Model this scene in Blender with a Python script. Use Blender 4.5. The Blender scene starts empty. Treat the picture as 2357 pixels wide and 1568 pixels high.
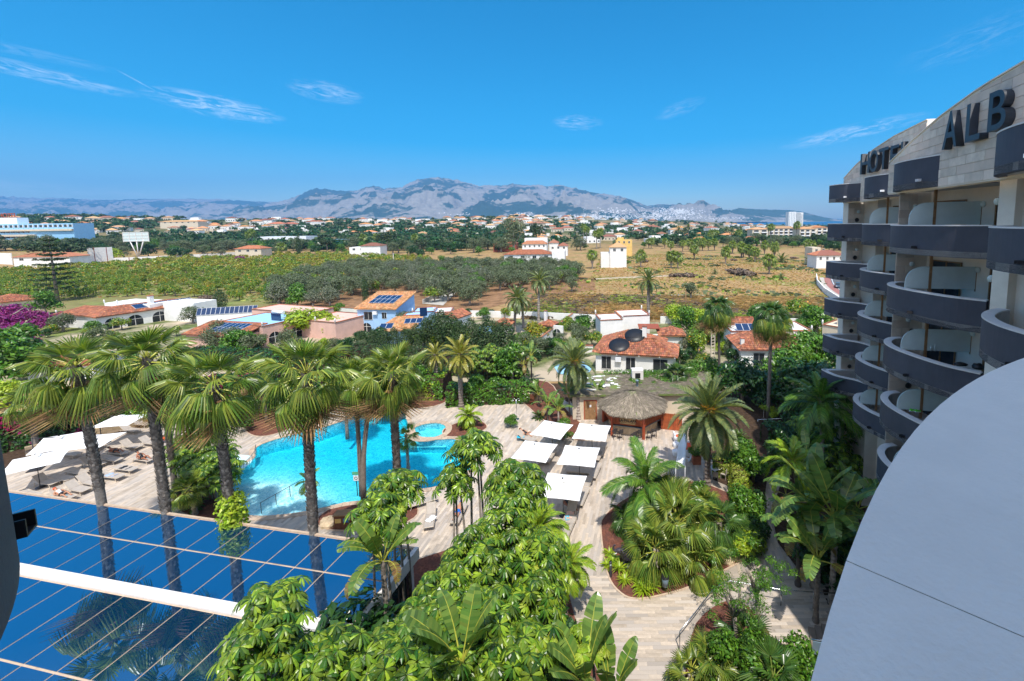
import bpy, math, random
import numpy as np
from mathutils import Vector, Matrix, noise
from mathutils.geometry import tessellate_polygon
R = math.radians; PI = math.pi
random.seed(7); rng = np.random.default_rng(7)
sc = bpy.context.scene; COL = sc.collection
# ------------------------------------------------------------ camera
H = 21.0; FPX = 1007.0; PX = 1352.0; PY = 621.0; PITCH = R(6.05); ROLL = R(-0.8)
cd = bpy.data.cameras.new('camera'); cam = bpy.data.objects.new('camera', cd); COL.objects.link(cam)
cd.sensor_width = 36; cd.lens = 36*FPX/2357; cd.clip_start = .02; cd.clip_end = 60000
cd.shift_x = (1178.5-PX)/2357; cd.shift_y = -(784-PY)/2357
cam.location = (0, 0, H)
CR = (Matrix.Rotation(PI/2-PITCH, 3, 'X') @ Matrix.Rotation(ROLL, 3, 'Z'))
cam.rotation_euler = CR.to_euler()
sc.camera = cam
# ------------------------------------------------------------ light
SUN_EL = R(62); SAZ = (0.165, -0.986)          # horizontal direction towards the sun
sd = bpy.data.lights.new('sun', 'SUN'); so = bpy.data.objects.new('sun', sd); COL.objects.link(so)
sd.energy = 3.3; sd.angle = R(.53); sd.color = (1, .95, .87)
sv = Vector((SAZ[0], SAZ[1], 0)).normalized()*math.cos(SUN_EL) + Vector((0, 0, math.sin(SUN_EL)))
so.rotation_euler = sv.to_track_quat('Z', 'Y').to_euler()
sc.view_settings.view_transform = 'Standard'; sc.view_settings.look = 'None'
sc.view_settings.exposure = 0.68; sc.view_settings.gamma = 1; sc.view_settings.use_curve_mapping = False
W = bpy.data.worlds.new('World'); sc.world = W; W.use_nodes = True
# ------------------------------------------------------------ node helpers
class NT:
    def __init__(s, t): s.t = t; s.n = t.nodes; s.l = t.links
    def new(s, k, **kw):
        n = s.n.new(k)
        for a, b in kw.items():
            if a == 'ins':
                for i, v in b.items():
                    if isinstance(v, bpy.types.NodeSocket): s.l.new(v, n.inputs[i])
                    else: n.inputs[i].default_value = v
            else: setattr(n, a, b)
        return n
    def math(s, op, a, b=0, c=0, clamp=False): return s.new('ShaderNodeMath', operation=op, use_clamp=clamp, ins={0: a, 1: b, 2: c}).outputs[0]
    def ramp(s, f, pts, inter='LINEAR'):
        n = s.new('ShaderNodeValToRGB'); s.l.new(f, n.inputs[0]); r = n.color_ramp; r.interpolation = inter
        while len(r.elements) < len(pts): r.elements.new(.5)
        for e, (p, c) in zip(r.elements, pts):
            e.position = p; e.color = (c[0], c[1], c[2], 1) if hasattr(c, '__len__') else (c, c, c, 1)
        return n.outputs[0]
    def mix(s, f, a, b, mode='MIX'):
        n = s.new('ShaderNodeMix', data_type='RGBA', blend_type=mode)
        for i, v in ((0, f), (6, a), (7, b)):
            if isinstance(v, bpy.types.NodeSocket): s.l.new(v, n.inputs[i])
            else: n.inputs[i].default_value = v if i == 0 or len(v) == 4 else (*v, 1)
        return n.outputs[2]
    def noise(s, vec, scale, detail=3, rough=.55, dist=0, col=False):
        n = s.new('ShaderNodeTexNoise', ins={'Scale': scale, 'Detail': detail, 'Roughness': rough, 'Distortion': dist})
        s.l.new(vec, n.inputs['Vector']); return n.outputs[1 if col else 0]
# ------------------------------------------------------------ world: physical sky with a few cirrus wisps
w = NT(W.node_tree); w.n.clear()
sky = w.new('ShaderNodeTexSky', sky_type='NISHITA', sun_disc=False, sun_elevation=SUN_EL,
            sun_rotation=math.atan2(SAZ[0], SAZ[1]), altitude=0, air_density=1.0, dust_density=.8, ozone_density=4.0)
tc = w.new('ShaderNodeTexCoord').outputs['Generated']
# the blue is deepest away from the sun and whitens towards it
dt = w.new('ShaderNodeVectorMath', operation='DOT_PRODUCT', ins={0: tc, 1: tuple(sv)}).outputs['Value']
far_ = w.math('SUBTRACT', 1, w.math('MULTIPLY', w.math('SUBTRACT', dt, .05), 2.2, clamp=True))
hs = w.new('ShaderNodeHueSaturation', ins={'Hue': w.math('MULTIPLY_ADD', far_, -.012, .5), 'Saturation': w.math('MULTIPLY_ADD', far_, 1.1, .62), 'Value': w.math('MULTIPLY_ADD', far_, -.33, 1.12), 'Color': sky.outputs[0]})
sep = w.new('ShaderNodeSeparateXYZ'); w.l.new(tc, sep.inputs[0])
az = w.math('ARCTAN2', sep.outputs[0], sep.outputs[1]); el = w.math('ARCSINE', sep.outputs[2])
def azel(u, v):
    d = CR @ Vector(((u-PX)/FPX, -(v-PY)/FPX, -1)); d.normalize()
    return math.atan2(d.x, d.y), math.asin(d.z)
wcol = hs.outputs[0]
clouds = [(100, 172, .10, .012, -.10, .55, 3), (500, 245, .10, .020, -.10, .75, 5), (755, 212, .07, .020, -.06, .45, 9), (1330, 282, .060, .018, -.02, .45, 2),
          (1565, 250, .06, .016, .28, .30, 7), (1960, 305, .13, .016, .14, .60, 11), (200, 445, .30, .016, -.03, .30, 13), (2250, 90, .12, .03, .2, .10, 17), (60, 120, .10, .008, -.05, .18, 19), (313, 185, .026, .0012, -.50, .7, 23)]
for (u, v, sa, se, tilt, amp, seed) in clouds:
    a0, e0 = azel(u, v)
    da = w.math('SUBTRACT', az, a0); de = w.math('SUBTRACT', el, e0)
    x = w.math('ADD', w.math('MULTIPLY', da, math.cos(tilt)), w.math('MULTIPLY', de, math.sin(tilt)))
    y = w.math('SUBTRACT', w.math('MULTIPLY', de, math.cos(tilt)), w.math('MULTIPLY', da, math.sin(tilt)))
    xs = w.math('DIVIDE', x, sa); ys = w.math('DIVIDE', y, se)
    q = w.math('ADD', w.math('MULTIPLY', xs, xs), w.math('MULTIPLY', ys, ys))
    m = w.math('SUBTRACT', 1, q, clamp=True)
    cv = w.new('ShaderNodeCombineXYZ', ins={0: w.math('MULTIPLY', x, 22), 1: w.math('MULTIPLY', y, 120), 2: float(seed)}).outputs[0]
    nz = w.noise(cv, 1.0, 7, .62, 1.6)
    nz = w.math('MULTIPLY', w.math('SUBTRACT', nz, .43, clamp=True), 4.5, clamp=True)
    f = w.math('MULTIPLY', w.math('MULTIPLY', m, nz), amp*.75)
    wcol = w.mix(f, wcol, (5.6, 6.2, 7.0))
bg = w.new('ShaderNodeBackground', ins={'Strength': .15}); w.l.new(wcol, bg.inputs[0])
wo = w.new('ShaderNodeOutputWorld'); w.l.new(bg.outputs[0], wo.inputs[0])

# ------------------------------------------------------------ object helpers
def props(o, **k):
    for a, b in k.items():
        if b is not None: o['group' if a == 'group' else a] = b
    return o
def thing(name, label, cat, loc=(0, 0, 0), rz=0, group=None):
    o = bpy.data.objects.new(name, None); COL.objects.link(o); o.empty_display_size = .2
    o.location = loc; o.rotation_euler = (0, 0, rz)
    return props(o, label=label, category=cat, group=group)
def obj(name, me, parent=None, loc=None, rot=None, sca=None, **k):
    o = bpy.data.objects.new(name, me); COL.objects.link(o)
    if parent is not None: o.parent = parent
    if loc is not None: o.location = loc
    if rot is not None: o.rotation_euler = rot
    if sca is not None: o.scale = sca if hasattr(sca, '__len__') else (sca,)*3
    return props(o, **k)
def struct(name, me, **k): return obj(name, me, kind='structure', **k)
def npmesh(name, V, F, mats, mi=None, smooth=False):
    """V (n,3), F (m,k) with one k, or a list of such arrays"""
    me = bpy.data.meshes.new(name); V = np.asarray(V, dtype=np.float32)
    Fs = F if isinstance(F, list) else [F]
    Fs = [np.asarray(f, dtype=np.int32) for f in Fs if len(f)]
    nl = sum(f.size for f in Fs); nf = sum(len(f) for f in Fs)
    me.vertices.add(len(V)); me.vertices.foreach_set('co', V.ravel())
    me.loops.add(nl); me.loops.foreach_set('vertex_index', np.concatenate([f.ravel() for f in Fs]))
    me.polygons.add(nf)
    tot = np.concatenate([np.full(len(f), f.shape[1]) for f in Fs]); st = np.concatenate([[0], np.cumsum(tot)[:-1]])
    me.polygons.foreach_set('loop_start', st.astype(np.int32)); me.polygons.foreach_set('loop_total', tot.astype(np.int32))
    for m in (mats if isinstance(mats, (list, tuple)) else [mats]): me.materials.append(m)
    if mi is not None: me.polygons.foreach_set('material_index', np.asarray(mi, dtype=np.int32))
    me.polygons.foreach_set('use_smooth', np.full(nf, bool(smooth)))
    me.update(calc_edges=True); return me
class MB:
    def __init__(s): s.v = []; s.f = []; s.m = []; s.sm = []
    def add(s, vs, fs, mi=0, sm=False):
        b = len(s.v); s.v += [tuple(v) for v in vs]; s.f += [tuple(b+i for i in f) for f in fs]
        s.m += [mi]*len(fs); s.sm += [sm]*len(fs); return s
    def box(s, x0, y0, z0, x1, y1, z1, mi=0, mat=None):
        vs = [Vector(p) for p in ((x0, y0, z0), (x1, y0, z0), (x1, y1, z0), (x0, y1, z0), (x0, y0, z1), (x1, y0, z1), (x1, y1, z1), (x0, y1, z1))]
        if mat: vs = [mat @ p for p in vs]
        return s.add(vs, [(0, 3, 2, 1), (4, 5, 6, 7), (0, 1, 5, 4), (1, 2, 6, 5), (2, 3, 7, 6), (3, 0, 4, 7)], mi)
    def cbox(s, c, d, mi=0, rz=0, rx=0, ry=0):
        m = Matrix.Translation(c) @ Matrix.Rotation(rz, 4, 'Z') @ Matrix.Rotation(ry, 4, 'Y') @ Matrix.Rotation(rx, 4, 'X')
        return s.box(-d[0]/2, -d[1]/2, -d[2]/2, d[0]/2, d[1]/2, d[2]/2, mi, m)
    def prism(s, poly, z0, z1, mi=0, top=None):
        n = len(poly); a = sum(poly[i][0]*poly[(i+1) % n][1]-poly[(i+1) % n][0]*poly[i][1] for i in range(n))
        if a < 0: poly = poly[::-1]
        vs = [(x, y, z0) for x, y in poly] + [(x, y, z1) for x, y in poly]
        s.add(vs, [tuple(range(n-1, -1, -1))] + [(i, (i+1) % n, n+(i+1) % n, n+i) for i in range(n)], mi)
        b = len(s.v)-n; s.f.append(tuple(range(b, b+n))); s.m.append(mi if top is None else top); s.sm.append(False); return s
    def tube(s, pts, rad, n=8, mi=0, cap=True, sm=True):
        pts = [Vector(p) for p in pts]; rad = rad if hasattr(rad, '__len__') else [rad]*len(pts)
        vs = []; up = None
        for i, p in enumerate(pts):
            t = (pts[min(i+1, len(pts)-1)]-pts[max(i-1, 0)]).normalized()
            if up is None: up = Vector((1, 0, 0)) if abs(t.x) < .9 else Vector((0, 1, 0))
            a = (up - t*up.dot(t)).normalized(); b = t.cross(a); up = a
            for k in range(n):
                an = 2*PI*k/n; vs.append(p + (a*math.cos(an)+b*math.sin(an))*rad[i])
        fs = [(i*n+k, i*n+(k+1) % n, (i+1)*n+(k+1) % n, (i+1)*n+k) for i in range(len(pts)-1) for k in range(n)]
        s.add(vs, fs, mi, sm)
        if cap:
            b = len(s.v)-len(vs); s.f += [tuple(range(b+n-1, b-1, -1)), tuple(range(b+(len(pts)-1)*n, b+len(pts)*n))]; s.m += [mi]*2; s.sm += [False]*2
        return s
    def lathe(s, prof, n=16, mi=0, c=(0, 0, 0), sm=True):
        vs = [(c[0]+r*math.cos(2*PI*k/n), c[1]+r*math.sin(2*PI*k/n), c[2]+z) for r, z in prof for k in range(n)]
        return s.add(vs, [(i*n+k, i*n+(k+1) % n, (i+1)*n+(k+1) % n, (i+1)*n+k) for i in range(len(prof)-1) for k in range(n)], mi, sm)
    def mesh(s, name, *mats):
        me = bpy.data.meshes.new(name); me.from_pydata(s.v, [], s.f)
        for m in mats: me.materials.append(m)
        me.polygons.foreach_set('material_index', s.m); me.polygons.foreach_set('use_smooth', s.sm); me.update(); return me
    def build(s, name, mats, parent=None, **k): return obj(name, s.mesh(name, *(mats if isinstance(mats, (list, tuple)) else [mats])), parent, **k)
# ------------------------------------------------------------ materials
MATS = {}
def pmat(name, col, rough=.6, spec=.5, var=.12, vs=3.0, bump=0, bs=20, island=0, col2=None, metal=0, trans=0, hue=0, grime=0):
    """principled surface; var: noise value variation, island: random per piece, trans: leaf translucency"""
    m = bpy.data.materials.new(name); m.use_nodes = True; t = NT(m.node_tree); t.n.clear()
    co = t.new('ShaderNodeTexCoord').outputs['Object']
    c = (*col, 1)
    f = t.noise(co, vs, 4, .6)
    dark = tuple(x*(1-var*1.6) for x in col); lite = tuple(min(1, x*(1+var*1.2)) for x in col)
    c = t.ramp(f, [(.3, dark), (.7, lite)])
    if island:
        g = t.new('ShaderNodeNewGeometry').outputs['Random Per Island']; oi = t.new('ShaderNodeObjectInfo').outputs['Random']
        r = t.math('FRACT', t.math('ADD', g, t.math('MULTIPLY', oi, 7.31)))
        if col2: c = t.mix(t.ramp(r, [(.25, 0), (.8, 1)]), c, col2)
        k = t.math('MULTIPLY_ADD', t.math('FRACT', t.math('MULTIPLY', r, 37.7)), island*1.4, 1-island*.7)
        h = t.new('ShaderNodeHueSaturation', ins={'Value': k, 'Hue': t.math('MULTIPLY_ADD', t.math('FRACT', t.math('MULTIPLY', r, 91.3)), hue, .5-hue/2) if hue else .5, 'Color': c})
        c = h.outputs[0]
    elif col2:
        c = t.mix(t.ramp(t.noise(co, vs*.23, 5, .65), [(.42, 0), (.6, 1)]), c, col2)
    if grime:
        g = t.noise(co, .7, 8, .75, .5); c = t.mix(t.ramp(g, [(.45, 0), (.75, grime)]), c, tuple(x*.45 for x in col))
    b = t.new('ShaderNodeBsdfPrincipled', ins={'Roughness': rough, 'Specular IOR Level': spec, 'Metallic': metal}); t.l.new(c, b.inputs[0])
    if bump:
        bn = t.new('ShaderNodeBump', ins={'Strength': min(1, bump), 'Distance': .03, 'Height': t.noise(co, bs, 5, .6)}); t.l.new(bn.outputs[0], b.inputs['Normal'])
    out = b.outputs[0]
    if trans:
        tr = t.new('ShaderNodeBsdfTranslucent'); t.l.new(t.mix(1, c, (1.3, 1.35, .6), 'MULTIPLY'), tr.inputs[0])
        out = t.new('ShaderNodeMixShader', ins={0: trans, 1: out, 2: tr.outputs[0]}).outputs[0]
    o = t.new('ShaderNodeOutputMaterial'); t.l.new(out, o.inputs[0]); MATS[name] = m; return m
M = {}
def leafm(k, col, col2=None, rough=.42, isl=.5, trans=.25, hue=.03, spec=.5): M[k] = pmat(k, col, rough, spec, .2, .8, island=isl, col2=col2, trans=trans, hue=hue)
leafm('fan', (.11, .19, .028), (.27, .32, .05), .32, .6, .35); leafm('fan_dark', (.045, .11, .02), (.09, .17, .03), .28, .5)
leafm('date', (.13, .19, .075), (.22, .25, .09), .35, .4); leafm('date_yellow', (.26, .27, .04), (.36, .30, .06), .35, .4)
leafm('queen', (.07, .17, .02), (.15, .26, .03), .35, .5); leafm('areca', (.20, .33, .02), (.32, .42, .03), .35, .4)
leafm('schef', (.045, .125, .012), (.23, .34, .025), .34, .8, .25, .03, .5); leafm('schef_pale', (.24, .38, .02), (.36, .44, .05), .4, .4)
leafm('banana', (.10, .19, .035), (.17, .26, .05), .3, .35); leafm('banana_dry', (.26, .22, .05), (.22, .13, .04), .5, .4)
leafm('citrus', (.08, .18, .012), (.25, .31, .02), .35, .6); leafm('citrus_yellow', (.20, .24, .015), (.30, .26, .02), .35, .5)
leafm('olive', (.155, .19, .09), (.09, .12, .055), .45, .5); leafm('olive_grey', (.19, .21, .14), (.13, .15, .09), .5, .5)
leafm('pine', (.05, .09, .018), (.025, .05, .012), .5, .5); leafm('cypress', (.03, .07, .015), (.055, .10, .02), .5, .5)
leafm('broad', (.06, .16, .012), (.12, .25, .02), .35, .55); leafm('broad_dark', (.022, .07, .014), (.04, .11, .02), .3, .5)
leafm('yellow_hedge', (.36, .38, .05), (.20, .28, .03), .45, .4); leafm('lime', (.26, .40, .015), (.36, .44, .03), .4, .4)
leafm('creeper', (.022, .075, .012), (.05, .13, .02), .35, .6); leafm('purple', (.30, .02, .16), (.18, .01, .16), .6, .5)
leafm('magenta', (.40, .01, .08), (.30, .0, .10), .6, .5); leafm('far_tree', (.065, .11, .03), (.035, .065, .02), .6, .6)
leafm('grassgreen', (.22, .30, .05), (.36, .36, .08), .6, .6); leafm('drygrass', (.52, .33, .13), (.42, .27, .11), .8, .3, .4)
leafm('brush', (.20, .14, .09), (.12, .09, .07), .9, .4, 0); leafm('orange_fruit', (.7, .28, .01), None, .5, .2, 0)
leafm('redflower', (.6, .03, .02), None, .5, .3); leafm('dryfrond', (.36, .22, .09), (.22, .12, .05), .7, .5, .1)
M['bark'] = pmat('bark', (.33, .28, .24), .9, .2, .35, 5, .8, 14, island=.5, col2=(.17, .14, .12))
M['bark_low'] = pmat('bark_low', (.20, .175, .155), .9, .2, .3, 6, .8, 30)
M['bark_pale'] = pmat('bark_pale', (.28, .24, .2), .85, .2, .25, 5, .5, 20)
M['petiole'] = pmat('petiole', (.22, .27, .06), .4, .5, .2)
M['petiole_y'] = pmat('petiole_y', (.42, .42, .06), .4, .5, .2)
M['white'] = pmat('white', (.80, .79, .76), .85, .2, .05, .8, .3, 8, grime=.18)
M['cream'] = pmat('cream', (.66, .57, .44), .85, .2, .06, .8, .3, 8, grime=.2)
M['pinkw'] = pmat('pinkw', (.72, .46, .38), .85, .2, .06, .8, .4, 8, grime=.15)
M['bluew'] = pmat('bluew', (.36, .56, .82), .85, .2, .05, .8, .4, 8, grime=.15)
M['ochre'] = pmat('ochre', (.72, .48, .16), .85, .2, .08, .8)
M['hotelblue'] = pmat('hotelblue', (.30, .55, .78), .8, .2, .05, .8)
M['tile'] = pmat('tile', (.42, .155, .08), .8, .2, .25, 1.2, .3, 15, island=.45, col2=(.27, .12, .08), hue=.02, grime=.4)
M['tile_pale'] = pmat('tile_pale', (.55, .25, .10), .8, .2, .2, 1.2, .3, 15, island=.4, col2=(.5, .30, .16), hue=.02)
M['glass'] = pmat('glass', (.03, .04, .05), .08, .8, .1)
M['iron'] = pmat('iron', (.03, .03, .035), .5, .5, .1)
M['steel'] = pmat('steel', (.62, .63, .65), .25, .5, .05, metal=1)
M['brown'] = pmat('brown', (.16, .06, .03), .7, .3, .2)
M['brownred'] = pmat('brownred', (.30, .085, .05), .75, .2, .15, 3)
M['parapet'] = pmat('parapet', (.070, .073, .096), .62, .35, .10, .9, .25, 60, grime=.2)
M['cap'] = pmat('cap', (.74, .70, .67), .6, .3, .04, 1.5, .1, 80)
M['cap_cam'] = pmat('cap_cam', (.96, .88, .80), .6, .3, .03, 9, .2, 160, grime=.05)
M['inner'] = pmat('inner', (.50, .47, .45), .8, .2, .08)
M['stone'] = pmat('stone', (.74, .64, .54), .8, .25, .13, 2, .3, 30, island=.22, col2=(.74, .60, .50), grime=.3)
M['hotelwall'] = pmat('hotelwall', (.80, .72, .62), .85, .2, .06, .8, .3, 30, grime=.15)
M['joint'] = pmat('joint', (.22, .18, .15), .9, .1, .1)
M['letter'] = pmat('letter', (.035, .042, .055), .4, .5, .1)
M['canvas'] = pmat('canvas', (.84, .83, .81), .8, .2, .03, 1.5)
M['mesh_taupe'] = pmat('mesh_taupe', (.42, .37, .32), .7, .3, .08)
M['frame_taupe'] = pmat('frame_taupe', (.50, .42, .33), .5, .4, .06)
M['plank'] = pmat('plank', (.52, .43, .34), .65, .3, .16, 1.4, .3, 25, island=.26, col2=(.46, .40, .345))
M['grout'] = pmat('grout', (.36, .31, .26), .9, .2, .1)
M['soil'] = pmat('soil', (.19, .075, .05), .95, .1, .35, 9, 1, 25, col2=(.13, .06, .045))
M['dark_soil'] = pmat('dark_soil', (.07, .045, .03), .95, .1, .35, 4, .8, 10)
M['coping'] = pmat('coping', (.50, .38, .28), .8, .2, .12, 3, .3, 20, island=.15)
M['rock'] = pmat('rock', (.58, .45, .30), .9, .2, .2, 2, .8, 6)
M['wallstone'] = pmat('wallstone', (.50, .37, .22), .9, .2, .15, 2, .6, 12, island=.3, col2=(.42, .32, .21))
M['thatch'] = pmat('thatch', (.24, .20, .155), .95, .1, .45, 5, 1, 40, col2=(.16, .22, .06))
M['cane'] = pmat('cane', (.42, .105, .035), .6, .4, .2, 2, .3, 30, island=.35)
M['post'] = pmat('post', (.42, .085, .035), .45, .5, .15)
M['wood'] = pmat('wood', (.30, .17, .08), .6, .3, .2, 3)
M['orange'] = pmat('orange', (.70, .10, .03), .6, .3, .05)
M['plastic_white'] = pmat('plastic_white', (.82, .83, .85), .35, .5, .03)
M['rattan'] = pmat('rattan', (.045, .04, .04), .6, .4, .15)
M['bluegrey'] = pmat('bluegrey', (.15, .22, .28), .4, .5, .05)
M['black'] = pmat('black', (.015, .015, .017), .45, .5, .05)
M['concrete'] = pmat('concrete', (.45, .43, .39), .9, .2, .12, 1.5, .4, 12)
M['asphalt'] = pmat('asphalt', (.11, .115, .12), .85, .2, .1, 2)
M['redpave'] = pmat('redpave', (.33, .15, .13), .85, .2, .1, 2)
M['gravel'] = pmat('gravel', (.58, .50, .40), .95, .1, .25, 6, .5, 15)
M['skin'] = pmat('skin', (.50, .24, .14), .5, .4, .06)
M['skin_tan'] = pmat('skin_tan', (.34, .13, .065), .5, .4, .06)
M['towel'] = pmat('towel', (.05, .45, .62), .9, .1, .1)
M['towel_blue'] = pmat('towel_blue', (.02, .14, .55), .9, .1, .1)
M['shirt'] = pmat('shirt', (.35, .45, .65), .9, .1, .1)
M['bronze'] = pmat('bronze', (.055, .045, .065), .5, .5, .35, 6, .8, 14)
M['solar_frame'] = pmat('solar_frame', (.7, .72, .75), .4, .5, .02)
M['solar'] = pmat('solar', (.012, .035, .10), .15, .6, .1)
M['lime_shoe'] = pmat('lime_shoe', (.15, .8, .05), .5, .4, .05)
def frosted():
    m = pmat('frosted', (.60, .70, .70), .25, .5, .03); return m
M['frost'] = frosted()
# ------------------------------------------------------------ terrain
def inpoly(x, y, poly):
    c = False; n = len(poly)
    for i in range(n):
        x1, y1 = poly[i]; x2, y2 = poly[i-1]
        if (y1 > y) != (y2 > y) and x < (x2-x1)*(y-y1)/(y2-y1)+x1: c = not c
    return c
def lerp_tab(tab, x):
    xs = [a for a, b in tab]; ys = [b for a, b in tab]; return float(np.interp(x, xs, ys))
HOR = [(u, 514.3-.014*(u-1352)) for u in (0, 2400)]
SKYL = [(-800, 512), (0, 506), (300, 507), (600, 508), (900, 509), (1050, 504), (1180, 499), (1300, 503), (1450, 509), (1600, 513), (1700, 519), (1750, 522), (1900, 523), (2400, 523)]
SHORE = [(790, 2700), (900, 2200), (1100, 1980), (1300, 1880), (2200, 1800), (13500, 1800), (13500, 12900), (900, 12900), (640, 6400), (700, 3600)]
def u_of(x, y): return PX + FPX*x/max(y, 1e-3)
def gz(x, y):
    r = math.hypot(x, y)
    if y > 1700 and x > 500 and inpoly(x, y, SHORE): return -6.0
    if r < 280 or y < 10: return 0.0
    u = u_of(x, y); R0 = 1500.0
    t = min(1, (r-280)/(R0-280)); t = t*t*(3-2*t)
    ytop = R0*y/r
    top = H + (lerp_tab(HOR, u) - lerp_tab(SKYL, min(max(u, -800), 2400)))*ytop/FPX
    n = noise.noise((x*.004, y*.004, 3.1))*6 + noise.noise((x*.0015, y*.0015, 9))*8
    return top*t + n*t*(1 if u < 1700 else .15)
def ray(u, v): return (CR @ Vector(((u-PX)/FPX, -(v-PY)/FPX, -1)))
def at(u, v, z=0.0):
    d = ray(u, v); t = (z-H)/d.z; return Vector((d.x*t, d.y*t, z))
def aty(u, v, y):
    d = ray(u, v); t = y/d.y; return Vector((d.x*t, y, H+d.z*t))
def atg(u, v, far=4000):
    """point of the terrain seen at photo position u,v"""
    q = at(u, v, 0) if v > 540 else None
    if q is not None and 0 < q.y < 250 and q.length < 270: return q
    d = ray(u, v); d.normalize(); t = 150.0
    while t < far:
        p = d*t; z = H+p.z
        if z <= gz(p.x, p.y): return Vector((p.x, p.y, gz(p.x, p.y)))
        t *= 1.012
    return Vector((d.x*far, d.y*far, gz(d.x*far, d.y*far)))
def atx(u, y):
    """ground point in the column of photo x=u at distance y"""
    x = (u-PX)/FPX*y*1.0; return Vector((x, y, gz(x, y)))
def ground_mat():
    m = bpy.data.materials.new('ground'); m.use_nodes = True; t = NT(m.node_tree); t.n.clear()
    co = t.new('ShaderNodeNewGeometry').outputs['Position']
    a = t.noise(co, .05, 6, .65, 1); b = t.noise(co, .4, 5, .7); c3 = t.noise(co, .012, 4, .6); d = t.noise(co, .09, 5, .7, .5)
    near = t.ramp(b, [(.25, (.20, .12, .06)), (.5, (.34, .22, .10)), (.7, (.47, .33, .17))])
    near = t.mix(t.ramp(a, [(.52, 0), (.66, .75)]), near, (.13, .17, .035))
    near = t.mix(t.ramp(d, [(.60, 0), (.72, .8)]), near, (.42, .34, .06))
    near = t.mix(t.ramp(d, [(.24, .8), (.36, 0)]), near, (.62, .46, .30))
    far = t.ramp(c3, [(.35, (.06, .09, .03)), (.5, (.13, .13, .06)), (.62, (.30, .22, .13)), (.75, (.10, .14, .04))])
    s = t.new('ShaderNodeSeparateXYZ'); t.l.new(co, s.inputs[0])
    col = t.mix(t.math('MULTIPLY', t.math('SUBTRACT', s.outputs[1], 330, clamp=False), .004, clamp=True), near, far)
    bs = t.new('ShaderNodeBsdfPrincipled', ins={'Roughness': .95, 'Specular IOR Level': .1, 'Base Color': col})
    bn = t.new('ShaderNodeBump', ins={'Strength': .6, 'Distance': .3, 'Height': b}); t.l.new(bn.outputs[0], bs.inputs['Normal'])
    o = t.new('ShaderNodeOutputMaterial'); t.l.new(bs.outputs[0], o.inputs[0]); return m
M['ground'] = ground_mat()
GX0, GX1, GY0, GY1 = -62.0, 34.0, 4.0, 56.0        # hotel garden rectangle, cut out of the ground sheet
def gline(vals): return sorted(set(round(v, 3) for v in vals))
xs = gline([GX0, GX1] + [-14000, -9000, -6000, -4200, -3000] + list(np.arange(-2400, 2401, 75)) + [3000, 4200, 6000, 9000, 14000])
xs = [x for x in xs if x <= GX0 or x >= GX1]
ys = gline([-300, -100, GY0, GY1] + list(np.arange(120, 2600, 60)) + [2700, 3200, 4000, 5200, 7000, 9500, 13000])
V = [(x, y, gz(x, y)) for y in ys for x in xs]; nx = len(xs); F = []
for j in range(len(ys)-1):
    for i in range(nx-1):
        if xs[i] == GX0 and ys[j] == GY0: continue
        F.append((j*nx+i, j*nx+i+1, (j+1)*nx+i+1, (j+1)*nx+i))
struct('ground', npmesh('ground', V, np.array(F), M['ground'], smooth=True))
# sea: a sheet on the right-hand far side
def seam():
    m = bpy.data.materials.new('sea'); m.use_nodes = True; b = m.node_tree.nodes['Principled BSDF']; t = NT(m.node_tree)
    b.inputs['Base Color'].default_value = (.006, .085, .20, 1); b.inputs['Roughness'].default_value = .35; b.inputs['Specular IOR Level'].default_value = .3
    bn = t.new('ShaderNodeBump', ins={'Strength': .8, 'Distance': 1.0, 'Height': t.noise(t.new('ShaderNodeNewGeometry').outputs['Position'], .12, 4)}); t.l.new(bn.outputs[0], b.inputs['Normal']); return m
mb = MB(); shore = [(x, max(y, 1700) if y < 3000 else y) for x, y in SHORE]; shore[0] = (560, 2700)
mb.prism([(500, 1500), (13600, 1500), (13600, 12900), (900, 12900), (560, 6400), (500, 3600)], -3.0, -1.0); mb.build('sea', seam(), kind='structure')

# ------------------------------------------------------------ mountains
def mount_mat(name, rock, scrub, zs, cover):
    m = bpy.data.materials.new(name); m.use_nodes = True; t = NT(m.node_tree); t.n.clear()
    co = t.new('ShaderNodeNewGeometry').outputs['Position']
    mp = t.new('ShaderNodeMapping', ins={'Scale': (1, 1, 2.2)}); t.l.new(co, mp.inputs[0]); p = mp.outputs[0]
    a = t.noise(p, .0011, 7, .6, .8); b = t.noise(p, .008, 6, .7, .4)
    c = t.ramp(b, [(.3, tuple(x*.72 for x in rock)), (.7, tuple(x*1.22 for x in rock))])
    c = t.mix(t.ramp(t.math('MULTIPLY_ADD', b, .25, t.math('MULTIPLY', a, .85)), [(cover, 0), (cover+.035, .9)]), c, scrub)
    bs = t.new('ShaderNodeBsdfPrincipled', ins={'Roughness': .95, 'Specular IOR Level': .05, 'Base Color': c})
    bn = t.new('ShaderNodeBump', ins={'Strength': .9, 'Distance': 40, 'Height': t.noise(p, .006, 8, .7)}); t.l.new(bn.outputs[0], bs.inputs['Normal'])
    o = t.new('ShaderNodeOutputMaterial'); t.l.new(bs.outputs[0], o.inputs[0]); return m
M['rockm'] = mount_mat('mountain_rock', (.30, .28, .25), (.02, .055, .04), 900, .545)
M['rockm2'] = mount_mat('mountain_far', (.30, .28, .26), (.03, .07, .05), 900, .54)
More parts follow.
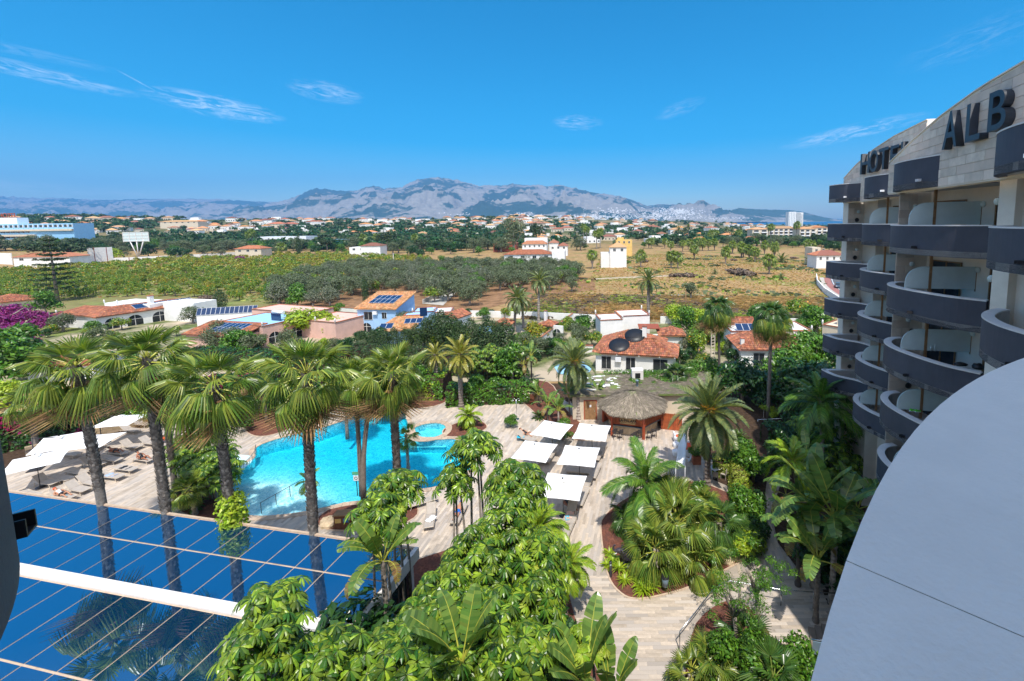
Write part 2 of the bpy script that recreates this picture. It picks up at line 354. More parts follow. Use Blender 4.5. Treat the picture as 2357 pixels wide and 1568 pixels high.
def mountain(name, tab, D, depth, u0, u1, nu, nv, mat, rough, base=0, seed=0):
    V = []
    for j in range(nv):
        t = j/(nv-1)
        for i in range(nu):
            u = u0+(u1-u0)*i/(nu-1)
            top = H + (lerp_tab(HOR, u)-lerp_tab(tab, u))*D/FPX
            y = D-depth*(1-t); x = (u-PX)/FPX*y
            rid = noise.ridged_multi_fractal((x*.0009+seed, y*.0009, seed*1.7), .9, 2.1, 6, 1, 2)
            f = noise.fractal((x*.003, y*.003, seed+4), .8, 2.1, 5)
            prof = t**.75*.82 + .18*(t > .82)*((t-.82)/.18)
            env = math.sin(PI*min(1, t*1.0))**.7 if t < 1 else 0
            z = base + (top-base)*prof + (rid-1.1)*rough*env*min(1, (top-base)/400)*1.1 + f*rough*.25*env
            z = min(z, base+(top-base)*(.25+.75*t)) if t > .5 else z
            z += (noise.noise((u*.09, seed, 0))*.035+noise.noise((u*.3, seed, 5))*.02)*(top-base)*(t > .9)
            V.append((x, y, max(z, base-20)))
    # back side falls away from the ridge
    for i in range(nu):
        x, y, z = V[(nv-1)*nu+i]; V.append((x*1.15, y*1.15, base-20))
    idx = np.arange(nu*(nv+1)).reshape(nv+1, nu)
    F = np.stack([idx[:-1, :-1], idx[:-1, 1:], idx[1:, 1:], idx[1:, :-1]], -1).reshape(-1, 4)
    return struct(name, npmesh(name, V, F, mat, smooth=True))
T1 = [(560, 489), (600, 476), (650, 466), (690, 455), (715, 443), (740, 435), (760, 437), (790, 441), (830, 441), (850, 433), (872, 429), (890, 436), (935, 433), (948, 424), (965, 417), (1005, 411), (1030, 412), (1050, 415), (1085, 423), (1110, 431), (1125, 427), (1150, 430), (1190, 425), (1215, 429), (1245, 427), (1265, 431), (1290, 427), (1330, 436), (1370, 445), (1420, 451), (1450, 459), (1490, 475), (1515, 471), (1560, 472), (1590, 474), (1612, 468), (1632, 470), (1650, 481), (1690, 492), (1720, 507), (1760, 518)]
T0 = [(-400, 462), (0, 452), (60, 455), (110, 458), (150, 457), (260, 462), (330, 460), (420, 459), (520, 460), (600, 465), (700, 468), (900, 480), (1100, 490)]
T2 = [(1640, 518), (1670, 500), (1682, 485), (1700, 479), (1722, 481), (1760, 483), (1815, 484), (1845, 488), (1880, 497), (1910, 503), (1932, 507), (1950, 511)]
mountain('mountain_range', T1, 9000, 3800, 545, 1765, 420, 46, M['rockm'], 260, 10, 3)
mountain('mountain_ridge', T0, 11500, 5500, -500, 1100, 300, 40, M['rockm2'], 200, 10, 8)
mountain('headland', T2, 7000, 900, 1640, 1948, 140, 26, M['rockm2'], 60, 0, 5)
T3 = [(1880, 504), (1930, 500), (1960, 498), (2060, 501), (2300, 505)]
mountain('distant_coast', [(1850, 510), (1900, 506), (1940, 503), (1960, 504), (2050, 505), (2300, 507)], 12500, 400, 1850, 2400, 60, 6, M['rockm2'], 10, 0, 2)
# ------------------------------------------------------------ haze
mb = MB(); mb.box(-14900, -400, -30, 14900, 13400, 1500)
hm = bpy.data.materials.new('haze'); hm.use_nodes = True; t = NT(hm.node_tree); t.n.clear()
pv = t.new('ShaderNodeVolumePrincipled', ins={'Color': (.16, .50, 1.0, 1), 'Density': .00009, 'Anisotropy': 0.0})
t.l.new(pv.outputs[0], t.new('ShaderNodeOutputMaterial').inputs['Volume'])
mb.build('haze', hm, kind='stuff')
# ============================================================ vegetation generators
def proj(p):
    q = CR.transposed() @ (Vector(p)-Vector((0, 0, H)))
    return (PX+FPX*q.x/-q.z, PY-FPX*q.y/-q.z) if q.z < 0 else (-9999, -9999)
def norm(a): return a/np.maximum(np.linalg.norm(a, axis=-1, keepdims=True), 1e-9)
def leafcloud(clumps, n, size, asp=.5, up=.25, shell=.55, seed=0):
    """n leaf quads spread over the clumps (cx,cy,cz,r[,squash])"""
    g = np.random.default_rng(seed); C = np.array([(c+(1,))[:5] if len(c) < 5 else c for c in clumps], float)
    w = C[:, 3]**2; k = g.choice(len(C), n, p=w/w.sum()); c = C[k]
    d = norm(g.normal(size=(n, 3))); d[:, 2] = np.where(d[:, 2] < -.35, -d[:, 2]*.6, d[:, 2]); d = norm(d)
    r = c[:, 3]*(shell+(1-shell)*g.random(n)**.6)*(1+.10*np.sin(d[:, 0]*9+k)+.08*np.sin(d[:, 1]*11+k*2))
    p = c[:, :3]+d*r[:, None]*np.stack([np.ones(n), np.ones(n), c[:, 4]], -1)
    nn = norm(d+g.normal(size=(n, 3))*.55+np.array([0, 0, up]))
    a = norm(np.cross(nn, g.normal(size=(n, 3)))); b = np.cross(nn, a)
    s = size*(.6+.8*g.random(n))[:, None]
    V = np.stack([p-a*s, p+b*s*asp-nn*s*.12, p+a*s, p-b*s*asp-nn*s*.12], 1).reshape(-1, 3)
    return V, np.arange(n*4).reshape(n, 4)
def join(parts):
    V = []; F = []; MI = []; o = 0
    for p in parts:
        v, f, mi = (p+(0,))[:3]; V.append(v); F.append(f+o); MI.append(np.full(len(f), mi)); o += len(v)
    return np.concatenate(V), np.concatenate(F), np.concatenate(MI)
def mat3(rz=0, ry=0, rx=0): return np.array(Matrix.Rotation(rz, 3, 'Z') @ Matrix.Rotation(ry, 3, 'Y') @ Matrix.Rotation(rx, 3, 'X'))
def xf(V, m=None, t=(0, 0, 0), s=1.0): return (V*s @ m.T if m is not None else V*s)+np.array(t)
def tube_np(pts, rad, n=6):
    m = MB(); m.tube(pts, rad, n, cap=False); return np.array([tuple(v) for v in m.v]), np.array(m.f)
def fan(Rb=1.0, lp=1.2, K=26, droop=.35, spread=2.0, seed=0, wind=0, st=(.06, .5, .8, 1.0)):
    g = np.random.default_rng(seed); V = []; F = []; tip = np.array([lp, 0, -.10*lp])
    for k in range(K):
        a = (k/(K-1)-.5)*2*spread; L = Rb*(1-.28*abs(a/spread)**2)*(.92+.16*g.random())
        da = spread/(K-1)*.96; b = len(V)
        for j, r in enumerate(st):
            wdt = math.tan(da)*min(r, .55)*L*(1 if j < 2 else (.72 if j == 2 else .10))
            dz = -droop*L*max(0, r-.35)**1.6*2.2*(1+.6*abs(a)/spread) - .02
            c = np.array([math.cos(a)*r*L*(1-.15*droop*r), math.sin(a)*r*L*(1-.1*droop*r), dz+.10*abs(math.sin(a))*r*L])
            t = np.array([-math.sin(a), math.cos(a), 0]); pl = .05*L*min(r, .5)
            V += [tip+c-t*wdt+[0, 0, -pl], tip+c+[0, 0, pl], tip+c+t*wdt+[0, 0, -pl]]
        for j in range(len(st)-1):
            q = b+j*3; F += [(q, q+1, q+4, q+3), (q+1, q+2, q+5, q+4)]
    pv, pf = tube_np([(0, 0, 0), (lp*.5, 0, .02), tuple(tip)], [.045, .028, .02], 4)
    V2, F2, mi = join([(np.array(V), np.array(F), 0), (pv, pf, 1)]); return V2, F2, mi
def pinnate(L=2.5, n=34, lw=.035, ll=.42, arch=.9, vang=.5, hang=.3, seed=0, twist=0):
    g = np.random.default_rng(seed); V = []; F = []; P = []
    def pos(t): return np.array([L*(t-.18*arch*t**2.4), twist*t*t*L, L*arch*(.10*t-.42*t**2.3)])
    for i in range(n):
        t = .12+.88*i/(n-1); p = pos(t); tg = pos(min(1, t+.02))-pos(t-.02); tg /= np.linalg.norm(tg)
        l = L*ll*(math.sin(PI*(t*.86+.10))**.6)*(.85+.3*g.random())*.5
        for sgn in (1, -1):
            side = np.array([0, sgn, 0.]); upv = np.cross(tg, np.array([0, 1., 0])); upv *= np.sign(upv[2]) if upv[2] else 1
            d = tg*.62+side*.75+upv*(vang*(.5+.5*g.random())); d /= np.linalg.norm(d)
            mid = p+d*l*.55+[0, 0, -hang*l*.12]; tp = p+d*l+[0, 0, -hang*l*.65]
            wv = np.cross(d, upv); wv = wv/np.linalg.norm(wv)*lw; b = len(V)
            V += [p-wv*.5, p+wv*.5, mid+wv, mid-wv, tp+wv*.15, tp-wv*.15]; F += [(b, b+1, b+2, b+3), (b+3, b+2, b+4, b+5)]
    pv, pf = tube_np([tuple(pos(t)) for t in (0, .25, .5, .75, 1)], [.05, .035, .025, .016, .008], 4)
    return join([(np.array(V), np.array(F), 0), (pv, pf, 1)])
def palmate(elev, n=10, L=.30, pl=.38, seed=0, W=.062):
    """schefflera leaf: long stalk, then a ring of drooping leaflets round its tip"""
    g = np.random.default_rng(seed); V = []; F = []
    tip = np.array([math.cos(elev)*pl, 0, math.sin(elev)*pl]); nrm = norm(np.array([.55*math.cos(elev)+.02, 0, 1.0])[None])[0]
    ax = norm(np.cross([0, 1, 0], nrm)[None])[0]; ay = np.cross(nrm, ax)
    for k in range(n):
        a = 2*PI*(k+.3*g.random())/n; d = ax*math.cos(a)+ay*math.sin(a); tv = np.cross(nrm, d)
        l = L*(.85+.3*g.random()); b = len(V)
        for j, (r, wd) in enumerate(((.08, .08), (.38, .8), (.72, 1.0), (1.0, .12))):
            p = tip+d*r*l*(1-.2*r)-nrm*l*(.46*r**2.2-.08*r)
            V += [p-tv*W*wd-nrm*.022*wd, p+nrm*0, p+tv*W*wd-nrm*.022*wd]
        for j in range(3):
            q = b+j*3; F += [(q, q+1, q+4, q+3), (q+1, q+2, q+5, q+4)]
    pv, pf = tube_np([(0, 0, 0), tuple(tip)], [.010, .006], 3)
    return join([(np.array(V), np.array(F), 0), (pv, pf, 1)])
def bananaleaf(L=1.7, Wd=.30, pet=.7, elev=1.1, curve=.9, seed=0, torn=.3):
    g = np.random.default_rng(seed); V = []; F = []; n = 18; P = [np.zeros(3)]; a = elev; s = (L+pet)/(n+5)
    for i in range(n+5):
        P.append(P[-1]+np.array([math.cos(a)*s, 0, math.sin(a)*s])); a -= curve/(n+5)*(.4+1.2*i/n)
    P = np.array(P); st = int(pet/s)+1; N = len(P)
    for sgn in (1, -1):
        for i in range(st, N-1):
            t0 = (i-st)/(N-1-st); t1 = (i+1-st)/(N-1-st)
            w0 = Wd*math.sin(PI*min(.99, max(.06, t0*.9+.07)))**.55; w1 = Wd*math.sin(PI*min(.99, t1*.9+.07))**.55
            tear = g.random() < torn; gap = .35 if tear else 0; dz = -(.05+.18*g.random()*(1 if tear else .2)+.25*t0)*Wd
            p0 = P[i]; p1 = P[i+1]; b = len(V); side = np.array([0, sgn, 0.]); fw = norm((p1-p0)[None])[0]
            V += [p0, p1, p1+side*w1*(1-gap*.2)+[0, 0, dz+.12*w1]+fw*w1*.25-fw*s*gap, p0+side*w0+[0, 0, dz+.12*w0]+fw*w0*.25]
            F.append((b, b+1, b+2, b+3) if sgn > 0 else (b+3, b+2, b+1, b))
    pv, pf = tube_np([tuple(p) for p in P[::3]], list(np.linspace(.035, .008, len(P[::3]))), 5)
    return join([(np.array(V), np.array(F), 0), (pv, pf, 1)])
def arrmesh(name, a, *mats, smooth=False):
    v, f, mi = (a+(None,))[:3]; return npmesh(name, v, f, list(mats), mi, smooth)
# ---- shared leaf meshes
def fanset(leaf, pet, Rb, lp, droops, K=26, seed=0): return [arrmesh('frond', fan(Rb, lp, K, d, 2.05, seed+i), M[leaf], M[pet]) for i, d in enumerate(droops)]
FAN = fanset('fan', 'petiole_y', 1.2, 1.45, (.15, .45, .9, 1.4), 25); FAN_DRY = fanset('dryfrond', 'dryfrond', 1.2, 1.3, (1.6, 2.0), 20, 9)
FAN_S = fanset('fan', 'petiole_y', .75, .8, (.1, .3, .6), 22, 20); FAN_D = fanset('fan_dark', 'petiole', 1.0, 1.0, (.3, .8, 1.4), 24, 30)
def pinset(leaf, L, n, lw, ll, arches, vang, hang, seed, pet='petiole'): return [arrmesh('frond', pinnate(L, n, lw, ll, a, vang, hang, seed+i, (-1)**i*.06), M[leaf], M[pet]) for i, a in enumerate(arches)]
DATE = pinset('date', 3.4, 52, .034, .30, (.35, .8, 1.25, 1.6), .55, .15, 40, 'petiole_y'); DATE_Y = pinset('date_yellow', 2.6, 38, .03, .30, (.3, .7, 1.1, 1.5), .5, .2, 50, 'petiole_y')
QUEEN = pinset('queen', 3.0, 48, .03, .44, (.7, 1.2, 1.7), .5, 1.2, 60); ARECA = pinset('areca', 2.1, 30, .035, .48, (.7, 1.2, 1.6), .5, .9, 70, 'petiole_y')
CYCAD = pinset('fan_dark', 1.0, 26, .02, .30, (.6, 1.0), .4, .1, 75)
SCHEF = [arrmesh('leaf', palmate(e, n+2, L*1.06, pl, s, .044), M['schef'], M['petiole_y']) for e, n, L, pl, s in ((.1, 11, .40, .45, 1), (.5, 12, .42, .5, 2), (.9, 10, .38, .5, 3), (1.3, 9, .30, .4, 4), (-.2, 12, .42, .42, 5))]
SCHEF_P = [arrmesh('leaf', palmate(e, n+2, L, pl, s, .046), M['schef_pale'], M['petiole_y']) for e, n, L, pl, s in ((.3, 9, .30, .35, 6), (.9, 9, .32, .35, 7), (1.3, 8, .28, .3, 8))]
BAN = [arrmesh('leaf', bananaleaf(L, W_, p, e, c, s, t), M[mt], M['petiole_y']) for L, W_, p, e, c, s, t, mt in ((1.9, .36, .8, 1.25, .5, 1, .15, 'banana'), (1.8, .34, .8, 1.0, 1.0, 2, .4, 'banana'), (1.7, .32, .9, .8, 1.5, 3, .6, 'banana'), (1.4, .28, .7, .5, 2.0, 4, .8, 'banana_dry'))]
for lst in (FAN, FAN_S, FAN_D):
    pass
# ---- trunks
def booted_trunk(h, r, lean=(0, 0), boots=True, low=.28, seed=0):
    g = random.Random(seed); mb = MB(); pts = []; N = 8
    for i in range(N+1):
        t = i/N; pts.append((lean[0]*t*t, lean[1]*t*t, h*t))
    mb.tube(pts, [r*(.95 if t < low else .8) * (1.25 if i == 0 else 1) for i, t in enumerate([j/N for j in range(N+1)])], 12, 1 if boots else 0)
    if boots:
        z = h*low; k = 0
        while z < h:
            t = z/h; cx, cy = lean[0]*t*t, lean[1]*t*t
            for a in range(9):
                an = a*2*PI/9+k*.35+g.uniform(-.15, .15); ro = r*.82; w = r*.34; L = r*.75*g.uniform(.7, 1.3); fl = r*g.uniform(.18, .42)
                ca, sa = math.cos(an), math.sin(an); b = len(mb.v)
                mb.add([(cx+ca*ro-sa*w, cy+sa*ro+ca*w, z), (cx+ca*ro+sa*w, cy+sa*ro-ca*w, z), (cx+ca*(ro+fl)+sa*w*.5, cy+sa*(ro+fl)-ca*w*.5, z+L), (cx+ca*(ro+fl)-sa*w*.5, cy+sa*(ro+fl)+ca*w*.5, z+L)], [(0, 1, 2, 3)], 0)
            z += r*.42; k += 1
    return mb
def ringed_trunk(h, r, lean=(0, 0), seed=0, scaly=0):
    g = random.Random(seed); mb = MB(); pts = []; rr = []; n = int(h/.16)
    for i in range(n+1):
        t = i/n; pts.append((lean[0]*t*t, lean[1]*t*t, h*t)); rr.append(r*(1.3-.35*min(1, t*6))*(1+(.10+scaly)*(i % 2))*g.uniform(.97, 1.03))
    mb.tube(pts, rr, 10, 0, sm=False); return mb
def put_fronds(root, meshes, n, z, elev0=1.35, elev1=-.9, top=(0, 0), scale=1.0, seed=0, name='frond', lean=.0):
    g = random.Random(seed)
    for i in range(n):
        t = i/(n-1); el_ = elev0+(elev1-elev0)*t**.9+g.uniform(-.12, .12); az_ = i*2.39996+g.uniform(-.2, .2)
        mi = min(len(meshes)-1, int(t*len(meshes))); s = scale*g.uniform(.85, 1.12)*(.72+.28*min(1, t*4))
        obj(name, meshes[mi], root, (top[0], top[1], z-.35*t*scale), (0, 0, 0), s).rotation_euler = (Matrix.Rotation(az_, 3, 'Z') @ Matrix.Rotation(-el_, 3, 'Y') @ Matrix.Rotation(g.uniform(-.3, .3), 3, 'X')).to_euler()
def wash_palm(label, x, y, h, r=.36, n=44, scale=1.0, meshes=None, dry=6, lean=(0, 0), boots=True, seed=0, group=None, low=.3, z0=0):
    t = thing('fan_palm', label, 'palm tree', (x, y, z0), seed*1.7, group)
    booted_trunk(h, r, lean, boots, low, seed).build('trunk', [M['bark'], M['bark_low']], t)
    put_fronds(t, meshes or FAN, n, h, top=lean, scale=scale, seed=seed)
    if dry: put_fronds(t, FAN_DRY, dry, h-.3*scale, -1.0, -1.35, top=lean, scale=scale*.9, seed=seed+5, name='dead_frond')
    return t
def date_palm(label, x, y, h, meshes, n=46, scale=1.0, r=.24, lean=(0, 0), seed=0, name='date_palm', elev1=-.75, z0=0, group=None, fruit=False, scaly=.12, cat='palm tree', e0=1.4):
    t = thing(name, label, cat, (x, y, z0), seed*2.1, group)
    ringed_trunk(h, r, lean, seed, scaly).build('trunk', M['bark'], t)
    put_fronds(t, meshes, n, h, e0, elev1, top=lean, scale=scale, seed=seed)
    if fruit:
        g = random.Random(seed); v, f = leafcloud([(lean[0]+.45*math.cos(a), lean[1]+.45*math.sin(a), h-.1+g.uniform(-.2, .3), .28, 1.4) for a in np.arange(0, 6.2, .7)], 500, .05, .5, seed=seed)
        obj('fruit_stalks', npmesh('fruit_stalks', v, f, M['orange_fruit'] if fruit == 2 else M['dryfrond']), t)
    return t
# merged low-detail palm crowns for the middle distance
def merged_palm(kind, n, seed):
    g = np.random.default_rng(seed); parts = []
    for i in range(n):
        t = i/(n-1); e = 1.35-(1.6 if kind == 'fan' else 2.1)*t**.9; a = i*2.4+g.uniform(-.2, .2); s = .85+.3*g.random()
        if kind == 'fan': v, f, mi = fan(.95, 1.0, 11, .3+1.0*t, 2.0, seed+i, st=(.06, .55, 1.0)); mi = mi*0
        else: v, f, mi = pinnate(2.9, 20, .075, .32, .4+1.1*t, .5, .2, seed+i); mi = mi*0
        parts.append((xf(v, mat3(a, -e), (0, 0, -.3*t), s), f, 0))
    return join(parts)
CR_FAN = [arrmesh('crown', merged_palm('fan', 26, s), M['fan']) for s in (1, 2)]; CR_DATE = [arrmesh('crown', merged_palm('date', 30, s), M['date']) for s in (3, 4)]
mb = MB(); mb.tube([(0, 0, 0), (0, 0, .1), (0, 0, .55), (0, 0, 1)], [1.3, .8, .75, .8], 8); TR_PLAIN = mb.mesh('trunk', M['bark_pale'])
mb = MB(); mb.tube([(0, 0, 0), (0, 0, .30), (0, 0, .42), (0, 0, .9), (0, 0, 1.05)], [.8, .75, 1.7, 2.6, 2.2], 9); TR_SKIRT = mb.mesh('trunk', M['bark'])
def mid_palm(label, p, h, kind='fan', s=1.0, skirt=False, group=None, seed=0):
    t = thing('fan_palm' if kind == 'fan' else 'date_palm', label, 'palm tree', p, seed*1.3, group)
    obj('trunk', TR_SKIRT if skirt else TR_PLAIN, t, sca=(.26*s, .26*s, h))
    obj('crown', (CR_FAN if kind == 'fan' else CR_DATE)[seed % 2], t, (0, 0, h), sca=s); return t
# ---- broadleaf crowns
def clumps(n, rx, rz, z, r0, seed, low=0):
    g = random.Random(seed); out = []
    for i in range(n):
        a = g.uniform(0, 2*PI); q = math.sqrt(g.random())*(rx-r0*.6); zz = g.uniform(low, 1)
        out.append((q*math.cos(a)*(1-.3*zz), q*math.sin(a)*(1-.3*zz), z+rz*zz*(1-.35*(q/rx)**2), r0*g.uniform(.7, 1.25)))
    return out
def crownmesh(mat, n, rx, rz, z, r0, nl, size, seed, fruit=0, shell=.6, low=0):
    c = clumps(n, rx, rz, z, r0, seed, low); parts = [leafcloud(c, nl, size, .55, seed=seed, shell=shell)+(0,)]; mats = [M[mat]]
    if fruit: parts.append(leafcloud([(a, b, d, e*1.03) for a, b, d, e in c], fruit, .09, 1, shell=1, seed=seed+1)+(1,)); mats.append(M['orange_fruit'])
    v, f, mi = join(parts); return npmesh('crown', v, f, mats, mi)
CROWN = {
 'citrus': [crownmesh('citrus', 9, 2.0, 1.5, .9, .95, 1100, .16, s, 26) for s in range(4)],
 'citrus_y': [crownmesh('citrus_yellow', 9, 2.1, 1.4, .9, .95, 1000, .17, s+10, 20) for s in range(2)],
 'olive': [crownmesh('olive', 12, 2.9, 2.6, 1.5, 1.2, 2200, .15, s+20) for s in range(4)],
 'olive_grey': [crownmesh('olive_grey', 12, 2.9, 2.8, 1.4, 1.2, 2000, .15, s+30) for s in range(2)],
 'broad': [crownmesh('broad', 14, 2.0, 2.2, 1.1, .85, 2200, .15, s+40) for s in range(3)],
 'broad_dark': [crownmesh('broad_dark', 14, 2.0, 2.4, .8, .85, 2400, .15, s+50) for s in range(2)],
 'pine': [crownmesh('pine', 14, 3.6, 1.8, 3.4, 1.3, 1700, .26, s+60) for s in range(2)],
 'lime': [crownmesh('lime', 12, 1.6, 1.3, .7, .7, 1600, .13, s+70) for s in range(2)],
 'purple': [crownmesh('purple', 10, 1.6, 1.0, .4, .7, 1100, .12, 80)],
 'brush': [crownmesh('brush', 9, 1.6, .5, .1, .5, 600, .25, s+90, shell=.2) for s in range(2)],
 'grey_dry': [crownmesh('brush', 12, 1.8, 1.8, .8, .8, 1100, .14, 99)]}
def cypmesh(seed, nl=2400, h=6, r=1.0, mat='cypress', size=.13):
    g = random.Random(seed); c = [(g.uniform(-.15, .15)*r, g.uniform(-.15, .15)*r, z, max(.12, r*(math.sin(PI*min(.999, (z/h)*.80+.16))**.8)*g.uniform(.7, 1)), 1.25) for z in np.linspace(.3, h*.95, 15)]
    v, f = leafcloud(c, nl, size, .45, up=.9, shell=.75, seed=seed); return npmesh('crown', v, f, M[mat])
CROWN['cypress'] = [cypmesh(s) for s in (1, 2)]; CROWN['juniper'] = [cypmesh(s, 2600, 4.5, 1.35) for s in (3, 4)]
def trunkmesh(h, r, limbs, spread, seed, mat='bark_pale'):
    g = random.Random(seed); mb = MB(); mb.tube([(0, 0, 0), (.05*h, 0, h*.5), (0, .03*h, h)], [r*1.3, r, r*.7], 7)
    for i in range(limbs):
        a = i*2*PI/limbs+g.uniform(-.4, .4); z = h*g.uniform(.7, 1)
        mb.tube([(0, 0, z), (math.cos(a)*spread*.5, math.sin(a)*spread*.5, z+spread*.5), (math.cos(a)*spread, math.sin(a)*spread, z+spread*g.uniform(.7, 1.1))], [r*.5, r*.35, r*.15], 5)
    return mb.mesh('trunk', M[mat])
TRK = {'s': trunkmesh(1.2, .13, 4, 1.1, 1), 'o': trunkmesh(1.5, .25, 5, 1.6, 2), 'p': trunkmesh(3.6, .22, 5, 1.8, 3), 'c': trunkmesh(1.0, .12, 0, 1, 4)}
TKIND = {'citrus': 's', 'citrus_y': 's', 'olive': 'o', 'olive_grey': 'o', 'broad': 's', 'broad_dark': 's', 'pine': 'p', 'lime': 's', 'cypress': 'c', 'juniper': 'c', 'purple': 's', 'brush': 'c', 'grey_dry': 's'}
cnt = [0]
def tree(name, label, p, kind, s=1.0, sz=None, cat='tree', group=None, seed=None):
    cnt[0] += 1; k = cnt[0] if seed is None else seed; g = random.Random(k)
    t = thing(name, label, cat, p, g.uniform(0, 6), group)
    sz = sz or s
    obj('crown', CROWN[kind][k % len(CROWN[kind])], t, sca=(s, s*g.uniform(.9, 1.1), sz)); obj('trunk', TRK[TKIND[kind]], t, sca=(s, s, sz)); return t
def hedge(name, label, pts, w, h, mat, mat2=None, dens=90, size=.13, cat='hedge', z=0, frac=.12, **k):
    """a clipped or rambling hedge of leaves along a ground line"""
    g = np.random.default_rng(int(abs(pts[0][0]*10))+3); parts = []; pts = [Vector((p[0], p[1], 0)) for p in pts]
    core = MB()
    for a, b in zip(pts[:-1], pts[1:]):
        L = (b-a).length; n = int(dens*L*(w+2*h)); d = (b-a).normalized(); sd_ = Vector((-d.y, d.x, 0))
        s = g.random(n)*L; q = g.random(n)*(w+2*h)
        lx = np.clip(q-h, 0, w)-w/2; lz = np.where(q < h, q, np.where(q > h+w, 2*h+w-q, h)); on = np.where(q < h, -1, np.where(q > h+w, 1, 0))
        wob = .12*np.sin(s*2.3)+.1*np.sin(s*5.1+q*3)+g.random(n)*.16
        lx = lx+on*wob; lz = lz+(on == 0)*wob
        P_ = np.array(a)[None]+s[:, None]*np.array(d)[None]+lx[:, None]*np.array(sd_)[None]; P_[:, 2] = lz
        nn = norm(np.array(sd_)[None]*on[:, None]+np.array([0, 0, .3])[None]+(on == 0)[:, None]*np.array([0, 0, 1.])+g.normal(size=(n, 3))*.45)
        aa = norm(np.cross(nn, g.normal(size=(n, 3)))); bb = np.cross(nn, aa); sz_ = size*(.6+.8*g.random(n))[:, None]
        V_ = np.stack([P_-aa*sz_, P_+bb*sz_*.55, P_+aa*sz_, P_-bb*sz_*.55], 1).reshape(-1, 3)
        fl = (np.sin(P_[:, 0]*1.3+2)*np.cos(P_[:, 1]*1.1+P_[:, 2]) + g.random(n)*1.0) > 1.45-frac*5 if mat2 else np.zeros(n, bool)
        parts.append((V_, np.arange(n*4).reshape(n, 4), fl.astype(int)))
        m = Matrix.Translation(a) @ Matrix.Rotation(math.atan2(d.y, d.x), 4, 'Z'); core.box(0, -w/2+.08, 0, L, w/2-.08, h-.08, 0, m)
    V = []; F = []; MI = []; o = 0
    for v, f, mi in parts: V.append(v); F.append(f+o); MI.append(mi); o += len(v)
    t = thing(name, label, cat, (0, 0, z), **k)
    obj('foliage', npmesh('foliage', np.concatenate(V), np.concatenate(F), [M[mat], M[mat2 or mat]], np.concatenate(MI)), t); core.build('stems', M['dark_soil'], t); return t
# ============================================================ hotel
HOTEL = thing('hotel', 'large stone-clad hotel with curved dark balconies and letters on its arched roof parapets', 'hotel', (20, 20, 0))
def hpart(mb, name, mats, parent=None, **k):
    off = Vector((20, 20, 0)); mb.v = [tuple(Vector(v)-off) for v in mb.v]
    return mb.build(name, mats, parent or HOTEL, **k)
def smooth_line(P_, n=6):
    out = []; P_ = [Vector(p) for p in P_]
    for i in range(len(P_)-1):
        a, b, c, d = P_[max(i-1, 0)], P_[i], P_[i+1], P_[min(i+2, len(P_)-1)]
        for k in range(n):
            t = k/n; out.append(.5*((2*b)+(c-a)*t+(2*a-5*b+4*c-d)*t*t+(3*b-a-3*c+d)*t**3))
    return out+[P_[-1]]
def offset(line, d):
    out = []
    for i, p in enumerate(line):
        t = (line[min(i+1, len(line)-1)]-line[max(i-1, 0)]).normalized(); out.append(p+Vector((-t.y, t.x))*d)
    return out
def ribbon(mb, L1, L2, z0, z1, mi=0):
    n = len(L1); vs = [(p.x, p.y, z) for z in (z0, z1) for p in L1]+[(p.x, p.y, z) for z in (z0, z1) for p in L2]; fs = []
    for i in range(n-1):
        fs += [(i, i+1, n+i+1, n+i), (2*n+i+1, 2*n+i, 3*n+i, 3*n+i+1), (n+i, n+i+1, 3*n+i+1, 3*n+i), (i+1, i, 2*n+i, 2*n+i+1)]
    fs += [(0, n, 3*n, 2*n), (n-1, 3*n-1, 4*n-1, 2*n-1)]
    return mb.add(vs, fs, mi)
BAYS = {
 'A': dict(line=[(21.9, 35.05), (20.6, 35.15), (19.3, 35.2), (19.32, 34.4), (19.55, 33.6), (20.0, 33.05), (20.6, 32.4), (20.9, 31.3)], back=[(22.2, 31.3), (22.2, 35.0)], sharp=2),
 'B': dict(line=[(19.9, 30.1), (19.1, 30.0), (18.45, 29.4), (18.05, 28.6), (17.95, 27.4), (18.25, 26.1), (18.7, 25.0), (19.0, 24.2)], back=[(20.8, 24.2), (20.8, 30.1)]),
 'C': dict(line=[(16.7, 23.0), (16.0, 22.8), (15.3, 22.1), (14.95, 21.0), (15.0, 19.6), (15.3, 18.2), (15.9, 17.2)], back=[(18.0, 17.2), (18.0, 23.0)]),
 'D': dict(line=[(15.0, 15.7), (14.2, 15.3), (13.3, 14.5), (12.7, 13.4), (12.45, 12.2), (12.5, 10.8), (12.9, 9.4)], back=[(15.6, 9.4), (15.6, 15.7)])}
RAILS = [20.72-3*k for k in range(6)]; BT = .30
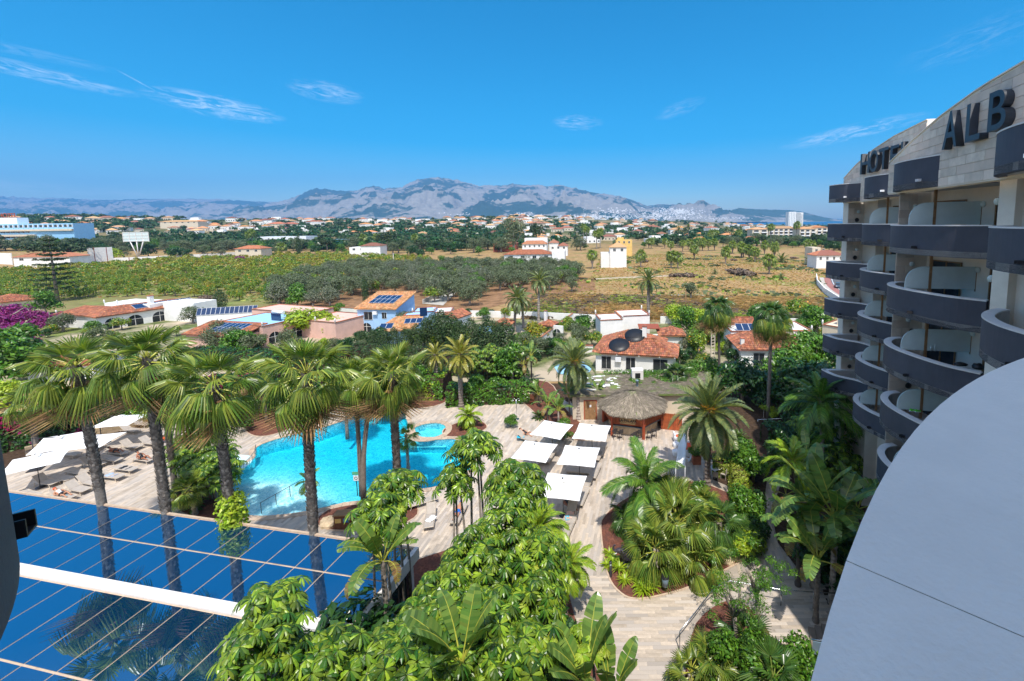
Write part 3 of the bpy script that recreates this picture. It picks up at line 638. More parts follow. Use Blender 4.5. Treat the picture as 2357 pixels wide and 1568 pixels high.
def balcony(key, zr, roof=False):
    b = BAYS[key]
    if 'sharp' in b:
        s = b['sharp']; L = smooth_line([Vector(p) for p in b['line'][:s+1]], 3)[:-1]+smooth_line([Vector(p) for p in b['line'][s:]], 5)
    else: L = smooth_line([Vector(p) for p in b['line']], 5)
    I = offset(L, BT)
    if 'sharp' in b: I = [Vector((max(p.x, 19.62), min(p.y, 34.9))) for p in I]
    par = MB(); ribbon(par, L, I, zr-1.36, zr-.05)
    p = hpart(par, 'roof_band' if roof else 'balcony_parapet', M['parapet'])
    cap = MB(); ribbon(cap, offset(L, -.02), offset(L, BT+.02), zr-.05, zr); hpart(cap, 'coping', M['cap'], p)
    inn = MB(); ribbon(inn, offset(I, .003), offset(I, .012), zr-1.1, zr-.06)
    if not roof: hpart(inn, 'inner_face', M['inner'], p)
    sl = MB(); sl.prism([tuple(q) for q in L]+b['back'], zr-1.34, zr-1.10); hpart(sl, 'balcony_floor', M['inner'])
    # drain spout on the outer face
    k = int(len(L)*(.62 if key != 'A' else .55)); q = L[k]; nrm_ = (L[k]-I[k]).normalized(); an = math.atan2(nrm_.y, nrm_.x)
    sp = MB(); m = Matrix.Translation((q.x, q.y, zr-1.05)) @ Matrix.Rotation(an, 4, 'Z')
    sp.box(-.02, -.06, 0, .2, -.045, .1, 0, m).box(-.02, .045, 0, .2, .06, .1, 0, m).box(-.02, -.06, -.015, .2, .06, 0, 0, m)
    hpart(sp, 'drain_spout', M['plastic_white'] if roof else M['iron'], p)
for key in 'ABCD':
    balcony(key, 23.72, True)
    for k, zr in enumerate(RAILS):
        if key == 'A' and k > 4: continue
        if key == 'B' and k > 4: continue
        balcony(key, zr)
# core walls
mb = MB(); mb.prism([(22.2, 35.3), (34, 36.5), (34, -14), (-8, -14), (-8, -3.4), (2, -3.6), (7, -1.4), (11.5, 3.5), (14.6, 9.4), (15.6, 9.4), (15.6, 16.6), (18.0, 16.6), (18.0, 23.6), (20.8, 23.6), (20.8, 31.0), (22.2, 31.0)], 0, 23.6)
hpart(mb, 'wall', M['hotelwall'])
mb = MB(); mb.prism([(-7.9, -12), (-30, -12), (-30, -5), (-12, -3.9), (-7.9, -3.8)], 0, 24.5); hpart(mb, 'wall', M['hotelwall'])
mb = MB(); mb.box(-7.9, -12, 23.61, 13, -2.9, 30.5); hpart(mb, 'sun_blocker', M['hotelwall'])  # unseen block added behind the camera to keep the sun off the near parapet
# dark underside band / soffits and fins between bays
def panels(name, p0, p1, z0, z1f, w=.9, h=.36, t=.03, parent=None, zmin=0, cols=(2,), nrm=None, keep=None, ext=0):
    """stone cladding panels with recessed joints on a vertical wall from p0 to p1; z1f(s) is the top"""
    p0 = Vector(p0); p1 = Vector(p1); L = (p1-p0).length; d = (p1-p0)/L; nx = Vector((d.y, -d.x)) if nrm is None else Vector(nrm)
    rows = int((max(z1f(0), z1f(L), z1f(L/2))-z0)/h)+2; out = 0; boxes = []
    for r_ in range(rows):
        za, zb = z0+r_*h, z0+(r_+1)*h; s = -(r_ % 2)*w*.5
        while s < L:
            a, b = max(s, 0), min(s+w, L); s += w
            if b-a < .06: continue
            ta, tb = z1f(a), z1f(b)
            if min(ta, tb) < za+.08: continue
            boxes.append((a+.008, b-.008, za+.008, min(zb, ta)-.008, min(zb, tb)-.008))
    for (a, b, za, ta, tb) in boxes:
        q = [p0+d*a, p0+d*b]; o = nx*(t+random.uniform(-.004, .006)); m = MB(); i_ = nx*.004
        vs = [(q[0].x+i_.x, q[0].y+i_.y, za), (q[1].x+i_.x, q[1].y+i_.y, za), (q[1].x+i_.x, q[1].y+i_.y, tb), (q[0].x+i_.x, q[0].y+i_.y, ta)]
        vs += [(x+o.x, y+o.y, z) for x, y, z in vs]
        m.add(vs, [(4, 5, 6, 7), (0, 1, 5, 4), (1, 2, 6, 5), (2, 3, 7, 6), (3, 0, 4, 7)]); hpart(m, name, M['stone'], parent)
def gable(p0, p1, zf, th, whiteend=True):
    p0 = Vector(p0); p1 = Vector(p1); L = (p1-p0).length; d = (p1-p0)/L; nx = Vector((d.y, -d.x)); n = 16; mb = MB()
    vs = []; fs = []
    for i in range(n+1):
        q = p0+d*L*i/n; z = zf(L*i/n); r = q-nx*th; vs += [(q.x, q.y, 22.3), (q.x, q.y, z), (r.x, r.y, z), (r.x, r.y, 22.3)]
    for i in range(n):
        b = 4*i; fs += [(b, b+4, b+5, b+1), (b+1, b+5, b+6, b+2), (b+2, b+6, b+7, b+3)]
    fs += [(0, 1, 2, 3), (4*n+3, 4*n+2, 4*n+1, 4*n)]
    mb.add(vs, fs); g = hpart(mb, 'gable_wall', M['hotelwall'])
    panels('stone_panel', p0, p1, 22.35, lambda s: zf(s)-.06, 1.15, .36, .03, g, nrm=nx)
    cp = MB(); vs = []; fs = []
    for i in range(n+1):
        q = p0+d*L*i/n+nx*.06; z = zf(L*i/n); r = q-nx*(th+.1); vs += [(q.x, q.y, z+.003), (q.x, q.y, z+.05), (r.x, r.y, z+.05), (r.x, r.y, z+.003)]
    for i in range(n):
        b = 4*i; fs += [(b, b+4, b+5, b+1), (b+1, b+5, b+6, b+2), (b+2, b+6, b+7, b+3), (b+3, b+7, b+4, b)]
    cp.add(vs, fs+[(0, 1, 2, 3), (4*n+3, 4*n+2, 4*n+1, 4*n)]); hpart(cp, 'coping', M['hotelwall'], g)
    return g
G1 = ((20.85, 35.9), (19.0, 25.0)); G2 = ((16.3, 23.9), (13.3, 11.5))
gable(G1[0], G1[1], lambda s: float(np.interp(s, [0, 2, 4.5, 7.5, 11.1], [24.3, 25.05, 25.75, 26.2, 26.45])), .7)
gable(G2[0], G2[1], lambda s: float(np.interp(s, [0, 2.5, 5, 7.5, 10, 13], [24.0, 24.75, 25.35, 25.75, 25.95, 26.05])), .5)
mb = MB(); mb.prism([(20.0, 24.9), (22.8, 24.9), (22.8, 30), (20, 30)], 23.6, 24.2); hpart(mb, 'roof_slab', M['concrete'])
# piers between the bays
def pier(poly, z0=0, z1=22.4): m = MB(); m.prism(poly, z0, z1); return hpart(m, 'pier', M['hotelwall'])
def pierpanels(pr, a, b): panels('stone_panel', a, b, .05, lambda s: 22.3, 1.0, .42, .025, pr)
pr = pier([(20.85, 35.15), (22.3, 35.25), (22.3, 36.0), (20.9, 35.9)]); pierpanels(pr, (20.85, 35.14), (21.9, 35.14))
pr = pier([(19.9, 30.15), (22.4, 30.15), (22.4, 31.2), (20.9, 31.2)])
pr = pier([(16.35, 23.1), (21, 23.1), (21, 24.0), (17.0, 24.0)]); pierpanels(pr, (16.35, 23.09), (17.3, 23.09))
pr = pier([(15.95, 17.1), (15.3, 16.4), (15.3, 15.75), (18.2, 15.75), (18.2, 17.1)])
pr = pier([(20.85, 35.12), (21.2, 35.12), (21.1, 34.9), (20.9, 34.9)], 0, 5)
# frosted privacy screens, windows, doors, lamps and vents in each loggia
def screen(p0, p1, zb, ht):
    p0 = Vector(p0); p1 = Vector(p1); L = (p1-p0).length; d = (p1-p0)/L; mb = MB(); nx = Vector((d.y, -d.x)); prof = []; rr = min(.75, ht*.85)
    for i in range(7): a = PI/2*i/6; prof.append((rr-rr*math.cos(a)+0.0, ht-rr+rr*math.sin(a)))
    a_ = L*.34
    def slab(pts, mat, nm, th=.02):
        m = MB(); n = len(pts); vs = [(p0.x+d.x*s+nx.x*o, p0.y+d.y*s+nx.y*o, zb+z) for o in (-th, th) for s, z in pts]
        m.add(vs, [tuple(range(n)), tuple(range(2*n-1, n-1, -1))]+[(i, n+i, n+(i+1) % n, (i+1) % n) for i in range(n)]); return m
    s = hpart(slab([(0, 0)]+prof+[(a_, ht), (a_, 0)], None, ''), 'privacy_screen', M['frost'])
    hpart(slab([(a_+.12, 0), (a_+.12, ht), (L, ht), (L, 0)], None, ''), 'privacy_screen', M['frost'])
    fr = slab([(a_+.001, -.4), (a_+.001, ht+.9), (a_+.119, ht+.9), (a_+.119, -.4)], None, '', .04)
    fr2 = slab([(L+.001, -.1), (L+.001, ht), (L+.06, ht), (L+.06, -.1)], None, '', .03); hpart(fr, 'screen_frame', M['wood']); hpart(fr2, 'screen_frame', M['wood'])
def wallbox(mb, x0, y0, z0, x1, y1, z1, mi=0): mb.box(min(x0, x1), min(y0, y1), z0, max(x0, x1), max(y0, y1), z1, mi)
for k in range(0, 6):
    zr = RAILS[k]; zf = zr-1.10
    screen((15.15, 20.7), (17.98, 20.1), zr-.02, 1.05)
    if k < 5: screen((18.2, 28.3), (20.78, 27.6), zr-.02, 1.05)
    # C bay: window at the back, wall between, vent, lamps
    for (xb, ya, yb) in ((18.0, 17.5, 19.3), (18.0, 20.9, 22.6), (20.8, 24.9, 26.9), (20.8, 28.3, 29.8), (15.6, 10.0, 13.0), (22.2, 31.8, 33.4)):
        if xb > 20 and k > 4: continue
        m = MB(); m.box(xb-.03, ya, zf, xb-.002, yb, zf+2.2); wn = hpart(m, 'balcony_door', M['glass'])
        m = MB(); m.box(xb-.07, ya-.06, zf, xb-.031, ya, zf+2.26).box(xb-.07, yb, zf, xb-.031, yb+.06, zf+2.26).box(xb-.07, ya, zf+2.2, xb-.031, yb, zf+2.26).box(xb-.07, (ya+yb)/2-.03, zf, xb-.031, (ya+yb)/2+.03, zf+2.2); hpart(m, 'door_frame', M['wood'], wn)
    for (c, nx_) in (((17.2, 23.05), (0, -1)), ((15.75+.1, 17.05), (0, -1)), ((17.97, 20.0), (-1, 0)), ((21.6, 35.0), (0, -1)), ((20.6, 30.1), (0, -1))):
        m = MB(); mm = Matrix.Translation((c[0], c[1], zf+2.0)) @ Matrix.Rotation(PI/2, 4, 'X' if nx_[0] == 0 else 'Y')
        m.lathe([(0, .09), (.08, .08), (.13, .03), (.14, 0)], 12); m.v = [tuple(mm @ Vector(v)) if nx_[0] == 0 else tuple(Matrix.Translation((c[0], c[1], zf+2.0)) @ Matrix.Rotation(-PI/2, 4, 'Y') @ Vector(v)) for v in m.v]; hpart(m, 'wall_lamp', M['frost'])
    for (x, y) in ((17.4, 23.04), (21.5, 35.03), (20.4, 30.08)):
        m = MB(); m.lathe([(0, .03), (.16, .03), (.17, 0)], 14); mm = Matrix.Translation((x, y-.02, zf+1.35)) @ Matrix.Rotation(PI/2, 4, 'X'); m.v = [tuple(mm @ Vector(v)) for v in m.v]; hpart(m, 'vent', M['black'])
# ground floor glazing at the foot of the building
for (x, y0, y1) in ((18.0, 19.0, 23.0), (20.8, 25.5, 29.8)):
    m = MB(); m.box(x-.05, y0, 1.0, x-.002, y1, 4.4); wn = hpart(m, 'ground_floor_window', M['glass'])
    m = MB()
    for i in range(4): yy = y0+(y1-y0)*i/3; m.box(x-.1, yy-.04, 1.0, x-.051, yy+.04, 4.4)
    hpart(m, 'window_frame', M['iron'], wn)
# furniture on the balconies
def chair_red(x, y, z, rz, lab):
    t = thing('balcony_chair', lab, 'chair', (x, y, z), rz)
    m = MB(); m.lathe([(0, .42), (.2, .43), (.24, .47)], 12); m.build('seat', M['orange'], t)
    m = MB(); n = 9; vs = []
    for i in range(n):
        a = PI*.15+PI*.7*i/(n-1); h_ = .47+.33*math.sin(PI*i/(n-1)); vs += [(.24*math.cos(a), .24*math.sin(a), .45), (.30*math.cos(a), .30*math.sin(a), h_), (.27*math.cos(a), .27*math.sin(a), h_), (.22*math.cos(a), .22*math.sin(a), .46)]
    m.add(vs, [(4*i+j, 4*i+4+j, 4*i+4+(j+1) % 4, 4*i+(j+1) % 4) for i in range(n-1) for j in range(4)]); m.build('backrest', M['orange'], t)
    for a in range(4): an = PI/4+a*PI/2; m = MB(); m.tube([(.15*math.cos(an), .15*math.sin(an), .42), (.24*math.cos(an), .24*math.sin(an), 0)], .012, 5); m.build('leg', M['steel'], t)
def table_round(x, y, z, lab):
    t = thing('balcony_table', lab, 'table', (x, y, z)); m = MB(); m.lathe([(0, .70), (.33, .70), (.34, .72), (0, .725)], 16); m.build('tabletop', M['plastic_white'], t)
    m = MB(); m.lathe([(.2, 0), (.2, .02), (.03, .04), (.03, .70)], 10); m.build('base', M['steel'], t)
fl = lambda k: RAILS[k]-1.10
chair_red(20.9, 33.5, fl(3), 1.2, 'orange chair on the second lowest balcony of the farthest stack'); chair_red(21.5, 32.7, fl(3), .4, 'red chair right of the white table on the second lowest far balcony'); table_round(21.2, 33.1, fl(3), 'white table on the second lowest balcony of the farthest stack')
chair_red(20.5, 34.1, fl(4), 1.2, 'orange chair left of the white table on the lowest far balcony'); chair_red(21.6, 33.1, fl(4), .5, 'red chair right of the white table on the lowest far balcony'); table_round(21.1, 33.6, fl(4), 'white table on the lowest balcony of the farthest stack')
chair_red(16.1, 19.2, fl(3), 2.2, 'orange chair behind the parapet with the drying shirt and green shoes'); chair_red(16.8, 18.1, fl(3), 1.2, 'orange chair mostly hidden by the hanging pale shirt')
chair_red(16.0, 19.0, fl(4), 2.0, 'orange chair on the balcony just below the hanging shirt'); chair_red(18.9, 26.2, fl(2), 2.0, 'orange chair on the middle balcony of the second stack'); chair_red(18.9, 26.4, fl(4), 2.0, 'orange chair on the lowest balcony of the second stack')
table_round(16.6, 18.7, fl(2), 'small white table beside the dark towels on the balcony')
m = MB(); n = 10
for i in range(n+1):
    s = i/n; m.v += [(16.25+.15*s, 18.3-.9*s, RAILS[3]+.02+.02*math.sin(i*2)), (16.2+.15*s, 18.3-.9*s+.02*math.sin(i*3), RAILS[3]-.25), (16.15+.15*s+.05*math.sin(i*1.7), 18.3-.9*s, RAILS[3]-.62-.06*math.sin(i*1.3))]
for i in range(n): b = 3*i; m.f += [(b, b+3, b+4, b+1), (b+1, b+4, b+5, b+2)]; m.m += [0, 0]; m.sm += [True]*2
o = m.build('shirt', M['shirt'], label='pale blue shirt hung over a chair to dry on the balcony', category='shirt'); sm_ = o.modifiers.new('t', 'SOLIDIFY'); sm_.thickness = .01
def blob(name, lab, cat, c, r, mat, seed=0):
    m = MB(); m.lathe([(0, 0), (r[0]*.9, .01), (r[0], r[2]*.4), (r[0]*.7, r[2]*.85), (0, r[2])], 10); g = random.Random(seed)
    m.v = [(v[0]*g.uniform(.8, 1.15), v[1]*r[1]/r[0]*g.uniform(.8, 1.15), v[2]*g.uniform(.8, 1.1)) for v in m.v]; return m.build(name, mat, loc=c, label=lab, category=cat)
blob('towel', 'dark crumpled towel on the balcony parapet beside the pale partition', 'towel', (15.95, 18.2, RAILS[2]), (.30, .17, .15), M['black'], 2)
blob('bag', 'navy bag resting on the balcony parapet right of the dark towel', 'bag', (16.3, 17.75, RAILS[2]), (.24, .2, .24), M['black'], 3)
for i, (x, y) in enumerate(((15.65, 20.35), (15.85, 20.25))):
    t = thing('running_shoe', ('left' if i == 0 else 'right')+' one of the two bright green shoes under the frosted screen', 'shoe', (x, y, RAILS[3]), 0, 'pair of green shoes')
    m = MB(); m.cbox((0, 0, .02), (.26, .09, .03)); m.build('sole', M['plastic_white'], t)
    m = MB(); m.lathe([(.045, 0), (.05, .05), (.035, .09)], 8, c=(-.07, 0, .035)); m.cbox((.03, 0, .06), (.18, .08, .05)); m.build('upper', M['lime_shoe'], t)
for i, (x, y) in enumerate(((16.35, 20.35), (16.5, 20.3))):
    m = MB(); m.lathe([(0, 0), (.035, 0), (.035, .17), (.012, .21), (.012, .24), (0, .24)], 10); m.build('water_bottle', M['frost'], loc=(x, y, RAILS[2]), sca=(1, 1, 1+.35*i), label=('shorter' if i == 0 else 'taller')+' clear bottle standing below the frosted screen', category='bottle')
# sign letters on the gables
def letter(ch, p, wdir, hgt, wid, depth, nrm_):
    cu = bpy.data.curves.new('letter', 'FONT'); cu.body = ch; cu.extrude = .5; cu.offset = .008; o = bpy.data.objects.new('tmp', cu); COL.objects.link(o)
    dg = bpy.context.evaluated_depsgraph_get(); me = bpy.data.meshes.new_from_object(o.evaluated_get(dg)); bpy.data.objects.remove(o)
    n = len(me.vertices); a = np.empty(n*3); me.vertices.foreach_get('co', a); a = a.reshape(-1, 3); lo, hi = a.min(0), a.max(0)
    q = (a-lo)/(hi-lo); d = Vector(wdir).normalized(); nn = Vector(nrm_).normalized(); W3 = np.array([(d.x*x*wid+nn.x*(.04+z*depth)+p[0]-20, d.y*x*wid+nn.y*(.04+z*depth)+p[1]-20, p[2]+y*hgt) for x, y, z in q])
    me.vertices.foreach_set('co', W3.ravel().astype(np.float32)); me.materials.clear(); me.materials.append(M['letter']); me.update()
    return me
def gline_at(G, u, v):
    """point of a gable plane seen at u,v"""
    p0, p1 = Vector(G[0]), Vector(G[1]); d = (p1-p0); n = Vector((d.y, -d.x)); r_ = ray(u, v); t = (n.x*p0.x+n.y*p0.y)/(n.x*r_.x+n.y*r_.y); return Vector((r_.x*t, r_.y*t, H+r_.z*t))
for G, lets in ((G1, [('H', 1990, 402, 2011, 356), ('O', 2011, 398, 2031, 350), ('T', 2033, 392, 2055, 344), ('E', 2060, 384, 2080, 338), ('L', 2085, 376, 2102, 328)]), (G2, [('A', 2188, 345, 2222, 263), ('L', 2243, 328, 2277, 243), ('B', 2296, 304, 2338, 217)])):
    d = (Vector(G[1])-Vector(G[0])).normalized(); nn = Vector((d.y, -d.x))
    for ch, u0, vb, u1, vt in lets:
        a = gline_at(G, u0, vb); b = gline_at(G, u1, vb); c = gline_at(G, u0, vt)
        o = obj('sign_letter', letter(ch, a, d, (c.z-a.z), (Vector(b[:2])-Vector(a[:2])).length, .28, nn), HOTEL, label='dark raised letter %s on the stone gable' % ch)
# own balcony and neighbour balcony at the left edge
def ring_balcony(nm, c, r, lab, inner_mat, capmat, a0=0, a1=2*PI):
    t = thing(nm, lab, 'balcony', (c[0], c[1], 19.28)); n = 220; L = [Vector((r*math.cos(a0+(a1-a0)*i/n), r*math.sin(a0+(a1-a0)*i/n))) for i in range(n+1)]
    I = offset(L, .35); I = [Vector((p.x*(r-.35)/p.length, p.y*(r-.35)/p.length)) for p in I]
    m = MB(); ribbon(m, L[::-1], I[::-1], .22, 1.38); m.build('parapet_wall', M['parapet'], t)
    L2 = [p*(1+.02/r) for p in L]; I2 = [p*((r-.40)/(r-.35)) for p in I]; 
    for k in range(11):
        q0, q1 = 5+k*20, 5+(k+1)*20; A_ = [L2[j % n] for j in range(q0, q1+1)]; B_ = [I2[j % n] for j in range(q0, q1+1)]
        for X in (A_, B_): X[0] = X[0].lerp(X[1], .01); X[-1] = X[-1].lerp(X[-2], .01)
        m = MB(); ribbon(m, A_[::-1], B_[::-1], 1.383, 1.42); m.build('coping', capmat, t)
    m = MB(); m.prism([tuple(p) for p in I[:-1]], .24, .40); m.build('balcony_floor', M['inner'], t); return t
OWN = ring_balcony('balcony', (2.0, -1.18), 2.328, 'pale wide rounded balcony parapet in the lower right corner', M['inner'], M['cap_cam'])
NB = ring_balcony('balcony', (-4.39, -.54), 2.98, 'dark curved balcony cut off by the left edge of the photo', M['inner'], M['cap'])
# roof canopies over both
for c, r in (((-4.28, -.9), 2.9),):
    m = MB(); m.prism([(c[0]+r*math.cos(i*PI/16), c[1]+r*math.sin(i*PI/16)) for i in range(32)], 22.45, 23.7); hpart(m, 'roof_band', M['parapet'])
sp = MB(); m = Matrix.Translation((1.60, 2.43, .30)) @ Matrix.Rotation(math.atan2(.55, .83), 4, 'Z')
sp.box(-.1, -.05, 0, .13, -.04, .075, 0, m).box(-.1, .04, 0, .13, .05, .075, 0, m).box(-.1, -.05, -.012, .13, .05, 0, 0, m); sp.build('drain_spout', M['black'], NB)
# ============================================================ garden: deck, pool, beds, glass roof
def D2(pts): return [tuple(at(u, v, 0)[:2]) for u, v in pts]
def spline2(pts, n=6, closed=True):
    out = []; N = len(pts); P_ = [Vector(p) for p in pts]
    for i in range(N if closed else N-1):
        a, b, c, d = [P_[(i+k-1) % N] for k in range(4)]
        for k in range(n):
            t = k/n; q = .5*((2*b)+(c-a)*t+(2*a-5*b+4*c-d)*t*t+(3*b-a-3*c+d)*t**3); out.append((q.x, q.y))
    return out
POOL = spline2(D2([(590, 1030), (640, 1010), (740, 985), (800, 965), (880, 935), (925, 938), (940, 975), (955, 1008), (1005, 1012), (1050, 1012), (1085, 1040), (1090, 1075), (1010, 1120), (930, 1130), (880, 1150), (800, 1158), (700, 1180), (600, 1190), (545, 1180), (515, 1150), (520, 1110), (545, 1080), (585, 1055)]), 5)
SPA = spline2(D2([(945, 996), (958, 983), (985, 975), (1015, 975), (1028, 985), (1020, 1000), (990, 1010), (958, 1009)]), 5)
KID = spline2(D2([(480, 1062), (520, 1050), (572, 1050), (580, 1062), (560, 1080), (525, 1098), (490, 1105), (440, 1105), (430, 1085)]), 4)
ISLAND = spline2(D2([(1385, 1225), (1392, 1190), (1440, 1150), (1510, 1120), (1600, 1110), (1700, 1150), (1740, 1210), (1752, 1250), (1735, 1275), (1690, 1300), (1600, 1345), (1540, 1365), (1470, 1378), (1430, 1365), (1400, 1320)]), 4)
BED_MID = spline2(D2([(1120, 985), (1080, 1002), (1030, 1005), (1022, 990), (1060, 972), (1100, 968)]), 4)
BED_BAR = spline2(D2([(1165, 885), (1220, 940), (1262, 975), (1315, 1010), (1350, 1012), (1345, 985), (1300, 940), (1260, 880)]), 4)
BED_LOW = spline2(D2([(730, 1195), (790, 1160), (870, 1160), (940, 1150), (960, 1185), (900, 1215), (800, 1222), (745, 1215)]), 4)
BED_LEFT = spline2(D2([(400, 1130), (470, 1100), (520, 1100), (512, 1160), (530, 1190), (500, 1198), (420, 1180)]), 4)
BED_TOP = spline2(D2([(860, 935), (960, 905), (1000, 905), (1040, 915), (1000, 935), (935, 940)]), 4)
BED_FAR = spline2(D2([(560, 955), (640, 945), (700, 960), (660, 990), (600, 1005), (565, 990)]), 4)
BED_R = D2([(1950, 1100), (1800, 1105), (1775, 1180), (1790, 1250), (1835, 1310), (1900, 1345), (1935, 1350), (1960, 1330)])+[(19, 22), (21, 33)]
BED_PATHSIDE = D2([(1590, 1040), (1600, 960), (1700, 940), (1850, 930), (1945, 960), (1945, 1090), (1790, 1085), (1765, 1110), (1755, 1180), (1740, 1190), (1700, 1130), (1640, 1105), (1640, 1060)])
BED_BOT = D2([(1290, 1240), (1300, 1330), (1330, 1450), (1400, 1600), (1000, 1700), (300, 1640), (300, 1440), (745, 1440), (960, 1290), (1050, 1260), (1180, 1250)])
BED_BR = spline2(D2([(1590, 1470), (1640, 1400), (1700, 1385), (1760, 1440), (1790, 1500), (1880, 1580), (1900, 1700), (1600, 1700)]), 3)
HOLES = [POOL, SPA]; BEDS = [ISLAND, BED_MID, BED_BAR, BED_LOW, BED_LEFT, BED_TOP, BED_FAR, BED_R, BED_PATHSIDE, BED_BR, BED_BOT]
rect = [(GX0, GY0), (GX1, GY0), (GX1, GY1), (GX0, GY1)]
def poly_holes(name, outer, holes, z, mat, **k):
    loops = [[Vector((x, y, 0)) for x, y in outer]]+[[Vector((x, y, 0)) for x, y in h] for h in holes]
    tris = tessellate_polygon(loops); V_ = [(p.x, p.y, z) for l in loops for p in l]
    tris = [t if (V_[t[1]][0]-V_[t[0]][0])*(V_[t[2]][1]-V_[t[0]][1])-(V_[t[1]][1]-V_[t[0]][1])*(V_[t[2]][0]-V_[t[0]][0]) > 0 else t[::-1] for t in tris]
    return struct(name, npmesh(name, V_, np.array(tris), mat), **k)
poly_holes('garden_ground', rect, HOLES, 0.0, M['dark_soil'])
DECK = D2([(0, 1085), (330, 985), (480, 925), (620, 925), (700, 935), (860, 920), (1020, 912), (1165, 912), (1262, 905), (1380, 960), (1400, 930), (1560, 930), (1640, 960), (1680, 1000), (1700, 1040), (1690, 1110), (1690, 1130), (1750, 1130), (1752, 1070), (1790, 1070), (1850, 1130), (1840, 1180), (1900, 1380), (2000, 1600), (1300, 1700), (-200, 1700), (-200, 1150)])
deck = poly_holes('deck', DECK, [h for h in HOLES], .02, M['grout'])
PATHB = D2([(1720, 960), (1800, 950), (1850, 945), (1850, 935), (1790, 940), (1720, 950)])
# planks: two laying directions as in the photo
def plank_positions():
    out = []; Wd, Ln = .20, 1.2
    zones = [(R(81), lambda x, y: not (y < 24.2 and x > -6)), (R(0), lambda x, y: y < 24.2 and x > -6)]
    beds = BEDS+HOLES
    bb = [(min(p[0] for p in b), max(p[0] for p in b), min(p[1] for p in b), max(p[1] for p in b)) for b in beds]
    db = (min(p[0] for p in DECK), max(p[0] for p in DECK), min(p[1] for p in DECK), max(p[1] for p in DECK))
    for zi, (ang, cond) in enumerate(zones):
        ca, sa = math.cos(ang), math.sin(ang)
        for i in range(-60, 60):
            for j in range(-330, 330):
                s = (i+.33*(j % 3))*Ln; q = j*Wd; x = s*ca-q*sa-8; y = s*sa+q*ca+30
                if y < 17 or y > db[3] or x < -60 or x > db[1] or not cond(x, y): continue
                if abs(x) > 1.5*y+4 or x > .75*y+6: continue
                if not inpoly(x, y, DECK): continue
                bad = False
                for b, (x0, x1, y0, y1) in zip(beds, bb):
                    if x0-.5 < x < x1+.5 and y0-.5 < y < y1+.5:
                        if inpoly(x, y, b) or inpoly(x+ca*.4, y+sa*.4, b) or inpoly(x-ca*.4, y-sa*.4, b): bad = True; break
                if bad or (x < -9.0 and y < 21.0+(-9.4-x)*.19 and y > 0): continue
                out.append((x, y, ang))
    return out
pl = plank_positions(); pl.sort(key=lambda p: p[0]**2+p[1]**2)
m = MB(); m.box(-.597, -.097, 0, .597, .097, .012); PLK = m.mesh('plank', M['plank'])
near = [p for p in pl if -1.2 < p[0] < 12][:300]; ns = set(near)
for x, y, a in near: obj('plank', PLK, deck, (x, y, .022), (0, 0, a))
rest = np.array([p for p in pl if p not in ns]); n = len(rest)
bx = np.array([(-.597, -.097, 0), (.597, -.097, 0), (.597, .097, 0), (-.597, .097, 0), (-.597, -.097, .012), (.597, -.097, .012), (.597, .097, .012), (-.597, .097, .012)])
ca, sa = np.cos(rest[:, 2])[:, None], np.sin(rest[:, 2])[:, None]
V_ = np.stack([rest[:, :1]+bx[None, :, 0]*ca-bx[None, :, 1]*sa, rest[:, 1:2]+bx[None, :, 0]*sa+bx[None, :, 1]*ca, np.broadcast_to(bx[None, :, 2]+.022, (n, 8))], -1).reshape(-1, 3)
fq = np.array([(4, 5, 6, 7), (0, 1, 5, 4), (1, 2, 6, 5), (2, 3, 7, 6), (3, 0, 4, 7)]); F_ = (fq[None]+np.arange(n)[:, None, None]*8).reshape(-1, 4)
obj('plank', npmesh('plank', V_, F_, M['plank']), deck, kind='stuff')
# beds of red gravel soil with pale kerbs
def rim(mb, poly, w, z0, z1, closed=True):
    L = [Vector(p) for p in poly]; a = sum(L[i].x*L[(i+1) % len(L)].y-L[(i+1) % len(L)].x*L[i].y for i in range(len(L)))
    if a < 0: L = L[::-1]
    Lc = L+[L[0]]; O = []
    for i in range(len(L)):
        t = (L[(i+1) % len(L)]-L[i-1]).normalized(); O.append(L[i]+Vector((t.y, -t.x))*w)
    O.append(O[0]); ribbon(mb, O, Lc, z0, z1); return mb
for i, b in enumerate(BEDS):
    m = MB(); tri = tessellate_polygon([[Vector((x, y, 0)) for x, y in b]]); V_ = [(x, y, .05) for x, y in b]
    tri = [t if (V_[t[1]][0]-V_[t[0]][0])*(V_[t[2]][1]-V_[t[0]][1])-(V_[t[1]][1]-V_[t[0]][1])*(V_[t[2]][0]-V_[t[0]][0]) > 0 else t[::-1] for t in tri]
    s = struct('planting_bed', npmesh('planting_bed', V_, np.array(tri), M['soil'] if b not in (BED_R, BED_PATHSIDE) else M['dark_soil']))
    if b not in (BED_R, BED_PATHSIDE, BED_BR, BED_BOT): k = MB(); rim(k, b, .10, 0.0, .06); k.build('kerb', M['coping'], s)
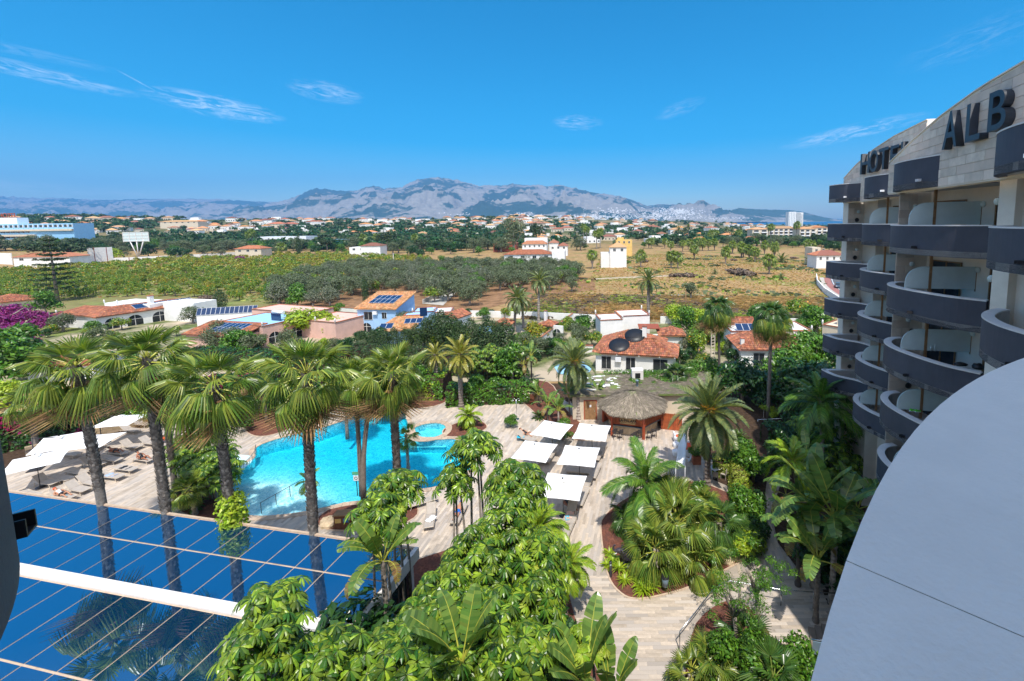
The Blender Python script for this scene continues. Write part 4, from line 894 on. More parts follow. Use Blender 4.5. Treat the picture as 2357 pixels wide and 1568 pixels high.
# pool
def watermat(name, k):
    m = bpy.data.materials.new(name); m.use_nodes = True; t = NT(m.node_tree); t.n.clear(); co = t.new('ShaderNodeNewGeometry').outputs['Position']
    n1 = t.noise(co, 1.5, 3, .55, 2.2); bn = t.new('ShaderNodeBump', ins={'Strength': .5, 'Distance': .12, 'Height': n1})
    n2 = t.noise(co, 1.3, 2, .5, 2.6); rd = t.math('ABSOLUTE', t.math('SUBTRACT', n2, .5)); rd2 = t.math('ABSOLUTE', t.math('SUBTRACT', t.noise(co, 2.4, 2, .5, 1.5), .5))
    caustic_tint = t.ramp(t.math('MINIMUM', rd, rd2), [(.0, (1, 1, 1)), (.02, (.98, 1, 1)), (.05, (.62, .80, .86)), (.16, (.45, .68, .78))])  # bright caustic net painted into the surface transparency, not cast by the ripples
    tr = t.new('ShaderNodeBsdfTransparent'); t.l.new(caustic_tint, tr.inputs[0]); gl = t.new('ShaderNodeBsdfGlossy', ins={'Roughness': .06}); t.l.new(bn.outputs[0], gl.inputs['Normal'])
    fr = t.new('ShaderNodeFresnel', ins={'IOR': 1.33}); t.l.new(bn.outputs[0], fr.inputs['Normal'])
    o = t.new('ShaderNodeOutputMaterial'); mx = t.new('ShaderNodeMixShader', ins={0: fr.outputs[0], 1: tr.outputs[0], 2: gl.outputs[0]}); t.l.new(mx.outputs[0], o.inputs[0])
    ab = t.new('ShaderNodeVolumeAbsorption', ins={'Color': (.0, .90, .96, 1), 'Density': k}); t.l.new(ab.outputs[0], o.inputs['Volume']); return m
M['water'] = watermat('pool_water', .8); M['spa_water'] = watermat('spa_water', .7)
M['pooltile'] = pmat('pool_tile', (.74, .88, .90), .5, .4, .06, 2.6); M['pooltile_pale'] = pmat('pool_tile_pale', (.62, .84, .88), .5, .4, .05, 2)
def basin(name, poly, depthf, mat, water, wz):
    n = len(poly); x0, x1 = min(p[0] for p in poly), max(p[0] for p in poly); y0, y1 = min(p[1] for p in poly), max(p[1] for p in poly)
    nx_, ny_ = int((x1-x0)/.5)+3, int((y1-y0)/.5)+3; b = MB(); b.add([(x0-.3+i*.5, y0-.3+j*.5, depthf(x0-.3+i*.5, y0-.3+j*.5)) for j in range(ny_) for i in range(nx_)], [(j*nx_+i, j*nx_+i+1, (j+1)*nx_+i+1, (j+1)*nx_+i) for j in range(ny_-1) for i in range(nx_-1)], 0, True)
    b.add([(x, y, .02) for x, y in poly]+[(x, y, -2.2) for x, y in poly], [(i, (i+1) % n, n+(i+1) % n, n+i) for i in range(n)]); s = b.build(name, mat, kind='structure')
    cx, cy = sum(p[0] for p in poly)/n, sum(p[1] for p in poly)/n; w = MB(); w.prism([(cx+(x-cx)*.998, cy+(y-cy)*.998) for x, y in poly], -2.1, wz); w.build(name.replace('basin', 'water'), water, kind='structure'); return s
BEACH = spline2(D2([(545, 1172), (560, 1120), (620, 1085), (700, 1070), (760, 1100), (770, 1140), (735, 1165), (640, 1186), (585, 1186)]), 4)
def pd(x, y):
    u, v = proj((x, y, 0)); d = max(0, math.hypot((u-620)/150, (v-1160)/70)-.75); return -.14-1.25*min(1, d/1.5)**.8
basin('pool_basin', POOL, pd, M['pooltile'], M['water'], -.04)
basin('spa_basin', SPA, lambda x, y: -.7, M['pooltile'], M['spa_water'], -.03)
def flat(name, poly, z, mat): 
    m = MB(); m.prism(poly, z-.02, z); return m.build(name, mat, kind='structure')
flat('paddling_pool_water', KID, .06, M['pooltile_pale'])
def stones(name, poly, w, z0, z1, mat, ln=.5, parent=None, label=None):
    """coping: one stone after the other round the outline"""
    L = [Vector(p) for p in poly]; a = sum(L[i].x*L[(i+1) % len(L)].y-L[(i+1) % len(L)].x*L[i].y for i in range(len(L)))
    if a < 0: L = L[::-1]
    L.append(L[0]); acc = [0]
    for p, q in zip(L[:-1], L[1:]): acc.append(acc[-1]+(q-p).length)
    N = max(6, int(acc[-1]/ln)); 
    def pt(s):
        s = s % acc[-1]; i = max(0, int(np.searchsorted(acc, s))-1); f = (s-acc[i])/max(1e-6, acc[i+1]-acc[i]); p = L[i].lerp(L[i+1], f); t = (L[i+1]-L[i]).normalized(); return p, Vector((t.y, -t.x))
    par = thing(name, label, 'pool edge')
    for i in range(N):
        (p, n1), (q, n2) = pt(acc[-1]*(i+.02)/N), pt(acc[-1]*(i+.98)/N); m = MB()
        m.prism([(p.x-n1.x*.06, p.y-n1.y*.06), (q.x-n2.x*.06, q.y-n2.y*.06), (q.x+n2.x*w, q.y+n2.y*w), (p.x+n1.x*w, p.y+n1.y*w)], z0, z1+random.uniform(-.004, .004)); m.build('coping_stone', mat, par)
stones('pool_coping', POOL, .42, .0, .06, M['coping'], .55, label='sandy stone edge running round the big free-form pool')
stones('spa_coping', SPA, .55, .0, .07, M['coping'], .5, label='sandy stone ring round the small oval spa pool')
# spa steps and ladder
t = thing('pool_ladder', 'chrome ladder at the far edge of the big pool', 'ladder', tuple(at(700, 985)))
for s in (-.25, .25):
    m = MB(); m.tube([(s, .35, .05), (s, .3, .7), (s, 0, .85), (s, -.3, .7), (s, -.35, -.6)], .022, 6); m.build('rail', M['steel'], t)
for z in (-.1, -.35): m = MB(); m.cbox((0, -.35, z), (.5, .1, .03)); m.build('step', M['steel'], t)
# handrail across the beach entry
def railing(name, label, pts, h, posts, mat='steel', r=.022, lower=False, cat='handrail'):
    t = thing(name, label, cat, (pts[0].x, pts[0].y, pts[0].z)); o = pts[0]; loc = [p-o for p in pts]
    m = MB(); m.tube([(p.x, p.y, p.z+h) for p in loc], r, 8); m.build('rail', M[mat], t)
    if lower: m = MB(); m.tube([(p.x, p.y, p.z+h*.5) for p in loc], r*.7, 6); m.build('rail', M[mat], t)
    for k in posts:
        i = int(k); f = k-i; p = loc[i].lerp(loc[min(i+1, len(loc)-1)], f); m = MB(); m.tube([(p.x, p.y, p.z), (p.x, p.y, p.z+h-r)], r, 8); m.build('post', M[mat], t)
    return t
railing('handrail', 'dark handrail rising out of the shallow end of the big pool', [at(602, 1182), at(700, 1125)], .85, [0, .33, .66, 1], 'iron')
k = [at(590, 1042), at(588, 1058), at(575, 1075), at(548, 1096)]
railing('pool_fence', 'curved steel railing between the small pale pool and the big pool', k, .8, [0, .5, 1, 1.5, 2, 2.5, 3], 'steel', .02, True)
# boundary wall behind the pool terrace: individual blocks
def blockwall(name, label, p0, p1, h, bw=.75, bh=.42, th=.35, mat='wallstone', z0=0):
    p0 = Vector(p0[:2]); p1 = Vector(p1[:2]); L = (p1-p0).length; a = math.atan2(p1.y-p0.y, p1.x-p0.x); t = thing(name, label, 'wall', (p0.x, p0.y, z0), a); m = MB(); m.box(0, .04, 0, L, th, h-.03); m.build('mortar', M['joint'], t)
    z = 0; r_ = 0; bms = []
    for k in range(4): m = MB(); w_ = bw*(.8+.15*k); m.box(.01, 0, .01, w_-.01, th+.03, bh-.01); bms.append((w_, m.mesh('block', M[mat])))
    while z < h-.1:
        s = -(r_ % 2)*.3
        while s < L-.2:
            w_, me = random.choice(bms)
            if s >= -.05: obj('block', me, t, (s, random.uniform(-.02, .01), z))
            s += w_
        z += bh; r_ += 1
    return t
blockwall('garden_wall', 'sandstone block wall behind the terrace with two grey bins hanging on it', at(1035, 930), at(1245, 928), 1.3)
blockwall('garden_wall', 'low ochre stone wall behind the left parasols below the flowering creeper', at(60, 1052), at(430, 950), .8, .8, .3, .3)
# glass roof
GA = [Vector((-37.2, 26.9)), Vector((-9.4, 21.45))]
gd = (GA[1]-GA[0]).normalized(); gn = Vector((gd.y, -gd.x))
GL = (GA[1]-GA[0]).length; M['blueglass'] = pmat('blue_glass', (.002, .015, .06), .02, .9, .1)
def blueglass():
    m = bpy.data.materials.new('tinted_glass'); m.use_nodes = True; t = NT(m.node_tree); t.n.clear(); co = t.new('ShaderNodeTexCoord').outputs['Object']
    b = t.new('ShaderNodeBsdfPrincipled', ins={'Roughness': .5, 'Specular IOR Level': 0.0}); t.l.new(t.ramp(t.noise(co, .25, 3), [(.3, (.0, .028, .085)), (.7, (.0, .038, .105))]), b.inputs[0])
    g = t.new('ShaderNodeBsdfGlossy', ins={'Roughness': .012, 'Color': (.75, .88, 1, 1)}); bn = t.new('ShaderNodeBump', ins={'Strength': .02, 'Distance': .01, 'Height': t.noise(co, 3, 2)}); t.l.new(bn.outputs[0], g.inputs['Normal'])
    lw = t.new('ShaderNodeLayerWeight', ins={'Blend': .25}); f = t.math('MULTIPLY_ADD', lw.outputs['Fresnel'], 1.3, .40, clamp=True)
    dust = t.ramp(t.noise(co, 26, 2, .5), [(.74, 0), (.78, .5)]); mx = t.new('ShaderNodeMixShader', ins={0: f, 1: b.outputs[0], 2: g.outputs[0]})
    d = t.new('ShaderNodeBsdfDiffuse', ins={'Color': (.4, .5, .6, 1)}); mx2 = t.new('ShaderNodeMixShader', ins={0: t.math('MULTIPLY', dust, .5), 1: mx.outputs[0], 2: d.outputs[0]})
    t.l.new(mx2.outputs[0], t.new('ShaderNodeOutputMaterial').inputs[0]); return m
M['blueglass'] = blueglass()
GR = thing('glass_roof', 'big blue glass roof with pale joints reflecting the palms in the lower left', 'glass roof', (GA[1].x, GA[1].y, 4.0), math.atan2(-gd.y, -gd.x))
# local x runs along the long edge (to the left), local y towards the camera side
ux = lambda a: a; gpan = 1.72
LX = GL+3; rows = [(0.03, 2.15), (2.18, 4.45), (5.05, 8.3), (8.33, 11.6)]
pane = {}
def panemesh(w, h):
    k = (round(w, 2), round(h, 2))
    if k not in pane: m = MB(); m.box(.03, .03, -.02, w-.03, h-.03, 0); pane[k] = m.mesh('glass_pane', M['blueglass'])
    return pane[k]
for ri, (y0, y1) in enumerate(rows):
    x = .06 if ri < 2 else 3.1
    while x < LX: obj('glass_pane', panemesh(gpan, y1-y0), GR, (x, y0, 0)); x += gpan
m = MB(); m.box(.03, .0, -.10, LX, 4.48, -.03); m.box(3.05, 5.0, -.10, LX, 11.7, -.03); m.build('joint_sealant', M['coping'], GR)
m = MB(); m.box(-.02, -.12, -.35, LX, -.001, .05); m.build('edge_beam', M['coping'], GR)
m = MB(); m.box(-.25, -.12, -.55, -.021, 4.9, .06); m.box(-.25, 4.48, -.55, LX, 4.99, .08); m.box(-.05, 4.60, .081, LX, 4.72, .20); m.build('gutter', M['cap'], GR)
m = MB()
for x in (0, 4, 8, 12, 16, 20, 24): m.box(x, .1, -4, x+.2, .3, -.36)
m.box(-.1, 2.2, -4, .1, 2.4, -.55); m.box(-.1, 4.4, -4, .1, 4.6, -.55); m.build('post', M['cap'], GR)
m = MB(); m.box(0.1, .2, -3.9, LX, 11.5, -3.7); m.build('interior_floor', M['joint'], GR)
m = MB(); m.box(-.03, .35, -3.95, .0, 2.15, -.6); m.box(-.03, 2.45, -3.95, 0, 4.35, -.6); m.build('side_glazing', M['glass'], GR)
# ============================================================ parasols, loungers, bar, people
def Z3(x, y): return ((1800+x/1.8445)/1.7378, (1300+y/1.8445)/1.7378)
def Z0(x, y): return ((x/1.8445)/1.7378, (1200+y/1.8445)/1.7378)
def ZB(x, y): return ((2300+x/3.485)/1.7378, (1500+y/3.485)/1.7378)
def ZL(x, y): return ((1000+x/1.9008)/1.7378, (1900+y/1.9008)/1.7378)
def parasol(label, c, rz, w=3.0, d=3.0, z=2.25, cant=None, tilt=(0, 0), group=None):
    t = thing('parasol', label, 'parasol', (c[0], c[1], .03), rz, group); n = 8; vs = []; fs = []
    for j in range(n+1):
        for i in range(n+1):
            x, y = (i/n-.5)*w, (j/n-.5)*d; k = max(abs(x)/(w/2), abs(y)/(d/2)); sag = .05*math.sin(PI*abs(x)/(w/2))*math.sin(PI*abs(y)/(d/2)); edge = .07*(1-(2*abs((x/w*2 if abs(y)/(d/2) >= abs(x)/(w/2) else y/d*2))-1)**2) if k > .99 else 0
            q = 1-.045*(1 if k > .99 else 0)*(1-abs(min(abs(x)/(w/2), abs(y)/(d/2))))
            vs.append((x*q, y*q, z+.48*(1-k)-sag+x*tilt[0]+y*tilt[1]))
    fs = [(j*(n+1)+i, j*(n+1)+i+1, (j+1)*(n+1)+i+1, (j+1)*(n+1)+i) for j in range(n) for i in range(n)]
    m = MB(); m.add(vs, fs, 0, False); m.add([(x, y, zz-.012) for x, y, zz in vs], [f[::-1] for f in fs]); cn = m.build('canopy', M['canvas'], t)
    m = MB(); s = .27; m.add([(-s, -s, z+.46), (s, -s, z+.46), (s, s, z+.46), (-s, s, z+.46), (0, 0, z+.60)], [(0, 1, 4), (1, 2, 4), (2, 3, 4), (3, 0, 4)]); m.build('vent_cap', M['canvas'], cn)
    m = MB(); m.lathe([(0, .05), (.06, .05), (.065, .0), (.02, -.05)], 10, c=(0, 0, z+.58)); m.build('finial', M['black'], t)
    for a in range(4):
        sx, sy = (1, 1, -1, -1)[a]*w/2*.97, (1, -1, 1, -1)[a]*d/2*.97; m = MB(); m.tube([(0, 0, z+.42), (sx, sy, z-.03+sx*tilt[0]+sy*tilt[1])], .012, 4); m.build('rib', M['iron'], t)
    m = MB()
    if cant: m.tube([(cant[0], cant[1], 0), (cant[0], cant[1], 2.9)], .04, 8); m.tube([(cant[0], cant[1], 2.85), (0, 0, z+.5)], .03, 6); m.cbox((cant[0], cant[1], .04), (.9, .9, .08))
    else: m.tube([(0, 0, 0), (0, 0, z+.45)], .026, 8); m.lathe([(.3, 0), (.3, .06), (.05, .1)], 14)
    m.build('pole', M['iron'], t); return t
def quad_par(label, pts, z, w=None, **k):
    P_ = [at(*q, z) for q in pts]; c = sum(P_, Vector())/4; e = (P_[1]-P_[0])+(P_[2]-P_[3]); f = (P_[3]-P_[0])+(P_[2]-P_[1]); a = math.atan2(e.y, e.x); ww = w or (e.length/2, f.length/2)
    return parasol(label, c, a, ww[0], ww[1], z, **k)
quad_par('white square parasol nearest the palapa door, at the far end of the left column', [Z3(690, 700), Z3(900, 740), Z3(830, 850), Z3(590, 815)], 2.25, (3, 3))
quad_par('white square parasol next to the bar stools, at the far end of the right column', [Z3(955, 727), Z3(1189, 745), Z3(1145, 863), Z3(900, 840)], 2.25, (3, 3))
quad_par('white square parasol in the middle of the left column', [Z3(560, 855), Z3(788, 883), Z3(715, 1020), Z3(440, 985)], 2.25, (3, 3))
quad_par('white square parasol in the middle of the right column', [Z3(850, 890), Z3(1110, 908), Z3(1060, 1055), Z3(790, 1030)], 2.25, (3, 3))
quad_par('nearest and largest looking white square parasol, over people in its shade', [Z3(720, 1090), Z3(1022, 1110), Z3(945, 1312), Z3(638, 1275)], 2.25, (3, 3))
quad_par('white parasol at the left edge of the photo, standing on a dark pole', [Z0(40, 1160), Z0(360, 1140), Z0(540, 1162), Z0(120, 1315)], 2.3, (3.2, 3.2))
c2 = at(*Z0(690, 1045), 2.3); parasol('white parasol right behind the first leaning palm trunk, over a tanned sunbather', c2, R(12), 3.0, 2.9, 2.3)
c2 = at(*Z0(440, 1045), 2.4); parasol('tilted white cantilever parasol in front of the flowering creeper wall', c2, R(28), 3.0, 2.6, 2.3, cant=(-1.9, .6), tilt=(0, .16))
c2 = at(*Z0(890, 893), 2.4); parasol('white cantilever parasol between the first two leaning palm trunks', c2, R(10), 3.2, 2.7, 2.4, cant=(-2.1, .4))
c2 = at(*Z0(1230, 785), 2.4); parasol('farthest white parasol of the left group, behind the second leaning palm trunk', c2, R(10), 3.0, 2.6, 2.4)
# lounger prototype
LP = {}
def lounger_meshes():
    for up in (0, 1):
        a = R(38) if up else R(3); b = Vector((-.35, 0, .36)); L = .78; e = b+Vector((-math.cos(a)*L, 0, math.sin(a)*L))
        m = MB(); m.box(-.35, -.30, .345, 1.05, .30, .365); LP['seat', up] = m.mesh('seat', M['mesh_taupe'])
        m = MB(); mm = Matrix.Translation(b) @ Matrix.Rotation(a, 4, 'Y'); m.box(-L, -.30, -.012, -.01, .30, .012, 0, mm); LP['backrest', up] = m.mesh('backrest', M['mesh_taupe'])
        m = MB()
        for s in (-.33, .33): m.tube([(-.95, s, .33), (1.08, s, .35)], .026, 4, sm=False); m.tube([tuple(b+Vector((0, s*.97, .01))), tuple(e+Vector((0, s*.97, .01)))], .022, 4, sm=False)
        m.tube([(1.08, -.33, .35), (1.08, .33, .35)], .026, 4, sm=False); m.tube([tuple(e+Vector((0, -.32, .01))), tuple(e+Vector((0, .32, .01)))], .022, 4, sm=False); LP['frame', up] = m.mesh('frame', M['frame_taupe'])
        m = MB(); m.tube([(0, 0, .34), (.12, 0, 0)], .028, 4, sm=False); LP['leg'] = m.mesh('leg', M['frame_taupe'])
lounger_meshes(); LN = []
def lounger(label, c, az, up=0, group='taupe sun loungers on the deck'):
    t = thing('sun_lounger', label, 'sun lounger', (c[0], c[1], .034), az, group)
    for k in ('seat', 'backrest', 'frame'): obj(k, LP[k, up], t)
    for x, y, s in ((-.75, .31, -1), (-.75, -.31, -1), (.8, .31, 1), (.8, -.31, 1)): obj('leg', LP['leg'], t, (x, y, 0), (0, 0, 0 if s > 0 else PI))
    LN.append(t); return t
def dirang(z, a, b): p, q = at(*z(*a), 0), at(*z(*b), 0); return math.atan2(q.y-p.y, q.x-p.x)
LA = dirang(Z0, (480, 1385), (690, 1420)); LB = dirang(Z0, (900, 1070), (1060, 1100))
left_loungers = [((1045, 915), 1, 'beige lounger with raised back right of the farthest cantilever parasol'), ((960, 960), 1, 'lounger with raised back at the right edge of the cantilever parasol'), ((1290, 935), 0, 'lounger behind the second leaning palm, beside the pool terrace'), ((1345, 895), 0, 'farthest lounger, right of the second leaning palm trunk'),
 ((970, 1080), 1, 'lounger with raised back above the tanned man, left of the second palm trunk'), ((1110, 1055), 1, 'lounger just left of the second palm trunk holding a towel'), ((1290, 1075), 0, 'lounger between the second palm trunk and the thin dark trunk'), ((870, 1125), 0, 'lounger the tanned man in dark shorts is lying on'),
 ((820, 1175), 0, 'lounger with a folded pale cloth beside the tanned man'), ((690, 1210), 1, 'lounger partly behind the first leaning palm trunk'), ((570, 1268), 0, 'flat lounger left of the first leaning palm trunk'), ((825, 1300), 0, 'lounger with a blue-white towel right of the first leaning palm trunk'), ((930, 1245), 0, 'lounger with a dark towel near the middle of the left deck'),
 ((1060, 1175), 0, 'lounger of the seated person beside the second palm trunk'), ((660, 1345), 1, 'pale lounger with raised back right beside the first palm trunk'), ((575, 1395), 1, 'pale lounger with raised back next to the sunbathing woman'), ((455, 1315), 0, 'flat lounger in the shade of the leftmost parasol, right one'), ((345, 1345), 1, 'lounger with raised back below the leftmost parasol pole'),
 ((215, 1435), 0, 'lounger at the glass roof edge close to the left edge'), ((465, 1450), 1, 'lounger carrying the woman in a striped top, by the glass roof'), ((520, 1135), 0, 'lounger in shade under the parasol row at the stone wall'), ((700, 1075), 0, 'lounger in shade below the parasol behind the first palm trunk'), ((1200, 985), 1, 'lounger glimpsed between the two palm trunks at the back')]
for (p, up, lab) in left_loungers: lounger(lab, at(*Z0(*p), .3), LA+random.uniform(-.05, .05), up)
RA = dirang(Z3, (905, 1400), (850, 1520))
for (p, az_, up, lab) in [((565, 838), dirang(Z3, (510, 820), (640, 855)), 1, 'lounger under the woman in a black swimsuit, left of the far parasol'), ((735, 970), None, 0, 'lounger peeping out right of the middle left parasol'), ((640, 1010), None, 0, 'lounger under the middle left parasol'), ((415, 1060), dirang(Z3, (470, 1060), (360, 1050)), 0, 'lounger of the person on a blue towel by the pool'),
   ((1095, 955), None, 0, 'lounger between the two right-column parasols at the far end'), ((1070, 1080), None, 0, 'lounger in the right parasol column beyond the nearest parasol'), ((1000, 1190), None, 0, 'lounger sticking out right of the nearest parasol'), ((975, 1270), None, 0, 'lounger behind the front right corner of the nearest parasol'), ((880, 1420), None, 1, 'lounger with a pink striped towel below the nearest parasol'),
   ((870, 1495), None, 0, 'lounger at the palm leaves below the nearest parasol'), ((950, 1080), dirang(Z3, (900, 1080), (1020, 1090)), 0, 'lounger in the shade of the middle right parasol'), ((1120, 920), None, 0, 'lounger close to the bar stools beside the far right parasol'), ((65, 1395), dirang(Z3, (80, 1340), (30, 1440)), 0, 'lounger under the person in a blue cap, behind the glossy leaves')]:
    lounger(lab, at(*Z3(*p), .3), RA if az_ is None else az_, up)
lounger('pale lounger with a white bundle right of the glass roof corner', at(*ZL(1370, 330), .3), dirang(ZL, (1380, 250), (1350, 420)), 1)
lounger('lounger at the pool edge in the gap above the white bundle', at(*ZL(1310, 205), .3), dirang(ZL, (1240, 210), (1380, 170)), 0)
# ---- people: one continuous skinned body each
def body(name, label, loc, rz, joints, edges, radii, skin, parts=(), cat='person'):
    me = bpy.data.meshes.new('body'); me.from_pydata([Vector(j) for j in joints], edges, []); o = bpy.data.objects.new('body', me); COL.objects.link(o)
    md = o.modifiers.new('s', 'SKIN'); md.use_smooth_shade = True; sk = me.skin_vertices[0].data if me.skin_vertices else None
    if sk is None:
        bpy.context.view_layer.objects.active = o
    for i, r_ in enumerate(radii): me.skin_vertices[0].data[i].radius = (r_, r_)
    me.skin_vertices[0].data[0].use_root = True; s2 = o.modifiers.new('u', 'SUBSURF'); s2.levels = 1; s2.render_levels = 1
    dg = bpy.context.evaluated_depsgraph_get(); m2 = bpy.data.meshes.new_from_object(o.evaluated_get(dg)); bpy.data.objects.remove(o)
    m2.materials.clear(); m2.materials.append(M[skin]); return m2
def add_skin(me):
    return me
def person_lying(label, c, rz, z, skin='skin', suit='black', top=False, sit=.5, hair='brown', knee=.25, towel=None, cap=None):
    """x: towards the feet, origin at the hips"""
    a = sit; hp = Vector((0, 0, .12)); up = Vector((-math.cos(a), 0, math.sin(a)))
    J = [hp, hp+up*.25, hp+up*.48, hp+up*.58, hp+up*.66+Vector((0, 0, .03)), hp+up*.80+Vector((0, 0, .03))]
    Rr = [.15, .13, .15, .07, .075, .085]; E = [(0, 1), (1, 2), (2, 3), (3, 4), (4, 5)]
    for s in (-1, 1):
        b = len(J); J += [hp+Vector((.02, .10*s, 0)), hp+Vector((.42, .13*s, knee*(1 if s > 0 else .5))), hp+Vector((.80, .14*s, -.02)), hp+Vector((.90, .16*s, .06))]; Rr += [.095, .06, .04, .035]; E += [(0, b), (b, b+1), (b+1, b+2), (b+2, b+3)]
        b = len(J); J += [hp+up*.46+Vector((0, .19*s, 0)), hp+up*.25+Vector((.02, .30*s, .0)), hp+up*.05+Vector((.05, .24*s, .08)), hp+up*-.02+Vector((.08, .20*s, .10))]; Rr += [.055, .042, .032, .03]; E += [(2, b), (b, b+1), (b+1, b+2), (b+2, b+3)]
    t = thing('person', label, 'person', (c[0], c[1], z), rz)
    me = bpy.data.meshes.new('body'); me.from_pydata(J, E, []); o = bpy.data.objects.new('body', me); COL.objects.link(o)
    bpy.context.view_layer.objects.active = o; md = o.modifiers.new('s', 'SKIN'); bpy.context.view_layer.update()
    if not me.skin_vertices: bpy.ops.object.select_all(action='DESELECT') if False else None
    sk = me.skin_vertices[0].data if len(me.skin_vertices) else me.attributes.new('x', 'FLOAT', 'POINT') and None
    if sk:
        for i, r_ in enumerate(Rr): sk[i].radius = (r_, r_)
        sk[0].use_root = True
    o.modifiers.new('u', 'SUBSURF').levels = 1
    dg = bpy.context.evaluated_depsgraph_get(); m2 = bpy.data.meshes.new_from_object(o.evaluated_get(dg)); bpy.data.objects.remove(o)
    m2.materials.clear(); m2.materials.append(M[skin]); m2.polygons.foreach_set('use_smooth', [True]*len(m2.polygons)); obj('body', m2, t)
    m = MB(); m.tube([tuple(hp+up*-.08), tuple(hp+up*.04), tuple(hp+up*.14)], [.13, .175, .15], 10)
    for s in (-1, 1): m.tube([tuple(hp+Vector((.0, .10*s, 0))), tuple(hp+Vector((.16, .11*s, knee*.25)))], [.12, .105], 8)
    m.build('swim_shorts' if not top else 'swimsuit_bottom', M[suit], t)
    if top: m = MB(); m.tube([tuple(hp+up*.1), tuple(hp+up*.25), tuple(hp+up*.46)], [.155, .15, .168], 10); m.build('swimsuit_top', M[top], t)
    hd = hp+up*.76+Vector((0, 0, .03)); m = MB(); m.lathe([(0, -.06), (.09, -.05), (.112, .0), (.09, .08), (0, .115)], 10); rt = up.to_track_quat('Z', 'Y').to_matrix(); m.v = [tuple(hd+rt @ Vector(v)-Vector((0.02, 0, .02))) for v in m.v]; m.build('cap' if cap else 'hair', M[cap or hair], t)
    fc = MB()
    for s in (-1, 1): fc.cbox(tuple(hd+Vector((.02, .035*s, .085))), (.02, .022, .012))
    fc.build('sunglasses', M['black'], t)
    return t
ppl = [('sunbathing woman with a striped top on the lounger by the glass roof', Z0, (455, 1440), LA, 'skin', 'black', 'plastic_white', .5, 'orange', .22, None),
 ('tanned man in dark shorts lying in the shade behind the first palm', Z0, (850, 1120), LA, 'skin_tan', 'black', False, .35, 'black', .22, None),
 ('person sitting in dark clothes at the second palm trunk', Z0, (1050, 1172), LA, 'skin_tan', 'black', 'black', .8, 'black', .25, None),
 ('tanned person lying behind the second palm trunk', Z0, (1215, 1030), LA, 'skin_tan', 'orange', False, .3, 'black', .1, None),
 ('woman in a black swimsuit reclining left of the far parasol', Z3, (560, 808), dirang(Z3, (510, 820), (640, 855)), 'skin', 'black', 'black', .5, 'brown', .25, None),
 ('person lying with feet to the pool on a blue towel', Z3, (420, 1052), dirang(Z3, (470, 1060), (360, 1050)), 'skin', 'towel_blue', False, .25, 'brown', .1, None),
 ('person with a blue cap lying behind the glossy leaves by the pool', Z3, (60, 1385), dirang(Z3, (75, 1340), (30, 1440)), 'skin', 'towel_blue', False, .35, 'brown', .1, 'towel_blue'),
 ('person in dark clothes lying in the shade of the nearest parasol', Z3, (880, 1335), RA+.9, 'skin_tan', 'black', 'black', .3, 'black', .1, None),
 ('sitting person beside the pole of the far left-column parasol', Z3, (838, 822), RA, 'skin_tan', 'black', False, .9, 'black', .2, None)]
for lab, z_, p, rz, skin, suit, top, sit, hair, knee, cap in ppl:
    q = at(*z_(*p), .4); person_lying(lab, q, rz, .34, skin, suit, top, sit, hair, knee, None, cap)
def towel(label, z_, p, rz, mat, w=.9, d=.5, h=.385):
    q = at(*z_(*p), h); m = MB(); n = 8; vs = [((i/n-.5)*w, (j/4-.5)*d, .02*math.sin(i*1.9+j*2.3)+.03*math.sin(i*.9)+.02) for j in range(5) for i in range(n+1)]
    m.add(vs, [(j*(n+1)+i, j*(n+1)+i+1, (j+1)*(n+1)+i+1, (j+1)*(n+1)+i) for j in range(4) for i in range(n)], 0, True); o = m.build('towel', M[mat], loc=(q.x, q.y, h), rot=(0, 0, rz), label=label, category='towel'); s = o.modifiers.new('t', 'SOLIDIFY'); s.thickness = .015
towel('pale blue towel spread on the lounger right of the first palm trunk', Z0, (820, 1292), LA, 'shirt'); towel('dark towel lying on the lounger near the middle of the left deck', Z0, (925, 1238), LA, 'black')
towel('turquoise towel beneath the sunbathing woman by the glass roof', Z0, (425, 1448), LA, 'towel', 1.3, .6, .37); towel('turquoise towel under the woman in the black swimsuit', Z3, (520, 825), .3, 'towel', .7, .55, .40)
towel('bright blue towel on the poolside lounger', Z3, (430, 1065), RA, 'towel_blue', .8, .6, .375); towel('pink striped towel over the lounger below the nearest parasol', Z3, (885, 1395), RA, 'pinkw', .9, .55, .42)
towel('white bundle on the lounger right of the glass roof corner', ZL, (1375, 335), 1.2, 'canvas', .7, .5, .42); towel('teal cloth beside the pink towel below the nearest parasol', Z3, (865, 1425), RA+.4, 'towel', .5, .3, .41)
